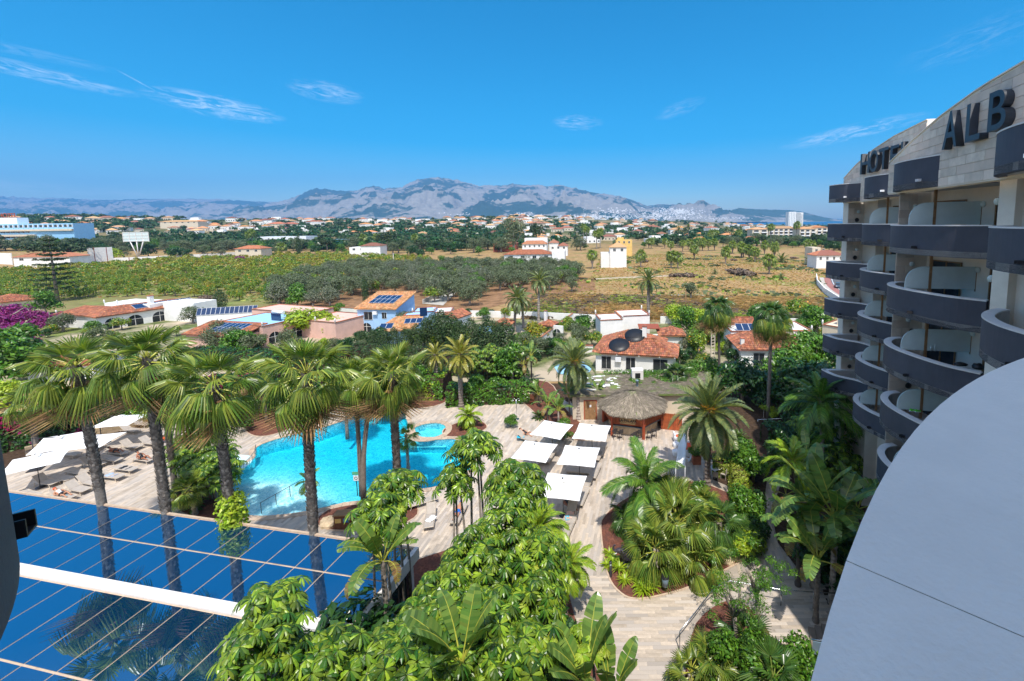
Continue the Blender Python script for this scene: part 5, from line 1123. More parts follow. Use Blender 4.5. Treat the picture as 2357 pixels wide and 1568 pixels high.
# ---- palapa bar: hexagonal thatched bar
bc = at(*ZB(700, 610), 2.3)
def bar():
    fl_, fr = at(*ZB(515, 850), 0), at(*ZB(958, 905), 0)      # the two front posts
    e = fr-fl_; S = e.length; a = math.atan2(e.y, e.x); t = thing('palapa_bar', 'octagonal thatched bar with red cane walls and its name on a wooden sign', 'bar', (fl_.x, fl_.y, 0), a)
    pts = [Vector((0, 0))]; ang = 0
    for i in range(6): pts.append(pts[-1]+Vector((math.cos(ang), math.sin(ang)))*S); ang += PI/3
    pts = pts[:6]; cx = sum((p.x for p in pts))/6; cy = sum((p.y for p in pts))/6; n = 6
    for i, p in enumerate(pts): m = MB(); m.cbox((p.x, p.y, 1.25), (.20, .20, 2.5), rz=i*PI/3); m.build('post', M['post'], t)
    for i in range(n):
        p, q = pts[i], pts[(i+1) % n]; d = (q-p); L = d.length; d /= L; nn = Vector((d.y, -d.x)); 
        mm = Matrix.Translation((p.x, p.y, 0)) @ Matrix.Rotation(math.atan2(d.y, d.x), 4, 'Z')
        z0 = 1.32 if i in (0, 1, 5) else 0
        c = MB(); x = .14
        while x < L-.14:
            c.box(x, .012*(int(x*40) % 2), z0+.03, x+.028, .03, 2.42, 0, mm); x += .030
        c.build('cane_panel', M['cane'], t, kind='stuff')
        f = MB(); f.box(.1, -.02, z0-.03, L-.1, .05, z0+.03, 0, mm); f.build('rail', M['post'], t)
        f = MB(); f.box(.1, -.02, 2.42, L-.1, .06, 2.5, 0, mm); f.build('beam', M['post'], t)
        if i in (0, 1, 5):
            f = MB(); f.box(.35, .5, 0, L-.35, .58, 1.02, 0, mm); f.build('counter_front', M['rock'], t)
            f = MB(); f.box(.15, .15, 1.02, L-.15, .72, 1.08, 0, mm); f.build('countertop', M['bluegrey'], t)
    mm = Matrix.Identity(4); f = MB(); f.box(S*.27, -.09, 1.42, S*.75, -.03, 2.1); sg = f.build('sign_board', M['wood'], t)
    for k in range(4): f = MB(); f.box(S*.27, -.10, 1.45+.17*k, S*.75, -.091, 1.56+.17*k); f.build('slat', pmat('slat', (.55, .36, .16), .6) if k == 0 else MATS['slat'], sg)
    cu = bpy.data.curves.new('x', 'FONT'); cu.body = 'LA PALAPA'; cu.size = .36; cu.align_x = 'CENTER'; cu.extrude = .006; cu.offset = .008; o = bpy.data.objects.new('x', cu); COL.objects.link(o); dg = bpy.context.evaluated_depsgraph_get(); me = bpy.data.meshes.new_from_object(o.evaluated_get(dg)); bpy.data.objects.remove(o); me.materials.clear(); me.materials.append(M['black'])
    obj('lettering', me, sg, (S*.51, -.112, 1.66), (PI/2, 0, 0))
    # thatched roof: a low cone of eight facets with reed strands and a ragged edge
    g = random.Random(3); Rr = S*1.15; apex = 3.8; ez = 2.5; m = MB(); K = 8; rf = [(cx+Rr*math.cos(2*PI*k/K+PI/8), cy+Rr*math.sin(2*PI*k/K+PI/8)) for k in range(K)]
    m.add([(x, y, ez-.06) for x, y in rf]+[(cx, cy, apex-.06)], [(k, (k+1) % K, K) for k in range(K)]+[tuple(range(K-1, -1, -1))]); roof = m.build('thatch_roof', M['thatch'], t)
    V_ = []; F_ = []
    for k in range(5200):
        an = g.uniform(0, 2*PI); rr = math.sqrt(g.uniform(0.01, 1.0)); kk = (an-PI/8) % (PI/4)-PI/8; rad = Rr*math.cos(PI/8)/math.cos(kk); r0 = rr*rad*.97; L = g.uniform(.3, .6); r1 = min(r0+L, rad*1.05+g.uniform(-.05, .12)); w = g.uniform(.012, .03)
        z0 = apex-(apex-ez)*r0/rad+g.uniform(.0, .05); z1 = apex-(apex-ez)*r1/rad+g.uniform(-.02, .05); an2 = an+g.uniform(-.04, .04); b = len(V_)
        V_ += [(cx+r0*math.cos(an)-w*math.sin(an), cy+r0*math.sin(an)+w*math.cos(an), z0), (cx+r0*math.cos(an)+w*math.sin(an), cy+r0*math.sin(an)-w*math.cos(an), z0), (cx+r1*math.cos(an2)+w*math.sin(an), cy+r1*math.sin(an2)-w*math.cos(an), z1), (cx+r1*math.cos(an2)-w*math.sin(an), cy+r1*math.sin(an2)+w*math.cos(an), z1)]; F_.append((b, b+1, b+2, b+3))
    for k in range(1500):     # hanging fringe
        an = 2*PI*k/1500; kk = (an-PI/8) % (PI/4)-PI/8; rad = Rr*math.cos(PI/8)/math.cos(kk); w = .015; b = len(V_); z1 = ez-g.uniform(.08, .26)
        V_ += [(cx+rad*math.cos(an)-w*math.sin(an), cy+rad*math.sin(an)+w*math.cos(an), ez+.05), (cx+rad*math.cos(an)+w*math.sin(an), cy+rad*math.sin(an)-w*math.cos(an), ez+.05), (cx+(rad+.08)*math.cos(an)+w*math.sin(an), cy+(rad+.08)*math.sin(an)-w*math.cos(an), z1), (cx+(rad+.08)*math.cos(an)-w*math.sin(an), cy+(rad+.08)*math.sin(an)+w*math.cos(an), z1)]; F_.append((b, b+1, b+2, b+3))
    M['reed'] = pmat('reed', (.30, .25, .19), .9, .1, .3, 2, island=.5, col2=(.20, .17, .13)); obj('reeds', npmesh('reeds', V_, np.array(F_), M['reed']), t, kind='stuff')
    return t, a, S
BAR, BA, BS = bar()
def bx_world(x, y): return BAR.matrix_basis @ Vector((x, y, 0))
# bar annex with stone wall, door and weathered flat reed roof
p0 = at(*ZB(120, 290), 2.7); p1 = at(*ZB(420, 285), 2.7); an_ = math.atan2(p1.y-p0.y, p1.x-p0.x)
AX = thing('bar_annex', 'low stone-faced service building with flat weathered reed roof behind the thatched bar', 'building', (p0.x-1.2, p0.y, 0), 0)
AL = 15.0; AD = 6.2
m = MB(); m.box(0, .04, 0, AL, AD, 2.7); m.build('wall', M['cream'], AX)
z = 0; r_ = 0
while z < 2.6:
    x = 3.0+.25*(r_ % 2)
    while x < 6.4: m = MB(); w_ = random.choice((.35, .5, .62)); m.box(x, .0, z+.01, min(x+w_-.015, 6.4), .038, z+.27); m.build('stone', M['stone'], AX); x += w_
    z += .28; r_ += 1
m = MB(); m.box(1.3, -.02, 0, 2.5, .03, 2.1); dr = m.build('door', M['wood'], AX); m = MB(); m.cbox((2.35, -.05, 1.0), (.04, .06, .15)); m.build('handle', M['steel'], dr); m = MB(); m.cbox((1.9, -.028, 1.55), (.22, .01, .25)); m.build('notice', M['plastic_white'], dr)
m = MB(); m.box(1.2, -.03, 2.1, 2.6, .035, 2.2).box(1.2, -.03, 0, 1.29, .035, 2.1).box(2.51, -.03, 0, 2.6, .035, 2.1); m.build('door_frame', M['post'], AX)
m = MB(); m.box(-.3, -.35, 2.7, AL+.3, AD+.3, 2.88); rf = m.build('roof', M['thatch'], AX)
m = MB()
for i in range(26): g = random; x = g.uniform(.2, 5); y = g.uniform(1.0, 5.6); m.box(x, y, 2.885, x+g.uniform(.3, 1.3), y+g.uniform(.1, .35), 2.90)
m.build('roof_patch', M['canvas'], AX, kind='stuff')
V_ = []; F_ = []; g = random.Random(5)
for k in range(4500):
    x, y = g.uniform(-.3, AL+.3), g.uniform(-.35, AD+.3); L = g.uniform(.3, .9); w = g.uniform(.01, .03); a = g.uniform(-.2, .2); b = len(V_); z0, z1 = 2.885+g.uniform(0, .04), 2.885+g.uniform(0, .06)
    if x < 5 and y > 1.2: continue
    V_ += [(x, y-w, z0), (x, y+w, z0), (x+L, y+w+a*L, z1), (x+L, y-w+a*L, z1)]; F_.append((b, b+1, b+2, b+3))
obj('reeds', npmesh('reeds', V_, np.array(F_), M['reed']), AX, kind='stuff')
v, f = leafcloud([(g.uniform(5, AL), g.uniform(3, AD), 2.9, g.uniform(.3, .8), .35) for _ in range(22)]+[(x, AD+.1, 2.95, .6, .6) for x in np.arange(4, AL, .8)], 3800, .10, seed=2); obj('roof_weeds', npmesh('roof_weeds', v, f, M['broad']), AX, kind='stuff')
q = at(*ZB(868, 160), 2.9); o = (q.x-AX.location.x, q.y-AX.location.y)
m = MB(); m.lathe([(.13, 0), (.13, .62), (.18, .63), (.20, .72), (.10, .80), (0, .8)], 12, c=(o[0], o[1], 2.86)); m.build('vent_pipe', M['bluegrey'], AX)
q = at(*ZB(875, 70), 2.9); o = (q.x-AX.location.x, q.y-AX.location.y); m = MB(); m.box(o[0]-.65, o[1], 2.89, o[0]+.65, o[1]+1.1, 4.0); ac = m.build('ventilation_box', M['cap'], AX); m = MB(); m.box(o[0]-.3, o[1]-.02, 3.1, o[0]+.3, o[1]-.001, 3.7); m.build('grille', M['black'], ac)
for (x, y) in ((405, 175), (465, 85), (520, 135)): q = at(*ZB(x, y), 2.9); m = MB(); m.lathe([(.16, 0), (.16, .12), (.24, .13), (.2, .24), (0, .28)], 12, c=(q.x-AX.location.x, q.y-AX.location.y, 2.885)); m.build('roof_vent', M['plastic_white'], AX)
# red cane gate right of the bar
q0, q1 = at(*ZB(1205, 760), 0), at(*ZB(1485, 790), 0); a = math.atan2(q1.y-q0.y, q1.x-q0.x); L = (q1-q0).length
t = thing('cane_gate', 'low red cane gate right of the thatched bar', 'gate', (q0.x, q0.y, 0), a); m = MB(); x = 0
while x < L: m.box(x, .01*(int(x*40) % 2), .05, x+.028, .04, 1.75); x += .03
m.build('cane_panel', M['cane'], t, kind='stuff')
for x in (0, L*.65, L): m = MB(); m.cbox((x, .02, .9), (.1, .12, 1.8)); m.build('post', M['post'], t)
# bar stools
def stool(label, c, rz):
    t = thing('bar_stool', label, 'bar stool', (c[0], c[1], .034), rz, 'dark woven bar stools')
    m = MB(); m.cbox((0, 0, .74), (.42, .42, .06)); m.build('seat', M['rattan'], t); m = MB(); m.cbox((-.2, 0, .93), (.04, .42, .36), ry=-.1); m.build('backrest', M['rattan'], t)
    for sx in (-1, 1):
        for sy in (-1, 1): m = MB(); m.tube([(sx*.17, sy*.17, .72), (sx*.21, sy*.21, 0)], .02, 4); m.build('leg', M['rattan'], t)
    for a in range(4): m = MB(); m.cbox((.19*math.cos(a*PI/2), .19*math.sin(a*PI/2), .28), (.02 if a % 2 == 0 else .4, .4 if a % 2 == 0 else .02, .02)); m.build('footrest', M['rattan'], t)
for (p, rz, lab) in [((555, 875), 1.9, 'bar stool at the left front post of the bar'), ((635, 890), 1.9, 'second bar stool from the left front post'), ((480, 830), 2.4, 'bar stool half hidden behind the left front post'), ((815, 925), 2.2, 'bar stool behind the feathery palm tip'), ((895, 890), 1.8, 'bar stool left of the right front post'), ((1035, 890), 2.9, 'bar stool just right of the right front post'), ((1105, 865), 2.9, 'outer bar stool farthest right of the bar')]:
    stool(lab, at(*ZB(*p), .1), rz)
# small things round the terrace
def bin_(label, c, rz=0, hung=False, z=0):
    t = thing('litter_bin', label, 'bin', (c[0], c[1], z), rz); b = .55 if hung else .35
    m = MB(); m.lathe([(0, b), (.17, b), (.21, b+.55), (.20, b+.56), (.19, b+.5)], 14); m.build('body', M['bluegrey'], t)
    m = MB(); m.lathe([(.215, b+.5), (.23, b+.57), (.2, b+.60), (.17, b+.5), (0, b+.42)], 14); m.v = [(x, y, zz+.02*math.sin(9*math.atan2(y, x))) for x, y, zz in m.v]; m.build('bin_bag', M['black'], t)
    m = MB(); m.tube([(0, .2 if hung else 0, 0), (0, .2 if hung else 0, b+.1)], .04, 8); m.build('post', M['iron'], t); return t
bin_('bin with black bag standing on the red gravel at the tip of the palm island', at(*((2100+1065/1.9008)/1.7378, (1900+890/1.9008)/1.7378), 0), 0, z=.05)
bin_('grey bin on the sandstone wall behind the yellow palm', at(*Z3(118, 575), 0), hung=True); bin_('grey bin on the sandstone wall right of the shower', at(*Z3(542, 575), 0), hung=True); bin_('bin hanging on the stone wall beside the brown door of the bar', at(*ZB(272, 570), 0), hung=True)
q = at(*Z3(492, 698), 0); t = thing('pool_shower', 'steel outdoor shower on the deck in front of the sandstone wall', 'shower', (q.x, q.y, .034)); m = MB(); m.cbox((0, 0, .02), (.5, .5, .04)); m.build('base', M['steel'], t); m = MB(); m.tube([(0, 0, 0), (0, 0, 2.2)], .035, 8); m.build('pole', M['steel'], t)
for s in (-1, 1): m = MB(); m.tube([(0, 0, 2.05), (.15*s, 0, 2.3), (.32*s, 0, 2.3), (.34*s, 0, 2.15)], .02, 6); m.lathe([(.08, 0), (.08, .03), (.01, .06)], 10, c=(.34*s, 0, 2.1)); m.build('shower_head', M['steel'], t)
q = at(*Z3(605, 590), 0); t = thing('stacked_chairs', 'brown chair stack leaning at the sandstone wall', 'chair', (q.x, q.y, .034), -1.6); m = MB(); m.cbox((0, 0, .45), (.5, .5, .06)); m.build('seat', M['brown'], t); m = MB(); m.cbox((-.24, 0, .8), (.05, .5, .7)); m.build('backrest', M['brown'], t)
for sx, sy in ((.2, .2), (.2, -.2), (-.2, .2), (-.2, -.2)): m = MB(); m.cbox((sx, sy, .22), (.04, .04, .42)); m.build('leg', M['brown'], t)
def bollard(label, c): t = thing('bollard_lamp', label, 'garden lamp', (c[0], c[1], .05)); m = MB(); m.lathe([(.07, 0), (.07, .75), (0, .75)], 10); m.build('post', M['iron'], t); m = MB(); m.lathe([(.055, .75), (.055, .88)], 10); m.build('lamp', M['frost'], t); m = MB(); m.lathe([(.09, .88), (.085, .95), (0, .97)], 10); m.build('cap', M['iron'], t)
Z2 = lambda x, y: ((2100+x/1.9008)/1.7378, (1900+y/1.9008)/1.7378)
Z4 = lambda x, y: ((2750+x/2.852)/1.7378, (1550+y/2.852)/1.7378)
bollard('bollard lamp at the left tip of the palm island beside the elephant', at(*Z2(652, 780), 0)); bollard('bollard lamp beside the shaded path on the right', at(*Z2(1775, 290), 0)); bollard('bollard lamp behind the steps at the bottom right', at(*Z2(1938, 1430), 0)); bollard('bollard lamp at the path corner under the big date palm', at(*Z4(112, 690), 0))
# white lounge furniture right of the bar
def sofa(label, p, rz, w=1.5): 
    q = at(*ZB(*p), 0); t = thing('garden_sofa', label, 'sofa', (q.x, q.y, .034), rz); m = MB(); m.box(-w/2, -.4, .05, w/2, .4, .38); m.box(-w/2, .28, .381, w/2, .42, .85); m.box(-w/2-.12, -.4, .05, -w/2-.002, .42, .62); m.box(w/2+.002, -.4, .05, w/2+.12, .42, .62); m.build('frame', M['plastic_white'], t); m = MB(); m.box(-w/2+.03, -.38, .383, w/2-.03, .26, .50); m.build('cushion', M['orange'], t)
sofa('white sofa with red seat cushion right of the long white sunsail', (1580, 1080), -PI/2-.1, 1.6); sofa('white armchair with red cushion left of the long white sunsail', (1435, 930), PI/2, .7)
for (p, lab) in (((1415, 1010), 'round white pouf in the upper half of the lounge'), ((1405, 1120), 'white tub seat left of the sunsail')): q = at(*ZB(*p), 0); m = MB(); m.lathe([(0, .45), (.3, .45), (.35, .40), (.28, 0)], 16); m.build('pouf', M['plastic_white'], loc=(q.x, q.y, .034), label=lab, category='pouf')
a0, a1, b0, b1 = at(*ZB(1465, 800), 2.0), at(*ZB(1560, 800), 2.0), at(*ZB(1405, 1255), 1.7), at(*ZB(1535, 1258), 1.7)
t = thing('sun_sail', 'long narrow white sunsail awning over the white lounge seats', 'awning', (b0.x, b0.y, 0)); m = MB(); n = 10; vs = []
for i in range(n+1):
    s = i/n; l = b0.lerp(a0, s); r2 = b1.lerp(a1, s)
    for j in range(5): f_ = j/4; q = l.lerp(r2, f_); vs.append((q.x-b0.x, q.y-b0.y, q.z-.12*math.sin(PI*f_)))
m.add(vs, [(i*5+j, i*5+j+1, i*5+j+6, i*5+j+5) for i in range(n) for j in range(4)], 0, True); o = m.build('canopy', M['canvas'], t); sf = o.modifiers.new('s', 'SOLIDIFY'); sf.thickness = .02
for q in (a0, a1, b0, b1): m = MB(); m.tube([(q.x-b0.x, q.y-b0.y, 0), (q.x-b0.x, q.y-b0.y, q.z)], .03, 6); m.build('post', M['plastic_white'], t)
q = at(*ZB(1605, 1190), 0); m = MB(); m.cbox((0, 0, .05), (.12, 1.1, .08), rz=1.0).cbox((0, 0, .12), (.12, 1.1, .06), rz=-.5); m.build('foot_stand', M['plastic_white'], loc=(q.x, q.y, .034), label='white crossed parasol foot lying between sofa and planter', category='stand')
q = at(*ZB(1690, 1235), 0); t = thing('terracotta_planter', 'square terracotta planter with a bright green shrub right of the lounge', 'planter', (q.x, q.y, .034)); m = MB(); m.box(-.35, -.3, 0, .35, .3, .75); m.build('box', M['tile'], t); v, f = leafcloud([(0, .1, 1.0, .55), (-.3, .3, .9, .4), (.2, .3, 1.1, .4)], 700, .10, seed=3); obj('foliage', npmesh('foliage', v, f, M['broad']), t)
def table_set(label, p, zf, chairs):
    q = at(*zf(*p), .7); t = thing('cafe_table', label, 'table', (q.x, q.y, .034), .5); m = MB(); m.box(-.42, -.42, .70, .42, .42, .73); m.build('tabletop', M['cap'], t)
    for sx in (-1, 1):
        for sy in (-1, 1): m = MB(); m.cbox((sx*.36, sy*.36, .35), (.05, .05, .70)); m.build('leg', M['mesh_taupe'], t)
    for i, (an, lab) in enumerate(chairs):
        c = thing('cafe_chair', lab, 'chair', (q.x+.75*math.cos(an), q.y+.75*math.sin(an), .034), an+PI); m = MB(); m.cbox((0, 0, .45), (.44, .44, .03)); m.build('seat', M['mesh_taupe'], c); m = MB(); m.cbox((-.22, 0, .68), (.03, .42, .38)); m.build('backrest', M['mesh_taupe'], c)
        for sx in (-1, 1):
            for sy in (-1, 1): m = MB(); m.cbox((sx*.19, sy*.19, .22), (.03, .03, .44)); m.build('leg', M['mesh_taupe'], c)
table_set('pale square table on the terrace right of the big date palm trunk', (1950, 1300), ZB, [(-.6, 'taupe chair right of the pale terrace table, nearest'), (1.0, 'taupe chair behind the pale terrace table'), (3.4, 'taupe chair hidden left of the pale terrace table behind the palm trunk'), (-1.8, 'taupe chair in front of the pale terrace table')])
table_set('dark table under the feathery palm on the island', (880, 1400), ZB, [(2.8, 'chair left of the table under the feathery palm'), (.2, 'chair right of the table under the feathery palm'), (1.6, 'chair behind the table under the feathery palm')])
q = at(*ZL(720, 395), 0); t = thing('waste_sorting_bin', 'dark wooden litter box with yellow and blue openings beside the pale boulder', 'bin', (q.x, q.y, .03), .1); m = MB(); m.box(-.55, -.3, 0, .55, .3, 1.0); m.build('box', M['brown'], t)
for x, mt in ((-.27, 'ochre'), (.27, 'towel_blue')): m = MB(); m.box(x-.2, -.32, .5, x+.2, -.301, .8); m.build('opening', M[mt], t)
m = MB(); m.box(-.6, -.35, 1.001, .6, .35, 1.06); m.build('lid', M['wood'], t)
def boulder(label, c, r, seed):
    m = MB(); g = random.Random(seed); m.lathe([(0, -.1), (r*.9, -.05), (r, r*.25), (r*.8, r*.5), (r*.35, r*.68), (0, r*.7)], 9, sm=False); m.v = [(x*g.uniform(.8, 1.2), y*g.uniform(.7, 1.1), z*g.uniform(.85, 1.15)) for x, y, z in m.v]; m.build('boulder', M['rock'], loc=(c[0], c[1], .04), label=label, category='rock')
boulder('pale sandy boulder left of the dark litter box', at(*ZL(605, 375), 0), .65, 1); boulder('sandy boulder at the right rim of the palm island', at(*Z2(1580, 610), 0), .8, 2); boulder('flat pale rock below the boulder on the palm island', at(*Z2(1530, 655), 0), .5, 3)
# elephant statue
def elephant():
    q = at(*Z2(790, 700), 0); t = thing('elephant_statue', 'dark bronze baby elephant statue with raised trunk on the palm island', 'statue', (q.x, q.y, .05), PI*.93); t.scale = (.82,)*3
    J = [(0, 0, .95), (.35, 0, 1.0), (-.35, 0, .92), (.62, 0, 1.15), (.82, 0, 1.18), (1.0, 0, 1.05), (1.13, 0, 1.15), (1.18, 0, 1.35), (1.10, 0, 1.52), (.98, 0, 1.55), (-.5, 0, .85), (-.58, 0, .6)]
    Rr = [.34, .33, .31, .21, .20, .11, .09, .075, .06, .05, .05, .025]; E = [(0, 1), (0, 2), (1, 3), (3, 4), (4, 5), (5, 6), (6, 7), (7, 8), (8, 9), (2, 10), (10, 11)]
    for x, r_ in ((.32, 1), (-.33, 2)):
        for s in (-1, 1): b = len(J); J += [(x, .17*s, .62), (x+.03, .19*s, .33), (x, .19*s, .04)]; Rr += [.14, .10, .11]; E += [(r_, b), (b, b+1), (b+1, b+2)]
    me = bpy.data.meshes.new('b'); me.from_pydata(J, E, []); o = bpy.data.objects.new('b', me); COL.objects.link(o); o.modifiers.new('s', 'SKIN')
    for i, r_ in enumerate(Rr): me.skin_vertices[0].data[i].radius = (r_, r_)
    me.skin_vertices[0].data[0].use_root = True; o.modifiers.new('u', 'SUBSURF').levels = 2; dg = bpy.context.evaluated_depsgraph_get(); m2 = bpy.data.meshes.new_from_object(o.evaluated_get(dg)); bpy.data.objects.remove(o); m2.materials.clear(); m2.materials.append(M['bronze']); m2.polygons.foreach_set('use_smooth', [True]*len(m2.polygons)); obj('body', m2, t)
    for s in (-1, 1):
        m = MB(); pts = [(0, 0, .2), (-.12, .16, .26), (-.25, .24, .12), (-.27, .22, -.1), (-.16, .12, -.28), (-.02, .03, -.15)]; m.add([(.62+x, s*(.16+y), 1.15+z) for x, y, z in pts]+[(.60+x, s*(.13+y), 1.15+z) for x, y, z in pts], [tuple(range(6)), tuple(range(11, 5, -1))]+[(i, 6+i, 6+(i+1) % 6, (i+1) % 6) for i in range(6)]); m.build('ear', M['bronze'], t)
        m = MB(); m.tube([(.88, .1*s, 1.02), (1.02, .13*s, .92), (1.12, .13*s, .95)], [.03, .025, .008], 6); m.build('tusk', M['plastic_white'], t)
    m = MB(); m.box(-.6, -.35, -.04, .6, .35, .05); m.build('plinth', M['bronze'], t)
elephant()
# railings, steps and shaded stair screens at the bottom right
railing('handrail', 'long steel handrail curving across the shaded path at the bottom right', [at(*Z2(1175, 1330), 0), at(*Z2(1300, 1170), 0), at(*Z2(1410, 1020), 0), at(*Z2(1500, 945), 0), at(*Z2(1560, 930), 0), at(*Z2(1945, 1000), 0), at(*Z2(2190, 1020), 0), at(*Z2(2400, 1030), 0)], 1.0, [0, 3.2, 5, 6, 7], 'steel', .028)
railing('handrail', 'short lower handrail with rounded end in the bottom right corner', [at(*Z2(1800, 1320), 0), at(*Z2(1900, 1380), 0), at(*Z2(2000, 1400), 0), at(*Z2(2150, 1410), 0)], .9, [0, 1, 3], 'steel', .028)
railing('handrail', 'steel handrail in front of the ivy bank below the tall palms', [at(*Z4(800, 420), 0), at(*Z4(1250, 400), 0), at(*Z4(1680, 395), 0)], .5, [0, 1, 2], 'steel', .03)
railing('handrail', 'steel handrail beside the banana leaves at the right', [at(*Z4(1280, 1040), 0), at(*Z4(1500, 1180), 0)], .9, [0, 1], 'steel', .03)
q = at(*Z2(2150, 1250), 0); t = thing('garden_steps', 'dark steps with grey side panels and a steel rail next to the big parapet', 'steps', (q.x, q.y, 0), -.3)
for i in range(5): m = MB(); m.box(.1+.3*i, -1.0, .17*i, .1+.3*(i+1), .6, .17*(i+1)); m.build('step', M['joint'], t)
for x in (0, .75): m = MB(); m.box(x, -1.1, .1, x+.6, -1.04, 1.0); m.build('side_panel', M['bluegrey'], t)
m = MB(); m.tube([(-.1, -1.07, 1.05), (.3, -1.07, 1.1), (1.9, -1.07, 1.9)], .03, 8); m.build('rail', M['steel'], t)
q = at(*Z2(378, 640), 0); m = MB(); m.box(-.22, -.22, 0, .22, .22, .01); m.build('drain_cover', M['cap'], loc=(q.x, q.y, .036), rot=(0, 0, .15), label='small pale square drain cover in the wooden deck', category='drain cover')
q = at(835, 1131, 0); t = thing('safety_sign', 'green exit sign above a small framed notice on the pool island', 'sign', (q.x-.1, q.y-.6, 0)); m = MB(); m.cbox((0, 0, .9), (.05, .04, 1.8)); m.build('post', M['iron'], t); m = MB(); m.cbox((0, -.04, 1.9), (.55, .03, .25)); m.build('exit_panel', pmat('exitgreen', (.12, .45, .25), .5), t); m = MB(); m.cbox((0, -.04, 1.5), (.4, .03, .42)); m.build('notice_panel', M['plastic_white'], t); m = MB(); m.lathe([(.13, 0), (.09, 0)], 14); m.v = [(x, -.06, 1.5+y) for x, y, z in m.v]; m.build('notice_ring', M['black'], t)
# ============================================================ garden planting
def palm_px(fn, label, ub, vb, zb, ut, vt, **k):
    """trunk foot seen at (ub,vb) at height zb; crown centre at column (ut,vt): gives base, height and lean"""
    b = at(ub, vb, zb); c = aty(ut, vt, b.y); h = c.z; f = (h-zb)/h; lean = ((c.x-b.x), random.uniform(-.1, .1)); x = b.x-(lean[0]*(zb/h)**2 if zb else 0)
    return fn(label, x, b.y, h, lean=lean, **k)
palm_px(wash_palm, 'leftmost leaning fan palm over the glass roof with shaggy trunk', 235, 1160, 4, 175, 838, r=.25, scale=.98, seed=1, low=.38, n=27)
palm_px(wash_palm, 'second leaning fan palm from the left, trunk rising past the sun loungers', 383, 1180, 4, 340, 825, r=.25, scale=.98, seed=2, low=.30, n=27)
palm_px(wash_palm, 'third big fan palm, its trunk foot wrapped in bright ivy', 536, 1205, 4, 512, 880, r=.25, scale=.98, seed=3, low=.12, n=27)
palm_px(wash_palm, 'fourth big fan palm, shaggy trunk standing before the pool handrail', 722, 1228, 4, 703, 862, r=.25, scale=.98, seed=4, low=.32, n=28, dry=9)
palm_px(wash_palm, 'fifth big fan palm, right in front of the big pool', 918, 1150, 1, 890, 855, r=.27, scale=1.0, seed=5, low=.2, n=30, dry=12)
palm_px(wash_palm, 'slim fan palm with smooth dark trunk in front of the pool, behind the fourth palm', 838, 1150, 0, 775, 880, r=.21, scale=.95, seed=6, boots=False, n=34, dry=10)
palm_px(wash_palm, 'slim straight fan palm trunk against the pool water, left of the fifth palm', 834, 1140, 0, 822, 870, r=.20, scale=.9, seed=7, boots=False, n=32, dry=8)
palm_px(wash_palm, 'short yellowish fan palm at the far left in front of the flowering hedge', 85, 1042, 0, 72, 920, r=.24, scale=.85, seed=8, meshes=None, n=26, dry=3)
palm_px(wash_palm, 'slim dark palm trunk between the second and third big palms', 405, 1140, 0, 385, 915, r=.20, scale=.7, seed=9, n=26, dry=4)
palm_px(wash_palm, 'fan palm with brown trunk behind the second big palm', 318, 962, 0, 300, 860, r=.26, scale=.8, seed=10, n=26, dry=5)
palm_px(wash_palm, 'tall fan palm left of the two beyond the bar, straight dark trunk', 1655, 905, 0, 1652, 705, r=.19, scale=.95, seed=11, boots=False, n=46, dry=12, meshes=FAN_D+FAN[2:])
palm_px(wash_palm, 'tall fan palm right of the two, crown blown to the right', 1768, 962, 0, 1778, 722, r=.22, scale=.98, seed=12, boots=False, n=46, dry=8, meshes=FAN_D+FAN[2:])
palm_px(wash_palm, 'young fan palm with wide crown behind the thatched bar roof', 1550, 925, 0, 1545, 860, r=.3, scale=.95, seed=13, n=30, meshes=FAN_D, dry=6)
palm_px(date_palm, 'big feathery date palm with orange fruit stalks standing right of the bar', 1628, 1118, 0, 1628, 945, meshes=DATE, n=58, scale=1.05, seed=20, fruit=2, r=.22)
palm_px(date_palm, 'date palm with slim trunk right beside the brown door of the bar', 1332, 965, 0, 1322, 832, meshes=DATE, n=50, scale=.92, seed=21, fruit=2)
palm_px(date_palm, 'yellowish date palm beside the sandstone wall with a bin', 1062, 942, 0, 1050, 812, meshes=DATE_Y, n=44, scale=1.0, seed=22)
palm_px(date_palm, 'smaller date palm crown showing between cypress hedge and the yellowish palm', 1005, 905, 0, 1000, 815, meshes=DATE_Y, n=30, scale=.8, seed=23)
palm_px(date_palm, 'lone date palm with dark trunk between the white villa and the dry field', 1492, 745, 0, 1493, 645, meshes=DATE, n=40, scale=.95, seed=24, r=.3)
palm_px(date_palm, 'date palm with grey fronds left of the pair beyond the villa garden', 1185, 765, 0, 1168, 682, meshes=DATE, n=40, scale=1.0, seed=25)
palm_px(date_palm, 'leaning date palm right of the pair beyond the villa garden', 1240, 745, 0, 1228, 645, meshes=DATE, n=36, scale=.95, seed=26)
palm_px(date_palm, 'date palm just behind the grey-fronded palm of the pair', 1205, 755, 0, 1200, 690, meshes=DATE, n=30, scale=.85, seed=27)
palm_px(date_palm, 'feathery queen palm arching over the left end of the palm island', 1487, 1215, 0, 1487, 1105, meshes=QUEEN, n=22, scale=1.15, seed=28, name='queen_palm', r=.16, elev1=-.4)
palm_px(date_palm, 'dark queen palm in the hotel shade behind the right ivy bank', 1890, 1110, 0, 1868, 935, meshes=QUEEN, n=26, scale=1.15, seed=29, name='queen_palm', r=.16, elev1=-.5)
palm_px(date_palm, 'bright lime areca palm above the shaded path on the right', 1838, 1225, 0, 1822, 1058, meshes=ARECA, n=18, scale=1.1, seed=30, name='areca_palm', r=.12, elev1=-.3)
palm_px(date_palm, 'low bushy palm growing from red gravel beside the spa pool', 1080, 985, 0, 1078, 955, meshes=ARECA, n=34, scale=.75, seed=31, name='small_palm', r=.2)
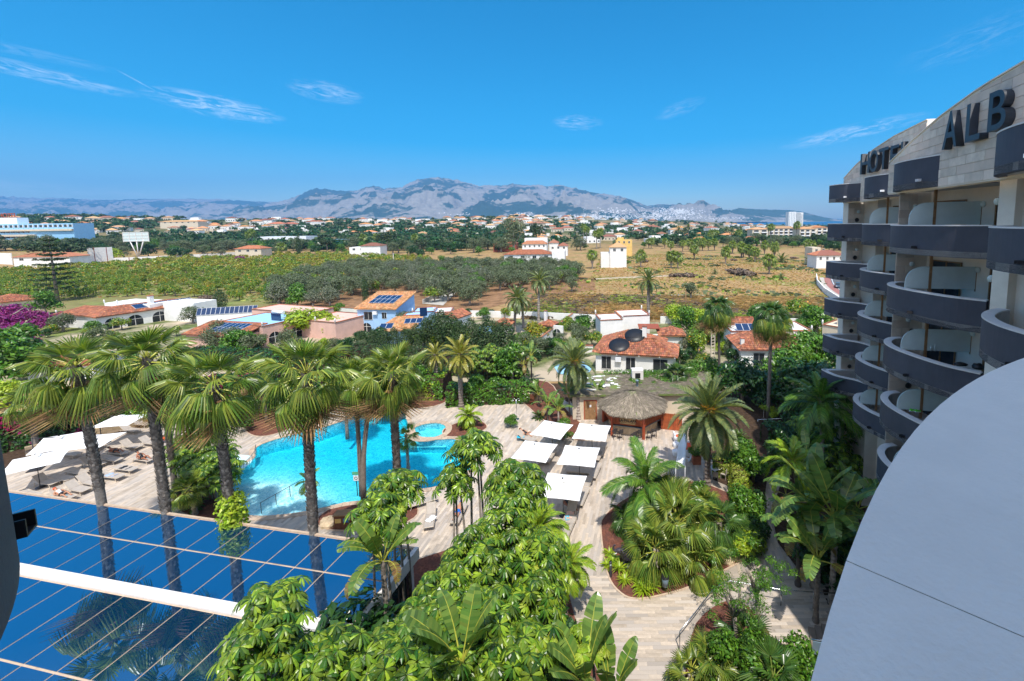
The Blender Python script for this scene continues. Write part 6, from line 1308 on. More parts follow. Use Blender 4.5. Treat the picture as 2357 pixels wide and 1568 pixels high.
palm_px(date_palm, 'small fan-leaved palm in the bed right of the glass roof corner', 450, 1185, 0, 452, 1115, meshes=FAN_S, n=30, scale=.9, seed=32, name='small_palm', r=.15)
palm_px(date_palm, 'bushy areca palm below the nearest parasol', 1235, 1300, 0, 1240, 1215, meshes=ARECA, n=44, scale=.95, seed=33, name='areca_palm', r=.15)
palm_px(date_palm, 'yellowing areca palm at the right edge of the glossy shrubs', 1300, 1420, 0, 1280, 1290, meshes=ARECA, n=30, scale=.75, seed=34, name='areca_palm', r=.12)
palm_px(date_palm, 'thin-trunked little palm left of the fourth big palm, in the pool island', 730, 1200, 0, 733, 1100, meshes=ARECA, n=14, scale=.5, seed=35, name='small_palm', r=.08)
palm_px(date_palm, 'small palm with yellow dead leaf right of the fifth palm trunk', 940, 1080, 0, 935, 1000, meshes=FAN_S, n=16, scale=.8, seed=36, name='small_palm', r=.12)
palm_px(wash_palm, 'small fan palm over the far edge of the pool, left of the fifth palm', 800, 1010, 0, 790, 860, r=.16, scale=.8, seed=16, boots=False, n=24, dry=5)
palm_px(wash_palm, 'slender fan palm behind the pool between the third and fourth big palms', 615, 975, 0, 612, 850, r=.16, scale=.8, seed=17, boots=False, n=24, dry=5)
# fan palms of the island
for i, (u, v, z, s, lab, ms) in enumerate([(1560, 1200, 2.3, 1.0, 'big drooping fan palm in the centre of the palm island', FAN), (1655, 1195, 2.2, .95, 'stiff fan palm at the right of the palm island', FAN_D), (1510, 1255, 1.6, .9, 'low fan palm with pale splayed leaves at the island front', FAN), (1600, 1270, 1.2, .85, 'yellow-green fan palm at the right front of the island', FAN), (1620, 1150, 2.0, .8, 'silvery fan palm at the back of the palm island', FAN_S), (1450, 1190, 1.0, .8, 'small dark fan palm at the left rear of the island', FAN_D), (1700, 1230, 1.0, .8, 'fan palm at the right rim of the island near the path', FAN_D), (1545, 1150, 2.4, .85, 'fan palm right behind the feathery queen palm', FAN)]):
    p = at(u, v, z); t = thing('fan_palm', lab, 'palm tree', (p.x, p.y, 0), i); ringed_trunk(z-.2, .2, seed=i).build('trunk', M['bark'], t); put_fronds(t, ms, 26, z-.1, 1.3, -.5, scale=s, seed=40+i)
for i, (u, v, s, lab) in enumerate([(1478, 1260, 1.0, 'dark cycad right of the elephant statue'), (1478, 1310, .8, 'dark cycad close to the front rim of the island'), (1700, 1010, .9, 'dark cycad behind the yellow hedge'), (1240, 960, .7, 'cycad at the left of the planted bed by the bar'), (445, 1165, .8, 'cycad in the bed at the left end of the pool')]):
    p = at(u, v, .2); t = thing('cycad', lab, 'plant', (p.x, p.y, 0.05), i); m = MB(); m.lathe([(.14, 0), (.16, .25), (0, .35)], 8); m.build('trunk', M['bark'], t); put_fronds(t, CYCAD, 34, .3, 1.2, .0, scale=s*1.25, seed=60+i)
# strap-leaved plants
def strapmesh(mat, n, L, seed, w=.03):
    g = np.random.default_rng(seed); V = []; F = []
    for i in range(n):
        a = g.uniform(0, 6.28); e = g.uniform(.5, 1.3); l = L*g.uniform(.7, 1.1); d = np.array([math.cos(a), math.sin(a), 0]); sd_ = np.array([-d[1], d[0], 0]); b = len(V); pts = [np.zeros(3)]; 
        for k in range(3): pts.append(pts[-1]+(d*math.cos(e)+np.array([0, 0, math.sin(e)]))*l/3); e -= .5
        for k, q in enumerate(pts): ww = w*(.6, 1, .8, .1)[k]; V += [q-sd_*ww, q+sd_*ww]
        F += [(b+2*k, b+2*k+1, b+2*k+3, b+2*k+2) for k in range(3)]
    return npmesh('leaves', V, np.array(F), M[mat])
ST = [strapmesh('lime', 46, .62, 1), strapmesh('lime', 46, .62, 2), strapmesh('broad', 50, .6, 3)]
sp_ = [(670, 660), (720, 720), (760, 810), (850, 770), (870, 850), (930, 830), (980, 790), (905, 890), (640, 600), (1110, 700), (960, 860), (1120, 800), (1170, 750), (620, 690)]
for i, (x, y) in enumerate(sp_):
    q = at(*Z2(x, y), .1); t = thing('strap_leaved_plant', 'yellow-green strap-leaved clump, %s along the red gravel island tip' % ('1st 2nd 3rd 4th 5th 6th 7th 8th 9th 10th 11th 12th 13th 14th'.split()[i]), 'plant', (q.x, q.y, .05), i*1.3, 'yellow-green clumps round the island tip'); obj('leaves', ST[i % 2], t, sca=random.uniform(.9, 1.3))
for i, (x, y) in enumerate([(1680, 590), (1720, 560), (1640, 560), (1760, 380), (1700, 620), (1560, 640)]):
    q = at(*Z2(x, y), .1); t = thing('strap_leaved_plant', 'fresh green strap-leaved clump %s the island' % ['left of the boulder on', 'right of the boulder on', 'just behind the boulder on', 'near the bollard right of', 'at the path corner of', 'before the flat rock on'][i], 'plant', (q.x, q.y, .05), i, 'green clumps at the right rim of the island'); obj('leaves', ST[2], t, sca=random.uniform(.8, 1.2))
# strelitzia / banana groups
def banana(label, p, h, n, s=1.0, seed=0, name='banana_plant', up=False, group=None, mesh=BAN):
    t = thing(name, label, 'plant', p, seed, group); ringed_trunk(max(.3, h), .11*s, seed=seed, scaly=.1).build('stem', M['bark'], t); g = random.Random(seed)
    for i in range(n):
        k = 0 if up else min(3, int(i/n*4)); o = obj('leaf', mesh[k], t, (0, 0, h-.1)); o.scale = (s*g.uniform(.8, 1.1),)*3
        o.rotation_euler = (Matrix.Rotation(i*2.4+g.uniform(-.3, .3), 3, 'Z') @ Matrix.Rotation(g.uniform(-.2, .15), 3, 'Y') @ Matrix.Rotation(g.uniform(-.3, .3), 3, 'X')).to_euler()
    return t
for i, (u, v, z, n, s, lab) in enumerate([(1880, 1150, 4.8, 16, 1.3, 'tall banana plant with torn sunlit leaves left of the big parapet'), (1842, 1200, 3.4, 15, 1.2, 'wide banana plant with pale splayed leaves above the shaded bank'), (1925, 1170, 5.0, 16, 1.35, 'big banana plant whose leaves reach the edge of the pale parapet'), (1885, 1262, 3.6, 14, 1.15, 'banana plant with browned hanging leaves at the path bend'), (1860, 1035, 4.2, 8, .9, 'banana plant with yellow leaves behind the lime areca palm'), (1975, 1150, 2.8, 10, 1.1, 'dark banana plant at the foot of the hotel'), (1810, 1120, .5, 8, .7, 'small banana plant beside the top of the shaded path'), (1950, 1280, 1.5, 10, 1.0, 'shaded banana plant tucked under the parapet edge')]):
    p = at(u, v, z+.6); banana(lab, (p.x, p.y, 0), z, n, s, 70+i)
for i, (u, v, z, n, s, lab) in enumerate([(1205, 830, 3.0, 12, .9, 'leaning giant strelitzia left of the slim date palm'), (1222, 812, 3.8, 12, .85, 'taller giant strelitzia behind the leaning one'), (1260, 925, 1.8, 10, .8, 'strelitzia clump in the bed left of the date palm'), (1285, 935, 2.2, 10, .8, 'strelitzia clump below the date palm crown'), (1375, 890, 2.5, 8, .7, 'strelitzia against the left corner of the bar annex'), (1310, 905, 2.0, 9, .8, 'strelitzia behind the date palm trunk'), (1240, 900, 1.4, 9, .8, 'strelitzia above the sandstone wall end')]):
    p = at(u, v, z+.5); banana(lab, (p.x, p.y, 0), z, n, s, 90+i, 'giant_strelitzia')
p = aty(880, 1275, 17.6); banana('giant strelitzia with dry hanging leaves in front of the glass roof edge', (p.x, p.y, 0), p.z-.3, 13, .95, 101, 'giant_strelitzia')
for i, (u, v, y, s) in enumerate([(1060, 1500, 12.6, .95), (1350, 1560, 13.6, 1.0), (1410, 1590, 13.8, .9)]):
    p = aty(u, v, y); banana(['upright banana plant poking out of the glossy shrubs at the bottom edge', 'broad-leaved banana plant at the bottom edge beside the deck', 'last banana plant at the bottom edge, right of the broad one'][i], (p.x, p.y, 0), p.z-.4, 7, s, 110+i, 'banana_plant', up=True)
# schefflera trees: every big palmate leaf is its own part
def schef(label, u, v, y, rx, rz, tips, seed, pale=False, lpt=6, ls=1.15, trunk=3, flat=.75):
    c = aty(u, v, y); g = random.Random(seed); t = thing('umbrella_tree', label, 'tree', (c.x, c.y, 0), 0); zc = c.z; ms = SCHEF_P if pale else SCHEF; n = 0; T = []
    tips = int(tips*1.15)
    for i in range(tips):
        zz = 1-(i+.5)/tips*1.5; a = i*2.39996+g.uniform(-.3, .3); q = math.sqrt(max(0, 1-zz*zz)); rr = g.uniform(.72, 1.15); T.append(Vector((rx*q*math.cos(a)*rr, rx*q*math.sin(a)*rr, rz*zz*rr+g.uniform(-.15, .15))))
    mb = MB()
    for k in range(trunk): a = k*2.1+seed; mb.tube([(.25*math.cos(a), .25*math.sin(a), 0), (.4*math.cos(a), .3*math.sin(a), zc*.5), (rx*.3*math.cos(a), rx*.3*math.sin(a), zc)], [.09, .07, .04], 6)
    for p in T: mb.tube([(p.x*.25, p.y*.25, zc-rz*.6), tuple(Vector((p.x*.75, p.y*.75, zc+p.z*.7))), (p.x, p.y, zc+p.z)], [.035, .025, .018], 4, cap=False)
    mb.build('trunk', M['bark_pale'], t)
    for p in T:
        for j in range(lpt):
            if n >= 300: break
            k = min(len(ms)-1, int(j/lpt*len(ms))); k = (len(ms)-2-k) if not pale else k; az_ = j*2.39996+g.uniform(-.3, .3); s = ls*g.uniform(.8, 1.15)
            mm_ = ms[k] if pale or g.random() > .07 else SCHEF_P[k % 3]; o = obj('leaf', mm_, t, (p.x, p.y, zc+p.z-.02*j), (g.uniform(-.15, .15), g.uniform(-.2, .2), az_), s); n += 1
    return t
for i, a in enumerate([(1095, 1035, 21.5, .8, .6, 16, 'upper umbrella tree crown overlapping the right end of the pool'), (1050, 1105, 21.0, .5, .5, 9, 'loose umbrella tree crown left below the upper one'), (1185, 1125, 20.0, 1.05, .8, 24, 'full umbrella tree left of the nearest parasol'), (1165, 1200, 18.5, .9, .6, 13, 'lower storey of leaves under the full umbrella tree'),
    (915, 1125, 20.5, .8, .6, 14, 'umbrella tree with reddish flower spikes in front of the fifth palm'), (870, 1195, 18.8, .8, .8, 15, 'dense umbrella tree beside the litter box'), (1110, 1290, 17.0, 1.2, .7, 18, 'umbrella tree right of the glass roof corner'), (1045, 1360, 16.0, 1.0, .6, 14, 'umbrella tree touching the deck right of the side glazing'),
    (1240, 1290, 17.5, .8, .9, 18, 'tall umbrella tree along the left side of the wooden deck'), (1235, 1380, 16.2, .9, .9, 18, 'umbrella tree on the deck edge below the yellowing areca'), (985, 1450, 14.4, 1.1, .45, 17, 'wide umbrella tree below the dark side glazing'), (1110, 1450, 14.4, 1.4, .8, 26, 'wide glossy umbrella tree in the bottom centre'),
    (850, 1535, 12.9, .8, .4, 14, 'umbrella tree growing at the corner of the glass roof'), (960, 1540, 12.4, 1.1, .5, 20, 'umbrella tree cut by the bottom edge, below the wide one'), (1190, 1530, 13.2, 1.0, .6, 18, 'umbrella tree cut by the bottom edge next to the upright banana'), (630, 1395, 12.8, .5, .4, 10, 'umbrella tree with yellow stalks hanging over the glass roof gutter'),
    (610, 1490, 11.9, .8, .6, 15, 'nearest umbrella tree, yellow leaf stalks, over the lower glass roof'), (730, 1530, 12.3, .8, .5, 14, 'umbrella tree between the two at the bottom left of the shrubs'), (1350, 1490, 14.5, .6, .4, 9, 'pale yellow-green young umbrella tree on the deck edge')]):
    schef(a[6], a[0], a[1], a[2], a[3], a[4], a[5], 200+i, pale=(i == 18), ls=1.12 if i not in (15, 16, 18) else 1.05)
for i, (u, v, y, s) in enumerate([(470, 1050, 34, 1.1), (430, 1035, 36, .8), (490, 1090, 32, 1.0), (1155, 845, 60, 1.2)]):
    schef(['umbrella tree in the bed between the second and third palms', 'small umbrella tree by the loungers left of the third palm', 'lower umbrella tree leaning over the pale small pool', 'rounded umbrella tree above the sandstone wall'][i], u, v, y, 1.5*s, 1.1*s, 26, 240+i)
schef('large umbrella tree with pale leaf tips beyond the sandstone wall', 1120, 830, 58, 2.4, 1.8, 40, 250)
schef('umbrella tree in deep shade at the right foot of the hotel', 1920, 1020, 36, 2.0, 2.0, 34, 251); schef('umbrella tree in deep shade right of the queen palm trunk', 1930, 1090, 33, 1.6, 1.6, 26, 252); schef('umbrella tree in shade above the ivy bank', 1850, 1000, 38, 1.3, 1.2, 20, 253)
# filler shrubs under the umbrella trees
def shrub(label, u, v, z, kind, s, sz=None, name='shrub', y=None, cat='shrub', group=None):
    p = at(u, v, z) if y is None else aty(u, v, y); return tree(name, label, (p.x, p.y, 0), kind, s, sz, cat, group)
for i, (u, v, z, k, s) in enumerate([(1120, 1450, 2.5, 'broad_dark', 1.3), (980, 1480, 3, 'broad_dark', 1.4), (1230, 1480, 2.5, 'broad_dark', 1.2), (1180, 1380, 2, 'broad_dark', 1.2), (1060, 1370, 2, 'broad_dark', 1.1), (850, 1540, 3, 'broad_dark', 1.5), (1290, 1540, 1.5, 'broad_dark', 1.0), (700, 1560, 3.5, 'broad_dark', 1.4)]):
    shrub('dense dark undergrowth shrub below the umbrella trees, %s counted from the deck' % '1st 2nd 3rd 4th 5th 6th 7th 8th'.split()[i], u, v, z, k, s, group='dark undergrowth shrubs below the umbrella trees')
# ivy round the third palm foot
p = at(536, 1205, 4); v, f = leafcloud([(math.cos(a)*.2, math.sin(a)*.2, z, .62, 1.1) for z in np.arange(.3, 5.4, .45) for a in (0, 2, 4)], 3000, .13, seed=4); t = thing('ivy', 'bright ivy climbing round the trunk foot of the third big palm', 'climbing plant', (p.x+.05, p.y, 0)); obj('leaves', npmesh('leaves', v, f, M['lime']), t); m = MB(); m.tube([(0.3, 0, 0), (.35, .1, 2.5), (.3, 0, 5)], .03, 5); m.build('stem', M['bark_pale'], t)
# shrubs: list of (label,u,v,z,kind,scale)
for lab, u, v, z, k, s in [('bright green rounded bush on the terrace wall right of the yellow palm', 1180, 860, 1.4, 'broad', 1.35), ('clipped bush at the foot of the cypress hedge', 1140, 905, 1.0, 'broad', .8), ('leafy bush under the first umbrella tree beyond the wall', 1095, 905, 1.2, 'broad', .9), ('bush in front of the slim date palm foot', 1298, 1000, .6, 'broad', .55), ('small bush at the bar door bed', 1175, 975, .4, 'broad', .4),
   ('small dark bush beside the pool ladder', 565, 985, .4, 'broad', .5), ('leafy bush in the bed at the left pool end', 440, 1110, 1.0, 'broad', .7), ('rose bush with pale flowers beside the yellow hedge', 1700, 1065, 1.0, 'broad', .85), ('green bush behind the round corner of the yellow hedge', 1735, 1085, 1.0, 'broad', .8), ('green bush under the big date palm trunk', 1610, 1150, .6, 'broad', .5),
   ('clipped bright bush on the right rim of the island', 1720, 1180, .9, 'broad', .75), ('fresh green bush at the island beside the path', 1705, 1265, .6, 'lime', .7), ('light climbing bush at the island rim by the boulder', 1680, 1240, .8, 'lime', .6), ('dark clipped ball on the island rim', 1745, 1220, .6, 'broad_dark', .45), ('round yellow-green ball bush in the shade behind the date palm', 1775, 945, .9, 'lime', .55),
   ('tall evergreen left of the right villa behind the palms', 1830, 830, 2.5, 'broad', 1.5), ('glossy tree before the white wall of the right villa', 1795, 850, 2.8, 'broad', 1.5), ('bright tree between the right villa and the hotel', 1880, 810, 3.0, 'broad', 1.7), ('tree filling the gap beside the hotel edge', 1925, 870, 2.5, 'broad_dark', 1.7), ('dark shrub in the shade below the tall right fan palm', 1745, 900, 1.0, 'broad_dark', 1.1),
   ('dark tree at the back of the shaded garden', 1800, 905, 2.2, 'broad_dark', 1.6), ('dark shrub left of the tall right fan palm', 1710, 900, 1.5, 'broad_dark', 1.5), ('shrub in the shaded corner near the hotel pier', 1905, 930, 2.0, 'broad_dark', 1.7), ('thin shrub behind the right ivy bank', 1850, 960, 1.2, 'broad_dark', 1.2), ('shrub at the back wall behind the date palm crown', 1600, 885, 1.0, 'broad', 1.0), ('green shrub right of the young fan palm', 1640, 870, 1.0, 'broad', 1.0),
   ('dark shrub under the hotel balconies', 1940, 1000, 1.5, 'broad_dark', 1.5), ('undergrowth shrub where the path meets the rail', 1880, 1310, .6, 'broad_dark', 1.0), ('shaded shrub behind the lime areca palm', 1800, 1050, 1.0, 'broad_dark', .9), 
   ('red-flowered shrub at the foot of the pruned tree', 1690, 1475, .7, 'lime', .4), ('lush shrub at the bottom edge right of the deck', 1665, 1545, .6, 'broad', .6), ('dark shrub in the bottom corner beside the steps', 1835, 1560, .5, 'broad', .6), ('green shrub between the lower fan palms', 1740, 1540, .8, 'broad', .6), ]:
    shrub(lab, u, v, z, k, s)
for i, (u, v, z, s) in enumerate([(1640, 1510, 1.2, .85), (1720, 1470, 1.3, .8), (1590, 1540, 1.0, .8), (1780, 1560, 1.2, .9)]):
    p = at(u, v, z); t = thing('fan_palm', ['low fan palm left at the bottom right corner', 'low fan palm at the pruned tree foot', 'low fan palm on the deck rim at the bottom edge', 'low fan palm close to the pale parapet at the bottom'][i], 'palm tree', (p.x, p.y, 0), i); ringed_trunk(z-.2, .14, seed=i).build('trunk', M['bark'], t); put_fronds(t, FAN_D if i % 2 else FAN_S, 20, z-.1, 1.3, -.3, scale=s, seed=140+i)
# pruned trees with feathery leaves at the bottom right
def pruned(label, u, v, seed, h):
    p = at(u, v, 0); g = random.Random(seed); t = thing('pruned_tree', label, 'tree', (p.x, p.y, 0)); mb = MB(); tips = []
    mb.tube([(0, 0, 0), (.1, .05, h*.5), (-.05, .1, h)], [.13, .11, .10], 8)
    for i in range(5):
        a = i*1.3+seed; q = [(-.05, .1, h*.85), (.3*math.cos(a), .3*math.sin(a), h+.35), (.55*math.cos(a+.3), .55*math.sin(a+.3), h+.95)]; mb.tube(q, [.09, .07, .075], 6); tips.append(q[-1])
    mb.build('trunk', M['wood'] if False else M['bark_pale'], t); c = []
    for q in tips:
        for j in range(5): a = g.uniform(0, 6.3); r_ = g.uniform(.3, 1.3); c.append((q[0]+r_*math.cos(a), q[1]+r_*math.sin(a), q[2]+g.uniform(-.6, .6), .33, .6))
    v_, f_ = leafcloud(c, 2600, .055, .35, seed=seed, shell=.1); obj('foliage', npmesh('foliage', v_, f_, M['broad']), t)
pruned('pruned feathery tree left at the bottom right, in front of the island', 1690, 1520, 3, 2.6); pruned('pruned feathery tree right of its twin beside the curved rail', 1740, 1480, 5, 3.0)
t = thing('yucca', 'spiky bright yucca on a thin stem before the rail in the shade', 'plant', tuple(at(*Z4(865, 410), 0))); m = MB(); m.tube([(0, 0, 0), (.03, 0, 1.7)], .045, 6); m.build('stem', M['bark_pale'], t); obj('leaves', strapmesh('lime', 90, .6, 8, .02), t, (0.03, 0, 1.6))
# hedges of the garden
hedge('clipped_hedge', 'yellow variegated hedge running back behind the terrace table', [at(1640, 1062, 1), at(1700, 1070, 1)], 1.0, 1.3, 'yellow_hedge', 'broad', 260, .07)
hedge('clipped_hedge', 'long yellow-green hedge top running down towards the island', [at(1697, 1055, 1.2), at(1712, 1180, 1.2)], 1.05, 1.4, 'yellow_hedge', 'lime', 280, .07)
hedge('clipped_hedge', 'bright green low hedge bordering the island by the path', [at(1735, 1160, .5), at(1742, 1260, .5)], .8, .7, 'broad', 'lime', 260, .07)
hedge('ivy_bank', 'dark ivy-covered bank in the hotel shade below the steel rail', [at(1760, 1010, .8), at(1925, 1005, .8)], 1.6, 2.0, 'creeper', 'broad_dark', 120, .12)
hedge('flowering_hedge', 'tall dark creeper hedge with magenta flowers behind the left parasols', [at(-30, 1020, 1), at(160, 985, 1), at(330, 940, 1), at(520, 905, 1), at(640, 905, 1)], 1.6, 3.2, 'creeper', 'magenta', 75, .15, frac=.10)
hedge('ivy_slope', 'sunny green creeper slope above the flowering hedge at the left', [at(-60, 960, 3), at(200, 905, 3), at(420, 880, 3)], 7, 1.6, 'broad', 'lime', 26, .2)
hedge('boundary_hedge', 'mixed green hedge between the hotel garden and the villas on the left', [at(640, 895, 1.5), at(860, 885, 1.5), at(1030, 880, 1.5)], 4, 2.6, 'broad', 'lime', 40, .17)
hedge('boundary_hedge', 'green hedge behind the sandstone wall', [at(1030, 900, 1.5), at(1240, 890, 1.5)], 2.5, 2.0, 'broad', 'broad_dark', 60, .15)
for i, (u, v) in enumerate([(600, 925), (650, 935), (700, 940), (560, 940), (900, 925), (950, 900)]): shrub('leafy shrub behind the big pool, %s from the left' % '2nd 3rd 4th 1st 5th 6th'.split()[i], u, v, 1.0, 'broad' if i % 2 else 'broad_dark', 1.1, group='shrubs behind the pool seen between palm crowns')
def ordn(n): return '%d%s' % (n, 'th' if 10 <= n % 100 <= 20 else {1: 'st', 2: 'nd', 3: 'rd'}.get(n % 10, 'th'))
def rank(objs, fmt, key=None):
    bpy.context.view_layer.update()
    for i, o in enumerate(sorted(objs, key=key or (lambda o: proj(o.location)[0]))): o['label'] = fmt % ordn(i+1)
def rows(objs, fmt, step):
    y0 = min(o.location.y for o in objs); d = {}
    for o in objs: d.setdefault(int((o.location.y-y0+step*.4)/step), []).append(o)
    for k in sorted(d):
        for i, o in enumerate(sorted(d[k], key=lambda o: o.location.x)): o['label'] = fmt % (ordn(i+1), ordn(list(sorted(d)).index(k)+1))
# ============================================================ villas, groves, field and town
def T1(x, y): return (x*.2752, 374+y*.2752)
def T2(x, y): return (575.4+x*.2752, 374+y*.2752)
def T3(x, y): return (1150.7+x*.3174, 374+y*.3174)
def T5(x, y): return (1496+x*.2936, 633+y*.2936)
def S5(x, y): return ((2800+x/3.92)/1.7378, (780+y/3.92)/1.7378)
def S3(x, y): return ((2250+x/3.143)/1.7378, (820+y/3.143)/1.7378)
def SL(x, y): return (x*.1953, 471.8+y*.1953)
TILEC = {}
def tiles(root, P_, mat='tile', tw=.27, tl=.42, name='roof_tiles'):
    """barrel tiles laid over the slope eave-left, eave-right, ridge-right, ridge-left"""
    A, B, C_, D = [np.array(p, float) for p in P_]; ex = B-A; W_ = np.linalg.norm(ex); ex /= W_; up = (C_+D)/2-(A+B)/2; up -= ex*np.dot(up, ex); Hh = np.linalg.norm(up); up /= Hh; nn = np.cross(ex, up)
    if nn[2] < 0: nn = -nn
    l0 = np.dot(D-A, ex); r0 = np.dot(C_-A, ex); c = []
    for j in range(int(Hh/tl)+1):
        y = (j+.5)*tl
        if y > Hh: break
        xa = l0*y/Hh; xb = W_+(r0-W_)*y/Hh
        for i in range(int(W_/tw)+1):
            x = (i+.5)*tw
            if xa+tw*.3 < x < xb-tw*.3: c.append((x, y))
    if not c: return
    c = np.array(c); n = len(c); prof = [(-.5, 0), (-.25, .062), (.0, .085), (.25, .062), (.5, 0)]
    tv = np.array([(x*tw, yy*tl, z*(1 if yy < 0 else .85)+.02+(.035 if yy < 0 else 0)) for yy in (-.58, .5) for x, z in prof]); jit = rng.normal(size=(n, 1))*.008
    L_ = c[:, None, :]+tv[None, :, :2]; Z = tv[None, :, 2]+jit; V_ = (A+L_[..., :1]*ex+L_[..., 1:2]*up+Z[..., None]*nn).reshape(-1, 3)
    fq = np.array([(k, k+1, k+6, k+5) for k in range(4)]+[(0, 4, 3, 1)]); F_ = (fq[None]+np.arange(n)[:, None, None]*10).reshape(-1, 4)
    obj(name, npmesh(name, V_, F_, M[mat]), root, kind='stuff')
def slope(root, P_, mat='tile', real=True):
    n = len(P_); m = MB(); vs = [Vector(p) for p in P_]; m.add(vs+[v-Vector((0, 0, .14)) for v in vs], [tuple(range(n)), tuple(range(2*n-1, n-1, -1))]+[(i, n+i, n+(i+1) % n, (i+1) % n) for i in range(n)]); o = m.build('roof', M[mat], root)
    if real: tiles(root, P_ if n == 4 else (P_[0], P_[1], P_[2], P_[2]), mat)
class Bld:
    def __init__(s, name, label, pl, pr, cat='house', group=None, z0=0):
        a, b = Vector(pl[:2]), Vector(pr[:2]); s.L = (b-a).length; s.t = thing(name, label, cat, (a.x, a.y, z0), math.atan2(b.y-a.y, b.x-a.x), group)
    def box(s, x0, x1, y0, y1, z1, wall='white', cop='tile', cw=.0, name='wall', z0=-.5):
        m = MB(); m.box(x0, y0, z0, x1, y1, z1); m.build(name, M[wall], s.t)
        if cop: m = MB(); k = .10; m.box(x0-k, y0-k, z1+.003, x1+k, y0+.16, z1+.13).box(x0-k, y1-.16, z1+.003, x1+k, y1+k, z1+.13).box(x0-k, y0+.161, z1+.003, x0+.16, y1-.161, z1+.13).box(x1-.16, y0+.161, z1+.003, x1+k, y1-.161, z1+.13); m.build('coping', M[cop], s.t)
        return s
    def hip(s, x0, x1, y0, y1, ze, zr, mat='tile', ov=.45, real=True, along=True):
        x0 -= ov; x1 += ov; y0 -= ov; y1 += ov
        if along: r = (y1-y0)/2; a, b = (x0+r, (y0+y1)/2, zr), (x1-r, (y0+y1)/2, zr)
        else: r = (x1-x0)/2; a, b = ((x0+x1)/2, y0+r, zr), ((x0+x1)/2, y1-r, zr)
        c = [(x0, y0, ze), (x1, y0, ze), (x1, y1, ze), (x0, y1, ze)]
        if along: fs = [(c[0], c[1], b, a), (c[1], c[2], b), (c[2], c[3], a, b), (c[3], c[0], a)]
        else: fs = [(c[0], c[1], a), (c[1], c[2], b, a), (c[2], c[3], b), (c[3], c[0], a, b)]
        for f in fs: slope(s.t, f, mat, real)
        return s
    def gable(s, x0, x1, y0, y1, ze, zr, mat='tile', ov=.3, wall='white', real=False):
        ym = (y0+y1)/2; slope(s.t, ((x0-ov, y0-ov, ze), (x1+ov, y0-ov, ze), (x1+ov, ym, zr), (x0-ov, ym, zr)), mat, real); slope(s.t, ((x1+ov, y1+ov, ze), (x0-ov, y1+ov, ze), (x0-ov, ym, zr), (x1+ov, ym, zr)), mat, real)
        for x in (x0, x1-.2): m = MB(); m.add([(x, y0, ze-.05), (x, y1, ze-.05), (x, ym, zr-.2), (x+.2, y0, ze-.05), (x+.2, y1, ze-.05), (x+.2, ym, zr-.2)], [(0, 1, 2), (5, 4, 3), (0, 2, 5, 3), (1, 4, 5, 2), (0, 3, 4, 1)]); m.build('gable', M[wall], s.t)
        return s
    def win(s, x, z, w, h, y=0, grille=False, arch=False, side=None, frame='white'):
        """opening on the front (y=const) or, with side=x const, on a side wall"""
        def put(m): 
            if side is None: m.v = [(x+a, y-b, z+c) for a, b, c in m.v]
            else: sg = 1 if side[1] > 0 else -1; m.v = [(side[0]+sg*b, x+a, z+c) for a, b, c in m.v]
            return m
        m = MB()
        if arch: n = 9; pts = [(-w/2, 0), (w/2, 0)]+[(w/2*math.cos(PI*i/n), h-w/2+w/2*math.sin(PI*i/n)) for i in range(n+1)]; N = len(pts); m.add([(a, .015, c) for a, c in pts]+[(a, -.05, c) for a, c in pts], [tuple(range(N-1, -1, -1)), tuple(range(N))]+[(i, (i+1) % N, N+(i+1) % N, N+i) for i in range(N)])
        else: m.box(-w/2, -.05, 0, w/2, .015, h)
        o = put(m).build('window', M['glass'], s.t); m = MB(); f = .07
        if not arch: m.box(-w/2-f, -.02, -f, -w/2, .05, h+f).box(w/2, -.02, -f, w/2+f, .05, h+f).box(-w/2, -.02, h, w/2, .05, h+f).box(-w/2, -.02, -f, w/2, .08, 0).box(-.03, .016, 0, .03, .03, h)
        else: m.box(-.04, .016, 0, .04, .04, h).box(-w/2, .016, h*.6, w/2, .04, h*.6+.06)
        put(m).build('frame', M[frame], o)
        if grille:
            m = MB(); k = -w/2
            while k < w/2+.01: m.box(k-.012, .10, -.05, k+.012, .125, h+.05); k += .14
            m.box(-w/2-.05, .13, .1, w/2+.05, .15, .14).box(-w/2-.05, .13, h-.14, w/2+.05, .15, h-.1); put(m).build('grille', M['iron'], o)
        return s
    def chimney(s, x, y, z0, z1, w=.6, wall='white'): m = MB(); m.box(x-w/2, y-w/2, z0, x+w/2, y+w/2, z1); c = m.build('chimney', M[wall], s.t); m = MB(); m.box(x-w*.6, y-w*.6, z1+.003, x+w*.6, y+w*.6, z1+.12); m.build('cap', M['tile'], c); return s
    def solar(s, P0, ax, ay, nx, ny, w=1.0, h=1.7):
        P0, ax, ay = Vector(P0), Vector(ax).normalized(), Vector(ay).normalized(); n = ax.cross(ay)
        for i in range(nx):
            for j in range(ny):
                m = MB(); q = P0+ax*i*(w+.03)+ay*j*(h+.03); vs = [q, q+ax*w, q+ax*w+ay*h, q+ay*h]; m.add(vs+[v+n*.05 for v in vs], [(3, 2, 1, 0), (4, 5, 6, 7), (0, 1, 5, 4), (1, 2, 6, 5), (2, 3, 7, 6), (3, 0, 4, 7)]); p = m.build('solar_panel', M['solar_frame'], s.t); k = .03
                m = MB(); vs = [q+ax*k+ay*k, q+ax*(w-k)+ay*k, q+ax*(w-k)+ay*(h-k), q+ax*k+ay*(h-k)]; m.add([v+n*.055 for v in vs], [(0, 1, 2, 3)]); m.build('cells', M['solar'], p)
        return s
    def finials(s, pts):
        for x, y, z in pts: m = MB(); m.lathe([(.12, 0), (.12, .3), (.2, .35), (.1, .5), (.16, .65), (0, .85)], 8, c=(x, y, z)); m.build('finial', M['white'], s.t)
        return s
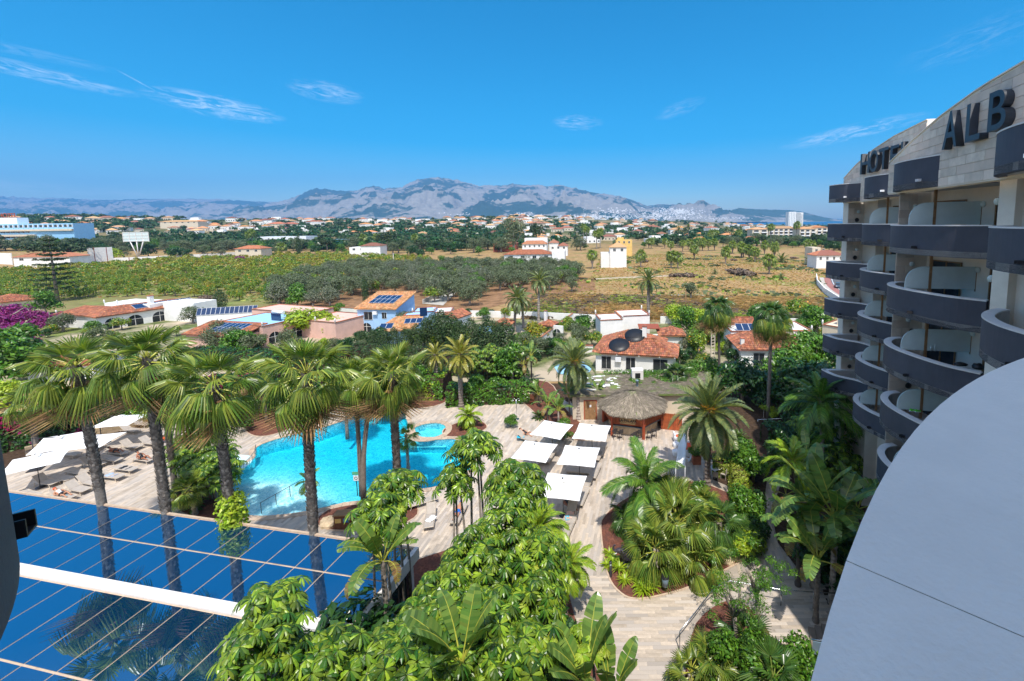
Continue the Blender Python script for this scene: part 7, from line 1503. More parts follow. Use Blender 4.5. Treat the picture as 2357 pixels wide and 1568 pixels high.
# --- white villa in the centre with two black pool-heating mats
b = Bld('villa', 'white villa with orange tiled hip roof and two round black mats on it', at(1371, 812, 2.7), at(1553, 822, 2.7)); L = b.L
b.box(0, L, 0, 5.6, 2.75, cop=None).box(.3, 8.9, 5.7, 8.2, 2.75, cop=None); b.hip(0, L, 0, 5.6, 2.8, 4.3).hip(0, 9.2, .4, 8.4, 2.85, 5.1, along=True)
for x, w in ((1.55, 1.3), (5.0, 1.25), (9.1, 1.9)): b.win(x, .5 if x < 9 else .15, w, 1.75 if x < 9 else 2.1, grille=True)
b.chimney(6.6, 3.3, 3.2, 6.0); m = MB(); m.cbox((3.3, -.28, 2.0), (.8, .35, .65)); m.build('air_conditioner', M['plastic_white'], b.t)
for x, y, z, th in ((3.2, 1.15, 3.66, .433), (5.2, 3.2, 4.62, .468)):
    m = MB(); m.lathe([(1.5, 0), (1.5, .05), (.3, .06), (0, .06)], 36); obj('heating_mat', m.mesh('heating_mat', M['black']), b.t, (x, y, z), (th, 0, 0))
for x in (0, 3.1, 6.2, 9.0, L): m = MB(); m.box(x-.06, -.5, 2.62, x+.06, .0, 2.74); m.build('eave_bracket', M['white'], b.t)
b2 = Bld('villa', 'white flat-roofed upper block with tile-edged parapets behind the mats villa', at(1382, 738, 4.3), at(1508, 732, 4.3)); b2.box(0, b2.L*.40, 0, 5, 4.3).box(b2.L*.41, b2.L*.96, 2.0, 7, 4.4).finials([(0, 0, 4.4), (b2.L*.4, 0, 4.4), (b2.L*.95, 2, 4.5), (0, 5, 4.4), (b2.L*.95, 7, 4.5)])
b3 = Bld('garden_house', 'small orange-tiled pavilion with an arch right of the mats villa', at(1522, 772, 2.3), at(1572, 772, 2.3)); b3.box(0, b3.L, 0, 3.6, 2.3, cop=None).hip(0, b3.L, 0, 3.6, 2.35, 3.4).win(-1.6, 0, 1.8, 1.9, arch=True); m = MB(); m.box(-3.4, .1, 0, 0, .35, 2.4); m.build('arcade_wall', M['white'], b3.t); m = MB(); m.box(-3.6, 1.5, 3.0, 0, 5, 3.1); m.build('awning', M['brownred'], b3.t)
# --- right villa
b = Bld('villa', 'white villa with orange hip roof behind the two tall fan palms', at(1706, 805, 2.7), at(1866, 806, 2.7)); L = b.L; b.box(0, L, 0, 7, 2.75, cop=None).hip(0, L, 0, 7, 2.8, 4.9).win(2.5, .3, 1.5, 1.9, grille=True).win(8, .3, 1.5, 1.9, grille=True).chimney(.4, 1, 2.8, 4.1, .5)
b = Bld('villa', 'white flat-roofed block with stained wall right of the tall fan palms', at(1795, 762, 4.1), at(1868, 762, 4.1)); b.box(0, b.L, 0, 6, 4.1); b.box(-7, -1, 1.5, 6, 3.6); b.finials([(0, 0, 4.2), (b.L, 0, 4.2)]).solar((-6, 1.6, 3.75), (1, 0, 0), (0, 1, .5), 4, 1)
b = Bld('villa', 'low house with tiled roof between the two tall fan palms', at(1683, 758, 2.8), at(1742, 758, 2.8)); b.box(0, b.L, 0, 6, 2.8, cop=None).gable(0, b.L, 0, 6, 2.8, 4.2, real=True)
b = Bld('villa', 'cream villa with red railings partly hidden by the farthest hotel balconies', at(1893, 748, 3.8), at(1965, 760, 3.8)); b.box(0, b.L, 0, 8, 3.8, 'cream').box(b.L*.3, b.L, 2, 9, 5.0, 'cream').win(2, 1.2, 1, 1.2).finials([(0, 0, 3.9), (3, 0, 3.9)])
# --- blue villa
b = Bld('villa', 'sky-blue two-storey villa with eight solar panels on its orange roof', at(822, 709, 4.9), at(911, 710, 4.9)); L = b.L; b.box(0, L, 0, 7.2, 4.85, 'bluew', None); slope(b.t, ((-.4, -.5, 4.85), (L+.3, -.5, 4.85), (L+.3, 7.6, 7.0), (-.4, 7.6, 7.0)), 'tile_pale')
m = MB(); m.add([(L-.02, 0, 4.8), (L-.02, 7.2, 4.8), (L-.02, 7.2, 6.7), (0.02, 0, 4.8), (.02, 7.2, 4.8), (.02, 7.2, 6.7)], [(0, 1, 2), (5, 4, 3), (1, 4, 5, 2)]); m.build('wall', M['bluew'], b.t)
b.solar((1.4, 1.6, 5.6), (1, 0, 0), (0, 8.1, 2.15), 5, 2, 1.05, 1.9).win(2.3, 2.6, 1.7, 1.5, grille=True).win(5.7, 2.9, .9, 1.1, grille=True).win(1.8, 0, 2.0, 1.9, arch=True); m = MB(); m.cbox((3.9, -.25, 4.0), (.9, .4, .65)); m.build('air_conditioner', M['plastic_white'], b.t)
c = Bld('villa_wing', 'lower blue wing with tile-edged terraces and more solar panels', at(862, 762, 2.6), at(985, 755, 2.6)); L = c.L; c.box(0, L*.85, 0, 4, 2.6, 'bluew', None); slope(c.t, ((-.4, -.5, 2.55), (L*.75, -.5, 2.55), (L*.85, 4.6, 4.0), (2.5, 4.6, 4.0)), 'tile_pale'); c.box(4, L*.8, 4.7, 8, 4.1, 'bluew').box(L*.55, L, 8.2, 13, 4.0, 'bluew').box(L*.85, L*1.35, 9, 14, 3.6, 'white').solar((.6, .2, 2.85), (1, 0, 0), (0, 5.1, 1.5), 2, 1, 1.1, 1.9).solar((4.6, 1.6, 3.3), (1, 0, 0), (0, 5.1, 1.5), 3, 1, 1.0, 1.8).finials([(L*.8, 4.7, 4.2), (L*.55, 8.2, 4.1), (L, 8.2, 4.1), (L*1.35, 9, 3.7)])
m = MB(); m.box(7, 4.2, 4.0, 8.3, 4.3, 5.6); m.build('solar_heater', M['solar'], c.t)
b = Bld('garden_house', 'white arched gatehouse with tiled roof beside the cypress hedge', at(1045, 735, 2.9), at(1082, 722, 2.9)); b.box(0, b.L, 0, 4, 2.9, cop=None).gable(0, b.L, 0, 4, 2.9, 3.9, real=True).win(2, 0, 1.5, 2.3, arch=True)
b = Bld('garden_house', 'little white pavilion with pyramid tile roof right of the small blue pool', at(1141, 748, 2.2), at(1172, 748, 2.2)); b.box(0, b.L, 0, 2.8, 2.2, cop=None).hip(0, b.L, 0, 2.79, 2.25, 3.3)
b = Bld('garden_house', 'small white barbecue house with chimney at the end of the tile-topped wall', at(1243, 748, 2.4), at(1268, 750, 2.4)); b.box(0, b.L, 0, 2.4, 2.4, cop=None).hip(0, b.L, 0, 2.39, 2.45, 3.2).chimney(.6, 1.2, 2.6, 4.8, .5).win(b.L+1.2, 0, 1.4, 1.9, arch=True, y=-.02); m = MB(); m.box(b.L, 0, 0, b.L+2.4, .3, 2.5); m.build('arcade_wall', M['white'], b.t)
# --- pink villa
b = Bld('villa', 'pink villa with blue flat roof, two arches and a solar water heater', at(500, 742, 3.6), at(604, 752, 3.6)); L = b.L; b.box(0, L, 0, 9, 3.6, 'pinkw', 'tile').win(L-1.6, 0, 1.9, 2.3, arch=True); b.win(2.0, 0, 2.2, 2.2, side=(L, 1), arch=True).win(6.0, 0, 2.2, 2.2, side=(L, 1), arch=True)
m = MB(); m.box(.3, .3, 3.605, L-.3, 8.7, 3.64); m.build('roof_terrace', M['hotelblue'], b.t); b.box(L+.2, L+9, 7, 15, 3.3, 'pinkw').box(-6, L-2, 10, 16, 3.8, 'pinkw').finials([(0, 0, 3.7), (L, 0, 3.7), (L, 9, 3.7), (L+9, 7, 3.4), (L+9, 15, 3.4), (L+4, 7, 3.4)])
m = MB(); m.box(L-3.5, 4, 3.7, L-1, 4.1, 5.0); m.build('solar_heater', M['solar'], b.t); m = MB(); m.tube([(L-3.7, 4.5, 5.2), (L-.8, 4.5, 5.2)], .3, 10); m.build('water_tank', M['plastic_white'], b.t)
c = Bld('villa_wing', 'tiled front wing of the pink villa with six solar panels', at(428, 768, 2.6), at(552, 775, 2.6)); L = c.L; c.box(0, L, 0, 4.5, 2.6, 'pinkw', None); slope(c.t, ((-.4, -.5, 2.6), (L+.3, -.5, 2.6), (L+.3, 5, 3.9), (-.4, 5, 3.9))); c.solar((L*.30, .6, 2.98), (1, 0, 0), (0, 5.5, 1.3), 6, 2, 1.05, 1.75).win(L-2, 0, 1.9, 2.0, arch=True)
c = Bld('solar_fence', 'long slanted row of blue solar panels at the back of the pink villa', at(452, 735, 1.8), at(592, 712, 3.2), 'solar panels'); c.solar((0, 0, 2.6), (1, 0, 0), (0, .6, 1), 13, 1, c.L/13-.04, 1.6); m = MB(); m.box(0, .1, 0, c.L, .5, 2.55); m.build('wall', M['white'], c.t)
# --- left white villa and the far-left house
b = Bld('villa', 'long white villa with orange roof, arches and five solar panels', at(222, 731, 2.9), at(466, 697, 2.9)); L = b.L; b.box(0, L, 0, 8, 2.9, cop=None).hip(0, L, 0, 8, 2.95, 4.3).solar((L*.35, .8, 3.5), (1, 0, 0), (0, 4.4, 1.38), 5, 1, 2.1, 2.3)
for k, w in ((.12, 2.2), (.32, 2.6), (.55, 2.6)): b.win(L*k, 0, w, 2.3, arch=True)
b.win(L*.85, 1, 1.5, 1.3, grille=True).win(L*.72, .9, 1.3, 1.5)
c = Bld('villa_wing', 'white west wing with roof terrace, chimney and clay finials', at(130, 723, 2.9), at(222, 727, 2.9)); L = c.L; c.box(0, L, 0, 7, 2.9, cop=None); slope(c.t, ((-.4, -.5, 2.9), (L, -.5, 2.9), (L, 4.6, 4.0), (.8, 4.6, 4.0))); c.box(2, L+4, 7.1, 13, 4.1, cop=None).box(L+5, L+14, 9, 14, 4.3, cop=None).chimney(L+3, 8, 4.1, 5.9, .8).finials([(2, 7.1, 4.1), (6, 7.1, 4.1), (0, 0, 3.0)]).win(4, .8, 1.5, 1.2)
b = Bld('villa', 'cream house with wide orange roof at the left edge behind purple bougainvillea', at(-30, 700, 2.9), at(92, 688, 2.9)); b.box(0, b.L, 0, 9, 2.9, 'cream', None).hip(0, b.L, 0, 9, 2.95, 4.6).win(b.L*.5, 0, 2.2, 2.3, arch=True)
b = Bld('garage', 'low tiled roof glimpsed between the first two palm crowns', at(60, 845, 2.2), at(215, 838, 2.2)); b.box(0, b.L, 0, 5, 2.2, cop=None).gable(0, b.L, 0, 5, 2.2, 3.0, real=True)
# garden walls and ground sheets
def wall(label, pts, h=1.6, mat='white', cap='tile', w=.28, name='garden_wall', cat='wall', posts=0):
    t = thing(name, label, cat, (pts[0].x, pts[0].y, pts[0].z))
    for a, b_ in zip(pts[:-1], pts[1:]):
        d = b_-a; l = d.length; mm = Matrix.Translation(a-pts[0]) @ Matrix.Rotation(math.atan2(d.y, d.x), 4, 'Z'); m = MB(); m.box(0, 0, -1, l, w, h, 0, mm); m.build('wall', M[mat], t)
        if cap: m = MB(); m.box(0, -.06, h+.003, l, w+.06, h+.12, 0, mm); m.build('coping', M[cap], t)
        for k in range(posts): s = l*(k+.5)/posts; m = MB(); m.box(s-.15, -.08, -1, s+.15, -.002, h+.1, 0, mm); m.build('post', M['brownred'], t)
    return t
W_ = lambda *p: [atg(u, v) for u, v in p]
wall('white villa garden wall between the blue villa and the dry field', W_((770, 722), (822, 726)), 1.6); wall('white garden wall along the dry field behind the mats villa', W_((985, 728), (1240, 734), (1385, 742)), 1.5, cap=None); wall('white boundary wall right of the pavilion up to the hotel', W_((1520, 745), (1700, 748), (1895, 752)), 1.5, cap=None)
wall('tile-topped white wall running towards the barbecue house', W_((1235, 812), (1320, 742)), 1.9); wall('white wall beside the small pool left of the mats villa', W_((1268, 812), (1365, 815)), 1.3); wall('white wall with low tile edge in front of the mats villa', W_((1375, 845), (1560, 852)), .7, 'cream')
wall('pale concrete lane wall climbing from the blue villa to the olive grove', W_((975, 700), (1040, 668)), 1.2, 'concrete', None); wall('tile-topped wall between pink and blue villas', W_((745, 772), (822, 758)), 1.5); wall('white wall left of the white villa', W_((0, 742), (80, 745), (130, 742)), 1.3, 'cream', None)
wall('long low white wall with red posts behind the lemon grove', W_((262, 603), (460, 594), (560, 586), (604, 584)), 2.2, 'white', None, name='boundary_wall', posts=3); wall('tall white hoarding panels with red posts at the left', W_((205, 606), (262, 602)), 9, 'white', None, name='hoarding', posts=2); wall('white hoarding panel with red post at the left edge', W_((-40, 606), (29, 610)), 6, 'white', None, name='hoarding', posts=1)
def sheet(name, pts, z, mat): m = MB(); P_ = [at(u, v, 0) for u, v in pts]; tri = tessellate_polygon([P_]); vs = [(p.x, p.y, z) for p in P_]; m.add(vs, [t if (vs[t[1]][0]-vs[t[0]][0])*(vs[t[2]][1]-vs[t[0]][1])-(vs[t[1]][1]-vs[t[0]][1])*(vs[t[2]][0]-vs[t[0]][0]) > 0 else t[::-1] for t in tri]); return m.build(name, mat, kind='structure')
M['grove'] = pmat('grove_ground', (.17, .21, .06), .95, .1, .3, .25, .5, 2, col2=(.24, .19, .09)); M['tallgrass'] = pmat('tall_grass_ground', (.25, .18, .09), .95, .1, .3, .3, .6, 3, col2=(.19, .19, .06))
sheet('grove_ground', [(-300, 760), (-200, 640), (200, 622), (620, 600), (1000, 612), (1180, 640), (1050, 700), (780, 735), (300, 740), (0, 800)], .03, M['grove']); M['garden'] = pmat('villa_garden_ground', (.12, .15, .05), .95, .1, .3, .5, .5, 3, col2=(.46, .38, .28)); sheet('villa_gardens', [(-250, 900), (0, 742), (760, 722), (1400, 740), (1900, 748), (1960, 800), (1960, 905), (1620, 895), (1340, 878), (1000, 880), (500, 880)], .02, M['garden'])
sheet('olive_ground', [(620, 722), (700, 640), (1000, 612), (1370, 640), (1370, 668), (1200, 690), (1100, 716)], .06, pmat('olive_ground', (.26, .15, .08), .95, .1, .3, .4)); sheet('tall_grass_field', [(1200, 735), (1230, 678), (1560, 678), (1900, 685), (1910, 740), (1500, 740)], .09, M['tallgrass'])
sheet('lane', [(975, 700), (1020, 704), (1052, 672), (1040, 668)], .12, M['concrete']); sheet('villa_pool_water', [(1285, 862), (1275, 845), (1300, 832), (1345, 835), (1362, 850), (1350, 868)], .10, M['spa_water'] if False else M['hotelblue']); sheet('villa_pool_water', [(1100, 770), (1105, 752), (1130, 752), (1135, 770)], .10, M['hotelblue']); sheet('villa_pool_water', [(1690, 865), (1700, 856), (1790, 862), (1780, 874)], .10, M['hotelblue'])
# road on the right with red pavement
ro = [at(u, v, 0) for u, v in ((1885, 640), (1888, 655), (1905, 672), (1935, 690), (1975, 705))]; 
def strip(name, line, o0, o1, z, mat): L2 = smooth_line([Vector((p.x, p.y)) for p in line], 4); a, b_ = offset(L2, o0), offset(L2, o1); m = MB(); n = len(a); m.add([(p.x, p.y, z) for p in a]+[(p.x, p.y, z) for p in b_], [(i, n+i, n+i+1, i+1) if o1 < o0 else (i, i+1, n+i+1, n+i) for i in range(n-1)]); return m.build(name, mat, kind='structure')
strip('pavement', ro, 1.6, 3.6, .16, M['redpave']); strip('road', ro, 3.6, 13, .13, M['asphalt']); strip('road_line', ro, 3.9, 4.1, .145, M['plastic_white']); strip('kerb', ro, .2, 1.6, .2, M['concrete'])
wall('white retaining wall curving along the red pavement by the road', [at(1878, 640, 0), at(1880, 655, 0), at(1896, 675, 0), at(1930, 698, 0)], 1.6, 'white', None)
def car(label, p, rz, mat, group=None):
    t = thing('parked_car' if group else 'car', label, 'car', p, rz, group); m = MB(); prof = [(-2.2, .35), (-2.25, .8), (-1.9, 1.0), (-1.5, 1.5), (.5, 1.52), (1.3, 1.05), (2.1, .9), (2.25, .6), (2.2, .35)]; n = len(prof)
    m.add([(x, -.88 if z < 1.1 else -.7, z) for x, z in prof]+[(x, .88 if z < 1.1 else .7, z) for x, z in prof], [tuple(range(n)), tuple(range(2*n-1, n-1, -1))]+[(i, n+i, n+(i+1) % n, (i+1) % n) for i in range(n)]); m.build('body', mat, t)
    m = MB(); m.add([(.58, -.66, 1.50), (1.28, -.8, 1.08), (1.28, .8, 1.08), (.58, .66, 1.50)], [(0, 1, 2, 3)]); m.v = [(x+.02, y, z+.02) for x, y, z in m.v]; m.build('windscreen', M['glass'], t)
    for s in (-1, 1):
        m = MB(); m.add([(-1.4, s*.73, 1.42), (.45, s*.73, 1.42), (1.0, s*.86, 1.08), (-1.7, s*.86, 1.08)], [(0, 1, 2, 3)]); m.v = [(x, y+s*.03, z) for x, y, z in m.v]; m.build('side_window', M['glass'], t); m = MB(); m.cbox((2.22, s*.6, .72), (.06, .35, .14)); m.build('headlight', M['plastic_white'], t)
        for x in (-1.35, 1.4): m = MB(); m.tube([(x, s*.92, .33), (x, s*.72, .33)], .33, 12); m.build('wheel', M['black'], t)
    return t
M['carblue'] = pmat('car_paint', (.04, .07, .10), .25, .6, .02); p = at(*S5(2165, 1460), 0); car('dark blue people carrier driving round the bend below the balconies', (p.x, p.y, .14), -2.0, M['carblue'])
# groves
def grid_trees(poly, step, y1, fn, jit=.35, umax=None):
    xs_ = [at(u, v, 0) for u, v in poly]; x0, x1 = min(p.x for p in xs_), max(p.x for p in xs_); y0, y2 = min(p.y for p in xs_), min(y1, max(p.y for p in xs_)); out = []
    y = y0
    while y < y2:
        x = x0
        while x < x1:
            px_, py_ = x+random.uniform(-jit, jit)*step, y+random.uniform(-jit, jit)*step; u, v = proj((px_, py_, gz(px_, py_)))
            if inpoly(u, v, poly) and -40 < u < 2400: out.append((px_, py_))
            x += step
        y += step
    random.shuffle(out); out.sort(key=lambda p: p[1]); return out
POLY_L = [(-60, 725), (-60, 632), (170, 615), (280, 604), (620, 588), (820, 586), (1010, 598), (990, 612), (870, 622), (720, 640), (640, 672), (610, 700), (480, 684), (300, 684), (120, 692)]
g1 = grid_trees(POLY_L, 5.3, 420, None)
g1 = [p for p in g1 if random.random() < .84]
CT = []
for i, (x, y) in enumerate(g1[:300]): u, v = proj((x, y, 0)); k = 'citrus_y' if (v < 612 and random.random() < .6) or random.random() < .1 else 'citrus'; CT.append(tree('citrus_tree', '', (x, y, gz(x, y)), k, random.uniform(.75, 1.25), None, 'tree', 'citrus grove trees behind the villas'))
rows(CT, 'citrus tree, %s from left in %s row behind the villas', 5.3)
def stuff_trees(name, label, pts, R_, Hh, n, size, mat, mat2, seed, cat='trees'):
    g = np.random.default_rng(seed); V_ = []; MI = []
    for (x, y, z) in pts:
        s = g.uniform(.7, 1.3); c = [(x+g.uniform(-.4, .4)*R_*s, y+g.uniform(-.4, .4)*R_*s, z+Hh*s*g.uniform(.35, .7), R_*s*g.uniform(.5, .8), Hh/R_*.55) for _ in range(4)]; v, f = leafcloud(c, n, size*s, .7, seed=int(g.integers(1e6)), shell=.7); V_.append(v); MI.append(np.full(n, g.integers(2)))
    V_ = np.concatenate(V_); obj(name, npmesh(name, V_, np.arange(len(V_)).reshape(-1, 4), [M[mat], M[mat2]], np.concatenate(MI)), None, kind='stuff', label=label, category=cat)
stuff_trees('citrus_grove', 'rows of orange and lemon trees farther back in the grove', [(x, y, gz(x, y)) for x, y in g1[300:]], 2.2, 2.7, 100, .36, 'citrus', 'citrus_y' if False else 'citrus_yellow', 5)
OL = [(615, 712), (625, 672), (700, 636), (860, 616), (990, 592), (1130, 590), (1200, 610), (1330, 628), (1345, 655), (1200, 668), (1110, 682), (1090, 705), (1000, 700), (960, 700), (930, 676), (830, 682), (740, 716)]
g2 = grid_trees(OL, 5.6, 420, None)
OT = []
for i, (x, y) in enumerate(g2[:300]): u, v = proj((x, y, 0)); k = 'olive_grey' if random.random() < .2 else ('broad' if random.random() < .12 else 'citrus' if random.random() < .12 else 'olive'); OT.append(tree('olive_tree', '', (x, y, gz(x, y)), k, random.uniform(.9, 1.35)*(1 if k[0] == 'o' else 1.2), None, 'tree', 'olive grove trees behind the blue villa'))
rows(OT, 'olive tree, %s from left in %s row behind the blue villa', 5.6)
# named trees of the middle distance
def T(lab, u, v, k, s, sz=None, name=None, cat='tree'): p = atg(u, v); return tree(name or {'cypress': 'cypress', 'juniper': 'cypress', 'pine': 'pine_tree', 'purple': 'bougainvillea', 'brush': 'brushwood_pile'}.get(k, 'tree'), lab, (p.x, p.y, p.z), k, s, sz, cat)
for a in [('tall pointed cypress in front of the building under construction', 689, 590, 'cypress', 2.1, 2.6), ('dark cypress left of the blue villa', 843, 705, 'cypress', 1.1, 1.35), ('dark rounded juniper between white and pink villas', 510, 722, 'juniper', 1.2, 1.3), ('big dark bushy tree behind the left hoarding', 105, 612, 'pine', 3.0, 2.4), ('second dark bushy tree behind the left hoarding', 165, 608, 'pine', 2.8, 2.2), ('bright lime tree behind the red-posted white wall', 262, 597, 'lime', 3.2, 3.0),
   ('tall dark eucalyptus on the horizon right of centre', 1183, 585, 'olive', 3.6, 5.2), ('second tall dark tree right of the eucalyptus', 1234, 578, 'pine', 1.8, 3.8), ('stone pine with flat dark crown by the white bungalow', 893, 578, 'pine', 2.6, 2.6), ('olive tree standing alone at the left edge of the tall grass', 1265, 668, 'olive', 1.3, 1.2), ('second lone olive at the left of the tall grass', 1316, 672, 'olive', 1.0, 1.0), ('dark shrub alone in the tall dry grass', 1590, 690, 'olive', .9, 1.1), ('yellow-green ficus bush between pink and blue villas', 690, 775, 'lime', 2.6, 2.1), ('second lime ficus bush by the blue villa wall', 735, 768, 'lime', 2.2, 1.9), ('third lime bush below the pink villa', 770, 772, 'lime', 1.6, 1.5),
   ('purple bougainvillea at the left edge below the cream house', 30, 742, 'purple', 2.2, 2.2), ('purple bougainvillea by the garden gate', 80, 755, 'purple', 2.0, 2.0), ('big purple bougainvillea mass at the far left', 15, 775, 'purple', 2.6, 2.6), ('purple bougainvillea left of the white villa', 118, 760, 'purple', 1.9, 1.7), ('dark purple bougainvillea near the left edge, lowest', 30, 805, 'purple', 2.6, 2.4), ('small purple bush in the orchard by the orange roof', 553, 603, 'purple', 2.4, 1.8), ('round tree at the corner of the white villa', 105, 725, 'broad', 1.7, 1.5), ('olive shrub in front of the white villa right end', 445, 745, 'olive', .9, .8), ('greyish dry bush by the juniper', 480, 712, 'grey_dry', 1.4, 1.2),
   ('big green bush at the left edge below the bougainvillea', 0, 900, 'broad', 2.4, 2.0), ('green bush at the left edge beside the small fan palm', 35, 930, 'lime', 1.8, 1.3), ('green bush behind the first palm crown', 25, 860, 'broad', 2.2, 2.0), ('light green bush left of the second palm crown', 130, 850, 'lime', 2.2, 1.6), ('light bush between the third and fourth crowns', 560, 812, 'broad', 1.5, 1.2), ('citrus tree right of the red gate path', 1600, 815, 'citrus', 1.2, 1.2), ('tall citrus tree in the villa garden', 1578, 780, 'broad', 1.3, 1.5), ('bright tree behind the steel pylon', 1640, 790, 'broad', 1.6, 1.5), ('lime tree at the field wall right of the pavilion', 1555, 745, 'lime', 1.8, 1.6), ('lime tree second from the pavilion', 1590, 748, 'lime', 1.7, 1.6), ('lime tree left of the tall fan palm', 1620, 752, 'lime', 1.5, 1.4),
   ('green bush before the grilled windows of the mats villa', 1398, 838, 'broad', .8, .5), ('yellowish bush by the tile-topped wall', 1230, 790, 'citrus_y', 1.3, 1.3), ('bush with fruit in the courtyard of the mats villa', 1310, 760, 'citrus', .9, .9), ('orange flowered bush before the cream villa', 1850, 745, 'citrus', 1.9, 1.7), ('bush left of the stained white block', 1745, 742, 'broad', 1.2, 1.0), ('tree beside the white field wall', 1880, 770, 'broad', 1.5, 1.6)]: T(*a)
CJ = []
for i, (u, v, s) in enumerate([(985, 790, 1.0), (1000, 785, 1.1), (1020, 790, 1.25), (1040, 795, 1.2), (1060, 800, 1.0), (1085, 805, 1.15), (1105, 810, 1.0), (1125, 812, 1.25), (1145, 815, 1.1), (1165, 818, 1.2), (960, 800, .9), (935, 805, .85), (910, 800, .8), (885, 805, .8), (860, 800, .75), (835, 800, .7)]): p = atg(u, v+10); CJ.append(tree('cypress', '', (p.x, p.y, 0), 'juniper', s, s*1.15, 'tree', 'conifers of the dark hedge row below the blue villa'))
rank(CJ, 'dark conifer, %s from the left in the row below the blue villa')
hedge('conifer_hedge', 'dense dark conifer hedge below the blue and white villas', [at(800, 822, 1), at(1000, 835, 1), at(1200, 852, 1)], 4, 2.6, 'cypress', 'pine', 45, .15); hedge('boundary_hedge', 'dark hedge below the pink villa', [at(430, 822, 1), at(620, 832, 1), at(800, 835, 1)], 4, 2.2, 'broad_dark', 'broad', 40, .16)
GS = []
for u0, u1, v0, v1, n in ((480, 830, 770, 830, 26), (-20, 420, 745, 880, 40), (1180, 1390, 745, 850, 26), (1560, 1700, 745, 880, 22), (1700, 1900, 745, 790, 12), (830, 1180, 760, 800, 16), (1870, 1900, 780, 900, 8), (600, 1200, 722, 745, 14)):
    for _ in range(n):
        p = atg(random.uniform(u0, u1), random.uniform(v0, v1)); k = random.choice(['broad', 'lime', 'citrus', 'broad_dark', 'citrus', 'olive']); GS.append(tree('shrub', '', (p.x, p.y, 0), k, random.uniform(.45, .95), None, 'shrub', 'shrubs of the villa gardens'))
rank(GS, 'garden shrub between the villas, %s from the left')
# araucaria at the left
p = atg(133, 694); t = thing('norfolk_pine', 'tall tiered Norfolk pine at the left in front of the blue hotel', 'tree', p); m = MB(); m.tube([(0, 0, 0), (0, 0, 19)], [.5, .08], 8); m.build('trunk', M['bark'], t); c = []
for k in range(11):
    z = 3.5+k*1.45; rr = 6.2*(1-k/12.5)
    for j in range(7): a = j*.9+k*.5; c += [(rr*f_*math.cos(a), rr*f_*math.sin(a), z+.5*f_, .55+.35*(1-f_), .45) for f_ in (.35, .65, .95)]
v, f = leafcloud(c, 9000, .26, .4, seed=8); obj('branches', npmesh('branches', v, f, M['pine']), t)
# field palms
FPL = []; fp = [(S5, a) for a in [(40, 885), (130, 880), (225, 875), (400, 1075), (510, 925), (655, 990), (770, 1025), (860, 1050), (1010, 945), (1085, 1245), (1165, 1005), (1690, 915), (1755, 930)]]+[(S3, a) for a in [(375, 800), (985, 785), (1365, 795), (1450, 800), (1360, 595), (1285, 550), (1085, 550), (1115, 552), (1655, 685), (1610, 592), (1510, 590), (1580, 565), (1715, 570), (1760, 582), (1910, 577), (2050, 737), (2135, 612), (2245, 667), (2275, 662), (2345, 697)]]
for i, (z_, a) in enumerate(fp): u, v = z_(*a); p = atg(u, v); s = 1.25+.3*random.random(); FPL.append(mid_palm('', p, random.uniform(5.4, 7.2), 'fan', s, True, 'short fan palms of the dry field', i))
rank(FPL, 'fan palm with shaggy skirt, %s from the left in the dry field')
for i, (u, v) in enumerate([S5(1280, 1060), S5(1730, 1095), S3(565, 755), S5(235, 1245), S5(1270, 1330)]): p = atg(u, v); mid_palm(['wide low date palm among the field palms', 'low date palm alone near the road side of the field', 'small low palm beside the lone white house', 'spiky agave-like palm near the brushwood', 'flat green palm tuft in the foreground of the field'][i], p, .8 if i > 1 else 1.2, 'date', [1.7, 1.6, 1.0, .6, .7][i], seed=i)
for i, (u, v, h, k) in enumerate([(582, 570, 12, 'fan'), (575, 572, 11, 'fan'), (838, 575, 9, 'fan'), (868, 572, 9, 'fan'), (955, 570, 8, 'fan'), (650, 590, 6, 'fan'), (600, 592, 5, 'fan')]+[S3(*a)+(h_, k_) for a, h_, k_ in (((305, 520), 13, 'fan'), ((265, 470), 14, 'fan'), ((430, 555), 11, 'fan'), ((475, 545), 12, 'fan'), ((1460, 465), 11, 'date'), ((1530, 465), 10, 'date'), ((1580, 465), 13, 'date'), ((1870, 500), 9, 'date'), ((2060, 430), 10, 'date'), ((2130, 450), 9, 'date'), ((2240, 450), 11, 'date'))]+[S5(*a)+(h_, 'fan') for a, h_ in (((1510, 775), 15), ((1105, 800), 14), ((870, 700), 9), ((1640, 720), 10), ((250, 720), 8), ((600, 760), 9), ((170, 790), 9))]):
    p = atg(u, v); mid_palm('%s %s palm, %s from the left of the tall palms behind the groves and field' % ('tall', 'fan' if k == 'fan' else 'feather', ordn(i+1)), p, h*1.15, k, 1.8 if k == 'fan' else 1.6, False, 'tall palms between the field and the town', i).name
for i, (a, s) in enumerate([((600, 1250), 3.2), ((720, 1260), 2.4), ((520, 1030), 1.3), ((1480, 1000), 1.5), ((930, 1020), 1.2)]): u, v = S5(*a); T('grey %s pile in the dry field, number %s from the left of the near group' % ('brushwood', ['two', 'three', 'one', 'five', 'four'][i]), u, v, 'brush', s*1.2, s*.75)
for i, (x, y) in enumerate([(1290, 830), (1360, 830), (1050, 725), (880, 720), (1310, 670)]): u, v = T3(x, y); T(['long grey brushwood pile left of centre in the field', 'grey brushwood heap joined to the long pile', 'brushwood heap right of the lone palm crown', 'brushwood heap behind the skirted palm', 'brushwood heap close to the field palms row'][i], u, v, 'brush', 2.4, 1.5)
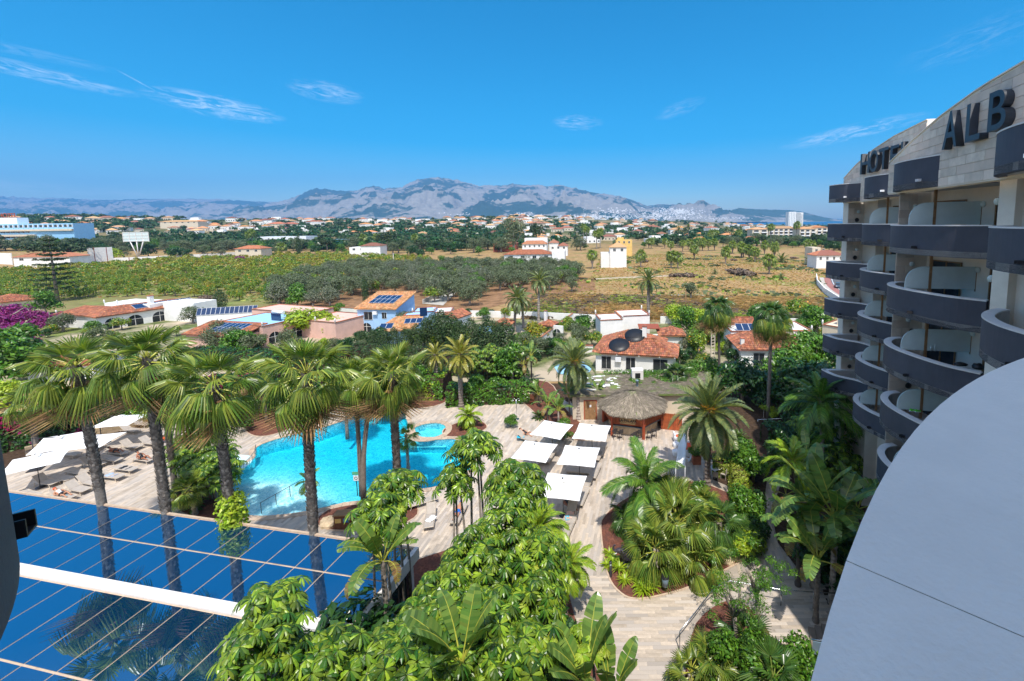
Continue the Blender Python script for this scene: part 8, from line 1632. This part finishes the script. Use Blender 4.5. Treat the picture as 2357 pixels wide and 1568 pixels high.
# tufts over the field
def tufts(name, label, poly, n, size, mats, seed, ymax, hz=.55, cat='grass', clump=.0):
    g = np.random.default_rng(seed); pts = [at(u, v, 0) for u, v in poly]; x0, x1 = min(p.x for p in pts), max(p.x for p in pts); y0, y1 = min(p.y for p in pts), max(p.y for p in pts); P_ = []
    while len(P_) < n:
        X = g.uniform(x0, x1, 4000); Y = g.uniform(y0, y1, 4000)
        for x, y in zip(X, Y):
            u, v = proj((x, y, 0))
            if inpoly(u, v, poly) and (clump == 0 or noise.noise((x*.06, y*.06, seed)) > clump): P_.append((x, y, gz(x, y)))
            if len(P_) >= n: break
    P_ = np.array(P_[:n]); a = g.uniform(0, 3.14, n); s = size*(.5+g.random(n)); d = np.stack([np.cos(a), np.sin(a), 0*a], -1)*s[:, None]; h = np.stack([g.normal(size=n)*.3, g.normal(size=n)*.3, np.full(n, hz)], -1)*s[:, None]
    V_ = np.stack([P_-d*.6, P_+d*.6, P_+d+h, P_-d+h*.8], 1).reshape(-1, 3); k = np.array([noise.noise((x*.05+7, y*.05, seed)) for x, y, _ in P_])+g.normal(size=n)*.15; mi = np.digitize(k, [.12, .35])[:n] % len(mats)
    obj(name, npmesh(name, V_, np.arange(4*n).reshape(n, 4), [M[q] for q in mats], mi), None, kind='stuff', label=label, category=cat)
FIELD = [(1210, 735), (1240, 660), (1360, 640), (1385, 585), (1600, 585), (1850, 600), (1900, 625), (1900, 735)]
tufts('dry_grass', 'dry golden grass and weeds over the open field', FIELD, 16000, .34, ['drygrass', 'grassgreen', 'citrus_yellow'], 3, 300); tufts('tall_dry_grass', 'tall brownish grass in the strip before the villas', [(1200, 735), (1230, 680), (1900, 688), (1905, 740)], 16000, .5, ['drygrass', 'brush', 'grassgreen'], 4, 200, 1.1)
tufts('field_shrubs', 'low green scrub scattered over the dry field', FIELD, 1400, .7, ['olive', 'grassgreen', 'broad'], 6, 300, .8, 'shrubs', .18); tufts('grove_grass', 'fresh green grass between the citrus trees', POLY_L, 14000, .5, ['grassgreen', 'drygrass', 'grassgreen'], 7, 400)
# fence, poles, pylon
def posts_line(name, label, P_, step, h, mat, r=.03, cat='fence'):
    t = thing(name, label, cat, P_[0]); 
    for a, b_ in zip(P_[:-1], P_[1:]):
        n = max(1, int((b_-a).length/step)); me = MB(); me.tube([(0, 0, 0), (0, 0, h)], r, 5); me = me.mesh('post', M[mat])
        for k in range(n): obj('post', me, t, a.lerp(b_, k/n)-P_[0])
        for z in (h*.5, h*.97): m = MB(); m.tube([a-P_[0]+Vector((0, 0, z)), b_-P_[0]+Vector((0, 0, z))], .012, 3); m.build('wire', M[mat], t)
posts_line('wire_fence', 'thin wire fence crossing the dry field behind the tall grass', W_((1380, 676), (1640, 676), (1900, 688)), 3, 1.9, 'iron'); wall('low stone edge of the path across the dry field', W_((1230, 684), (1560, 682), (1905, 690)), .35, 'concrete', None, .5)
wall('old low stone terrace line in the dry field', W_((1368, 644), (1450, 640), (1560, 636)), .4, 'gravel', None, .6)
p = at(1640, 850, 0); t = thing('lattice_pylon', 'slim rusty lattice pylon in the villa garden beside the tall fan palm', 'pylon', (p.x, p.y, 0), .3); m = MB()
for s in (-1, 1): m = MB(); m.cbox((.28*s, 0, 3.3), (.09, .14, 6.6)); m.build('leg', M['cream'], t)
for k in range(15): m = MB(); m.cbox((0, 0, .3+k*.44), (.46, .1, .07)); m.build('rung', M['cream'], t)
for i, (u, v, h) in enumerate([(1578, 724, 5.5), (907, 620, 8), (930, 625, 7), (688+15, 640, 6)]): p = atg(u, v); m = MB(); m.tube([(0, 0, 0), (0, 0, h)], .1, 6); m.build('utility_pole', M['wood'] if i != 1 else M['cap'], loc=p, label=['rusty pole at the edge of the tall grass', 'pale lamp pole in the middle of the groves', 'dark wooden pole between the groves', 'thin wooden pole in the lemon grove'][i], category='pole')
# special buildings of the middle distance
def blk(name, label, ul, vl, ur, vr, y, depth, segs, cat='house', group=None):
    """segs: (x0,x1,y0,y1,z1,wall,coping,roof) fractions of the length; photo span at distance y"""
    a, b_ = aty(ul, vl, y), aty(ur, vr, y); g0 = gz(a.x, a.y); o = Bld(name, label, (a.x, a.y), (b_.x, b_.y), cat, group, 0); L = o.L; Z = a.z
    for (x0, x1, y0, y1, dz, wl, rf) in segs:
        o.box(x0*L, x1*L, y0, y1, Z+dz, wl, None, z0=min(0, g0)-2)
        if rf: o.hip(x0*L, x1*L, y0, y1, Z+dz, Z+dz+2.0, rf, .5, False, along=(x1-x0)*L > (y1-y0))
    return o, L, Z
o, L, Z = blk('blue_hotel', 'long pale-blue hotel with rows of balconies at the left horizon', -60, 517, 168, 517, 380, 16, [(0, 1, 0, 16, 0, 'hotelblue', None), (0, .38, 4, 12, 5.5, 'plastic_white', None)], 'hotel')
for k in range(1, 4):
    m = MB(); m.box(0, -1.6, Z-k*4.4-2.0, L*(1 if k == 1 else .62), -.01, Z-k*4.4-.4); m.build('balcony_band', M['cream'], o.t)
for k in range(3):
    for i in range(20 if k == 0 else 11): x = L*(i+.5)/20; m = MB(); m.box(x-1.5, -.06, Z-3.2-k*4.4, x+1.5, -.003, Z-1.1-k*4.4-(.2 if k else 0)); w_ = m.build('window', M['glass'], o.t); m = MB(); m.box(x+1.5, -.5, Z-3.4-k*4.4, x+2.0, -.02, Z-.8-k*4.4); m.build('shutter', M['brown' if k else 'plastic_white'], w_)
cu = bpy.data.curves.new('x', 'FONT'); cu.body = 'HOTEL'; cu.size = 5.2; cu.extrude = .15; cu.offset = .1; oo = bpy.data.objects.new('x', cu); COL.objects.link(oo); me = bpy.data.meshes.new_from_object(oo.evaluated_get(bpy.context.evaluated_depsgraph_get())); bpy.data.objects.remove(oo); me.materials.clear(); me.materials.append(M['brownred']); obj('roof_sign', me, o.t, (L*.18, 5, Z+5.8), (PI/2, 0, 0))
o, L, Z = blk('tower_block', 'slim white high-rise tower near the sea', 1816, 488, 1845, 488, 1150, 20, [(0, .55, 0, 18, 0, 'plastic_white', None), (.56, 1, 3, 18, -1, 'plastic_white', None), (1.01, 1.2, 5, 18, -3, 'white', None)], 'tower block')
for k in range(13):
    for i in range(4): x = L*(.08+.13*i); m = MB(); m.box(x-.9, -.3, Z-3-k*2.7, x+.9, -.01, Z-1.7-k*2.7); m.build('window', M['bluegrey'], o.t)
    m = MB(); m.box(L*.62, 1.2, Z-3.2-k*2.7, L*1.18, 2.9, Z-2.2-k*2.7); m.build('balcony', M['plastic_white'], o.t)
    m = MB(); m.box(L*.62, 2.7, Z-2.2-k*2.7, L*.98, 2.98, Z-1.3-k*2.7); m.build('window', M['bluegrey'], o.t)
for (ul, ur, vt, y, n, lab) in [(1732, 1768, 528, 430, 2, 'left pale apartment block with gabled orange roof beyond the field'), (1770, 1838, 526, 445, 6, 'long pale apartment block with white balconies beyond the field'), (1841, 1878, 527, 400, 3, 'right pale apartment block close to the hotel balconies'), (1868, 1905, 524, 415, 3, 'last pale apartment block behind the hotel balconies')]:
    o, L, Z = blk('apartment_block', lab, ul, vt, ur, vt, y, 14, [(0, 1, 0, 14, 0, 'cream', 'tile_pale')], 'apartments')
    for k in range(4):
        for i in range(n): x = L*(i+.5)/n; m = MB(); m.box(x-L/n*.36, -1.2, Z-3.6-k*3, x+L/n*.36, -.01, Z-2.7-k*3); m.build('balcony', M['plastic_white'], o.t); m = MB(); m.box(x-L/n*.3, -.05, Z-2.6-k*3, x+L/n*.3, -.003, Z-1.0-k*3); m.build('window', M['glass'], o.t)
for (nm, lab, ul, ur, vt, y, d, segs, wins) in [
 ('villa', 'long white villa with arches and balustraded tower behind the olive grove', 1160, 1300, 586, 205, 10, [(0, .78, 0, 10, 0, 'white', 'tile'), (.79, 1, -1, 10, 1.2, 'white', None)], 5),
 ('villa', 'tall white house with rows of windows above the arched villa', 1202, 1258, 562, 270, 9, [(0, 1, 0, 5, 0, 'white', 'tile'), (.05, 1, 5.1, 12, 3.4, 'white', None)], 5),
 ('villa', 'white house with red roofs right of the tall white house', 1264, 1306, 566, 285, 9, [(0, .5, 0, 8, 2, 'white', 'tile'), (.5, 1, 0, 8, 0, 'white', 'tile')], 3),
 ('farmhouse', 'lone white two-storey house in the dry field', 1404, 1442, 569, 205, 9, [(0, 1, 0, 7, 0, 'white', 'tile_pale'), (-.55, -.01, 1, 6, -2.6, 'white', None)], 2),
 ('villa', 'yellow ochre house with outside staircase behind the lone white house', 1418, 1455, 553, 275, 8, [(0, 1, 0, 8, 0, 'ochre', None), (.1, .5, 2, 7, 1.5, 'ochre', None)], 3),
 ('bungalow', 'white bungalow with orange roof above the lemon grove', 800, 875, 570, 300, 12, [(0, .45, 2, 12, 0, 'white', None), (.4, 1, 0, 10, 1, 'white', 'tile')], 4),
 ('construction_site', 'long white building under construction with bare concrete front', 581, 698, 546, 420, 20, [(0, 1, 4, 22, 0, 'plastic_white', None), (.2, .95, 0, 3.9, -8, 'concrete', None)], 0),
 ('house', 'orange-roofed cream house beside the purple bush', 540, 600, 573, 290, 10, [(0, 1, 0, 10, 0, 'cream', 'tile')], 3),
 ('warehouse', 'grey-blue metal shed above the groves', 735, 810, 552, 430, 16, [(0, 1, 0, 16, 0, 'bluegrey', None)], 0),
 ('warehouse', 'big white industrial hall in the middle of the plain', 1340, 1412, 530, 640, 30, [(0, 1, 0, 40, 0, 'plastic_white', None), (-.2, -.01, 5, 30, -2, 'concrete', None)], 0),
 ('warehouse', 'second white hall behind the big industrial hall', 1395, 1450, 524, 800, 30, [(0, 1, 0, 30, 0, 'plastic_white', None)], 0),
 ('warehouse', 'third flat white hall towards the sea', 1480, 1530, 519, 1100, 40, [(0, 1, 0, 30, 0, 'plastic_white', None)], 0),
 ('villa', 'white villa with orange roof behind the left hoarding', 30, 160, 592, 240, 12, [(0, 1, 0, 10, 0, 'white', 'tile')], 4),
 ('restaurant', 'long red-roofed building in front of the eucalyptus', 1135, 1188, 561, 330, 10, [(0, 1, 0, 10, 0, 'brownred', 'tile')], 0),
 ('mansion', 'large cream villa with arcade and orange roof on the left hillside', 358, 455, 511, 640, 20, [(.1, 1, 0, 16, 0, 'cream', 'tile_pale')], 7),
 ('villa', 'white villa cube beside the road palms right of the field', 1870, 1905, 570, 205, 7, [(0, .55, 0, 7, 0, 'cream', None), (.56, 1, 1, 6, -2, 'white', None)], 2),
 ('villa', 'white villas with red roofs beside the hotel balconies', 1880, 1945, 588, 190, 8, [(0, 1, 0, 8, 0, 'white', 'tile')], 4)]:
    o, L, Z = blk(nm, lab, ul, vt, ur, vt, y, d, segs, {'bungalow': 'house', 'construction_site': 'building'}.get(nm, nm))
    for i in range(wins): o.win(L*(i+.6)/(wins+.2), Z-2.0, L*.3/max(2, wins), 1.3, y=segs[0][2]-.01)
# billboard from behind
p0 = aty(284, 556, 300); t = thing('billboard', 'large billboard seen from behind above the white wall', 'billboard', (p0.x, p0.y, 0)); Wb = aty(343, 556, 300).x-p0.x; zt = aty(284, 535, 300).z
m = MB(); m.box(0, .2, p0.z, Wb, .4, zt); m.build('panel', M['bluegrey'] if False else M['frost'], t)
for k in range(5): m = MB(); m.box(Wb*k/4-.15, -.05, p0.z-.5, Wb*k/4+.15, .19, zt); m.build('upright', M['cap'], t)
for k in range(4): m = MB(); z = p0.z+(zt-p0.z)*k/3; m.box(0, -.12, z-.12, Wb, -.051, z+.12); m.build('crossbar', M['cap'], t)
for s in (.22, .5, .78): m = MB(); m.tube([(Wb*s, .3, p0.z+1), (Wb*.5, .3, p0.z-12)], .3, 6); m.build('brace', M['cap'], t)
# scattered houses and trees on the plain and the hillsides
FH = []
for k in range(6):
    g = random.Random(k); m = MB(); w, d, h = g.uniform(10, 18), g.uniform(8, 12), g.uniform(3.2, 6); m.box(0, 0, -4, w, d, h, 0)
    if k != 2: r_ = 1; m.add([(-.5, -.5, h), (w+.5, -.5, h), (w+.5, d+.5, h), (-.5, d+.5, h), (d/2, d/2, h+2.2), (w-d/2, d/2, h+2.2)], [(0, 1, 5, 4), (1, 2, 5), (2, 3, 4, 5), (3, 0, 4)], 1)
    else: m.box(w*.3, 2, h, w*.8, d, h+2.6, 0)
    if k % 2: m.box(w, 1, -4, w+5, d-2, h-1, 0)
    for i in range(4): x = w*(i+.5)/4; m.box(x-.7, -.06, 1.0, x+.7, -.01, 2.4, 2)
    FH.append([m.mesh('far_house', M['white' if k % 3 else 'cream'], M['tile' if k < 3 else 'tile_pale'], M['glass'])])
random.seed(21); HL = {}; HP = []
zones = [(0, 600, 508, 540, 66), (380, 700, 527, 536, 44), (600, 1180, 506, 548, 140), (1100, 1330, 497, 545, 70), (1180, 1500, 505, 562, 80), (1440, 1760, 519, 566, 60), (1180, 1240, 497, 506, 20)]
for (ua, ub, va, vb, n) in zones:
    for _ in range(n):
        u = random.uniform(ua, ub); v = va+(vb-va)*random.random()**1.6; p = atg(u, v, 2600)
        if p.y > 2400 or any((p.x-q.x)**2+(p.y-q.y)**2 < 400 for q in HP): continue
        HP.append(p); s = random.uniform(.7, 1.15) if p.y < 700 else random.uniform(.9, 1.5); k = random.randrange(6)
        side = 'on the left hillside' if u < 600 else ('in the middle of the plain' if u < 1180 else 'towards the old town' if u < 1500 else 'near the sea'); dep = 'near' if p.y < 450 else ('distant' if p.y < 1000 else 'faraway')
        FO = obj('far_house', FH[k][0], None, (p.x, p.y, p.z), (0, 0, random.uniform(-.7, .7)), s, label='%s house, %s, %s' % (dep, 'flat roof' if k == 2 else 'orange roof', side), category='house', group='houses scattered between the groves and the horizon'); HL.setdefault(FO['label'], []).append(FO)
for l_, os_ in HL.items(): rank(os_, l_+', %s from left')
# far trees: individual crowns for the nearer ones, then one wooded mass
TP = []
for _ in range(4300):
    u = random.uniform(-60, 1960); v = 497+82*random.random()**1.25; p = atg(u, v, 2600)
    if p.y > 2500 or p.y < 215 or (noise.noise((p.x*.006, p.y*.003, 1.3)) < -.2 and random.random() < .85): continue
    if 1365 < u < 1900 and v > 572: continue
    if p.y < 330 and u < 1180 and v > 585: continue
    TP.append(p)
for _ in range(170):
    p = atg(random.uniform(230, 1180), random.uniform(553, 596)); 
    if p.y > 215 and not inpoly(*proj(p), POLY_L) and not inpoly(*proj(p), OL): TP.append(p)
TP.sort(key=lambda p: p.y)
TL = {}
for i, p in enumerate(TP[:260]):
    u, v = proj(p); k = random.choice(['broad_dark', 'pine', 'olive', 'broad', 'olive', 'broad_dark']); side = 'left of the construction site' if u < 600 else 'above the groves' if u < 1150 else 'behind the dry field'
    LASTT = [None]; LASTT[0] = tree({'pine': 'pine_tree', 'olive': 'olive_tree'}.get(k, 'tree'), '%s %s' % ({'broad_dark': 'dark leafy tree', 'pine': 'spreading pine', 'olive': 'grey-green tree', 'broad': 'fresh green tree'}[k], side+' in the middle distance'), p, k, random.uniform(1.4, 2.4)*(.8 if k == 'pine' else 1), None, 'tree', 'trees between the groves and the town'); TL.setdefault(LASTT[0]['label'], []).append(LASTT[0])
for l_, os_ in TL.items(): rank(os_, l_+', %s from the left')
stuff_trees('far_woods', 'woods and gardens of the distant plain and hills', [(p.x, p.y, p.z) for p in TP[260:]], 5.6, 6.3, 60, 1.5, 'far_tree', 'broad_dark', 9)
# town on the mountain slopes
g = random.Random(4); m = MB(); dgp = bpy.context.evaluated_depsgraph_get(); n = 0
for (uc, vc, du, dv, cnt_) in [(1270, 502, 100, 6, 170), (1420, 487, 60, 8, 110), (1550, 488, 60, 9, 330), (1480, 500, 190, 6, 420), (1680, 503, 40, 5, 60), (1380, 500, 90, 5, 150), (1200, 494, 30, 4, 70), (1050, 494, 40, 3, 30)]:
    for _ in range(cnt_):
        u, v = uc+g.gauss(0, .5)*du, vc+g.gauss(0, .5)*dv
        if v > 511: v = 511-g.random()*4
        d = ray(u, v); d.normalize(); ok, loc, nr, ix, ob, mt = sc.ray_cast(dgp, Vector((0, 0, H))+d*3200, d, distance=9000)
        if not ok or not ob.name.startswith(('mountain', 'headland')): continue
        k = loc.y*.0011*g.uniform(.5, 1.5); hh = k*g.uniform(.6, 1.1); m.box(loc.x-k, loc.y-k, loc.z-hh*2, loc.x+k, loc.y+k, loc.z+hh*.7, 0); n += 1
m.build('hill_town', M['white'], kind='stuff', label='white houses of the town climbing the distant mountain slopes', category='town')
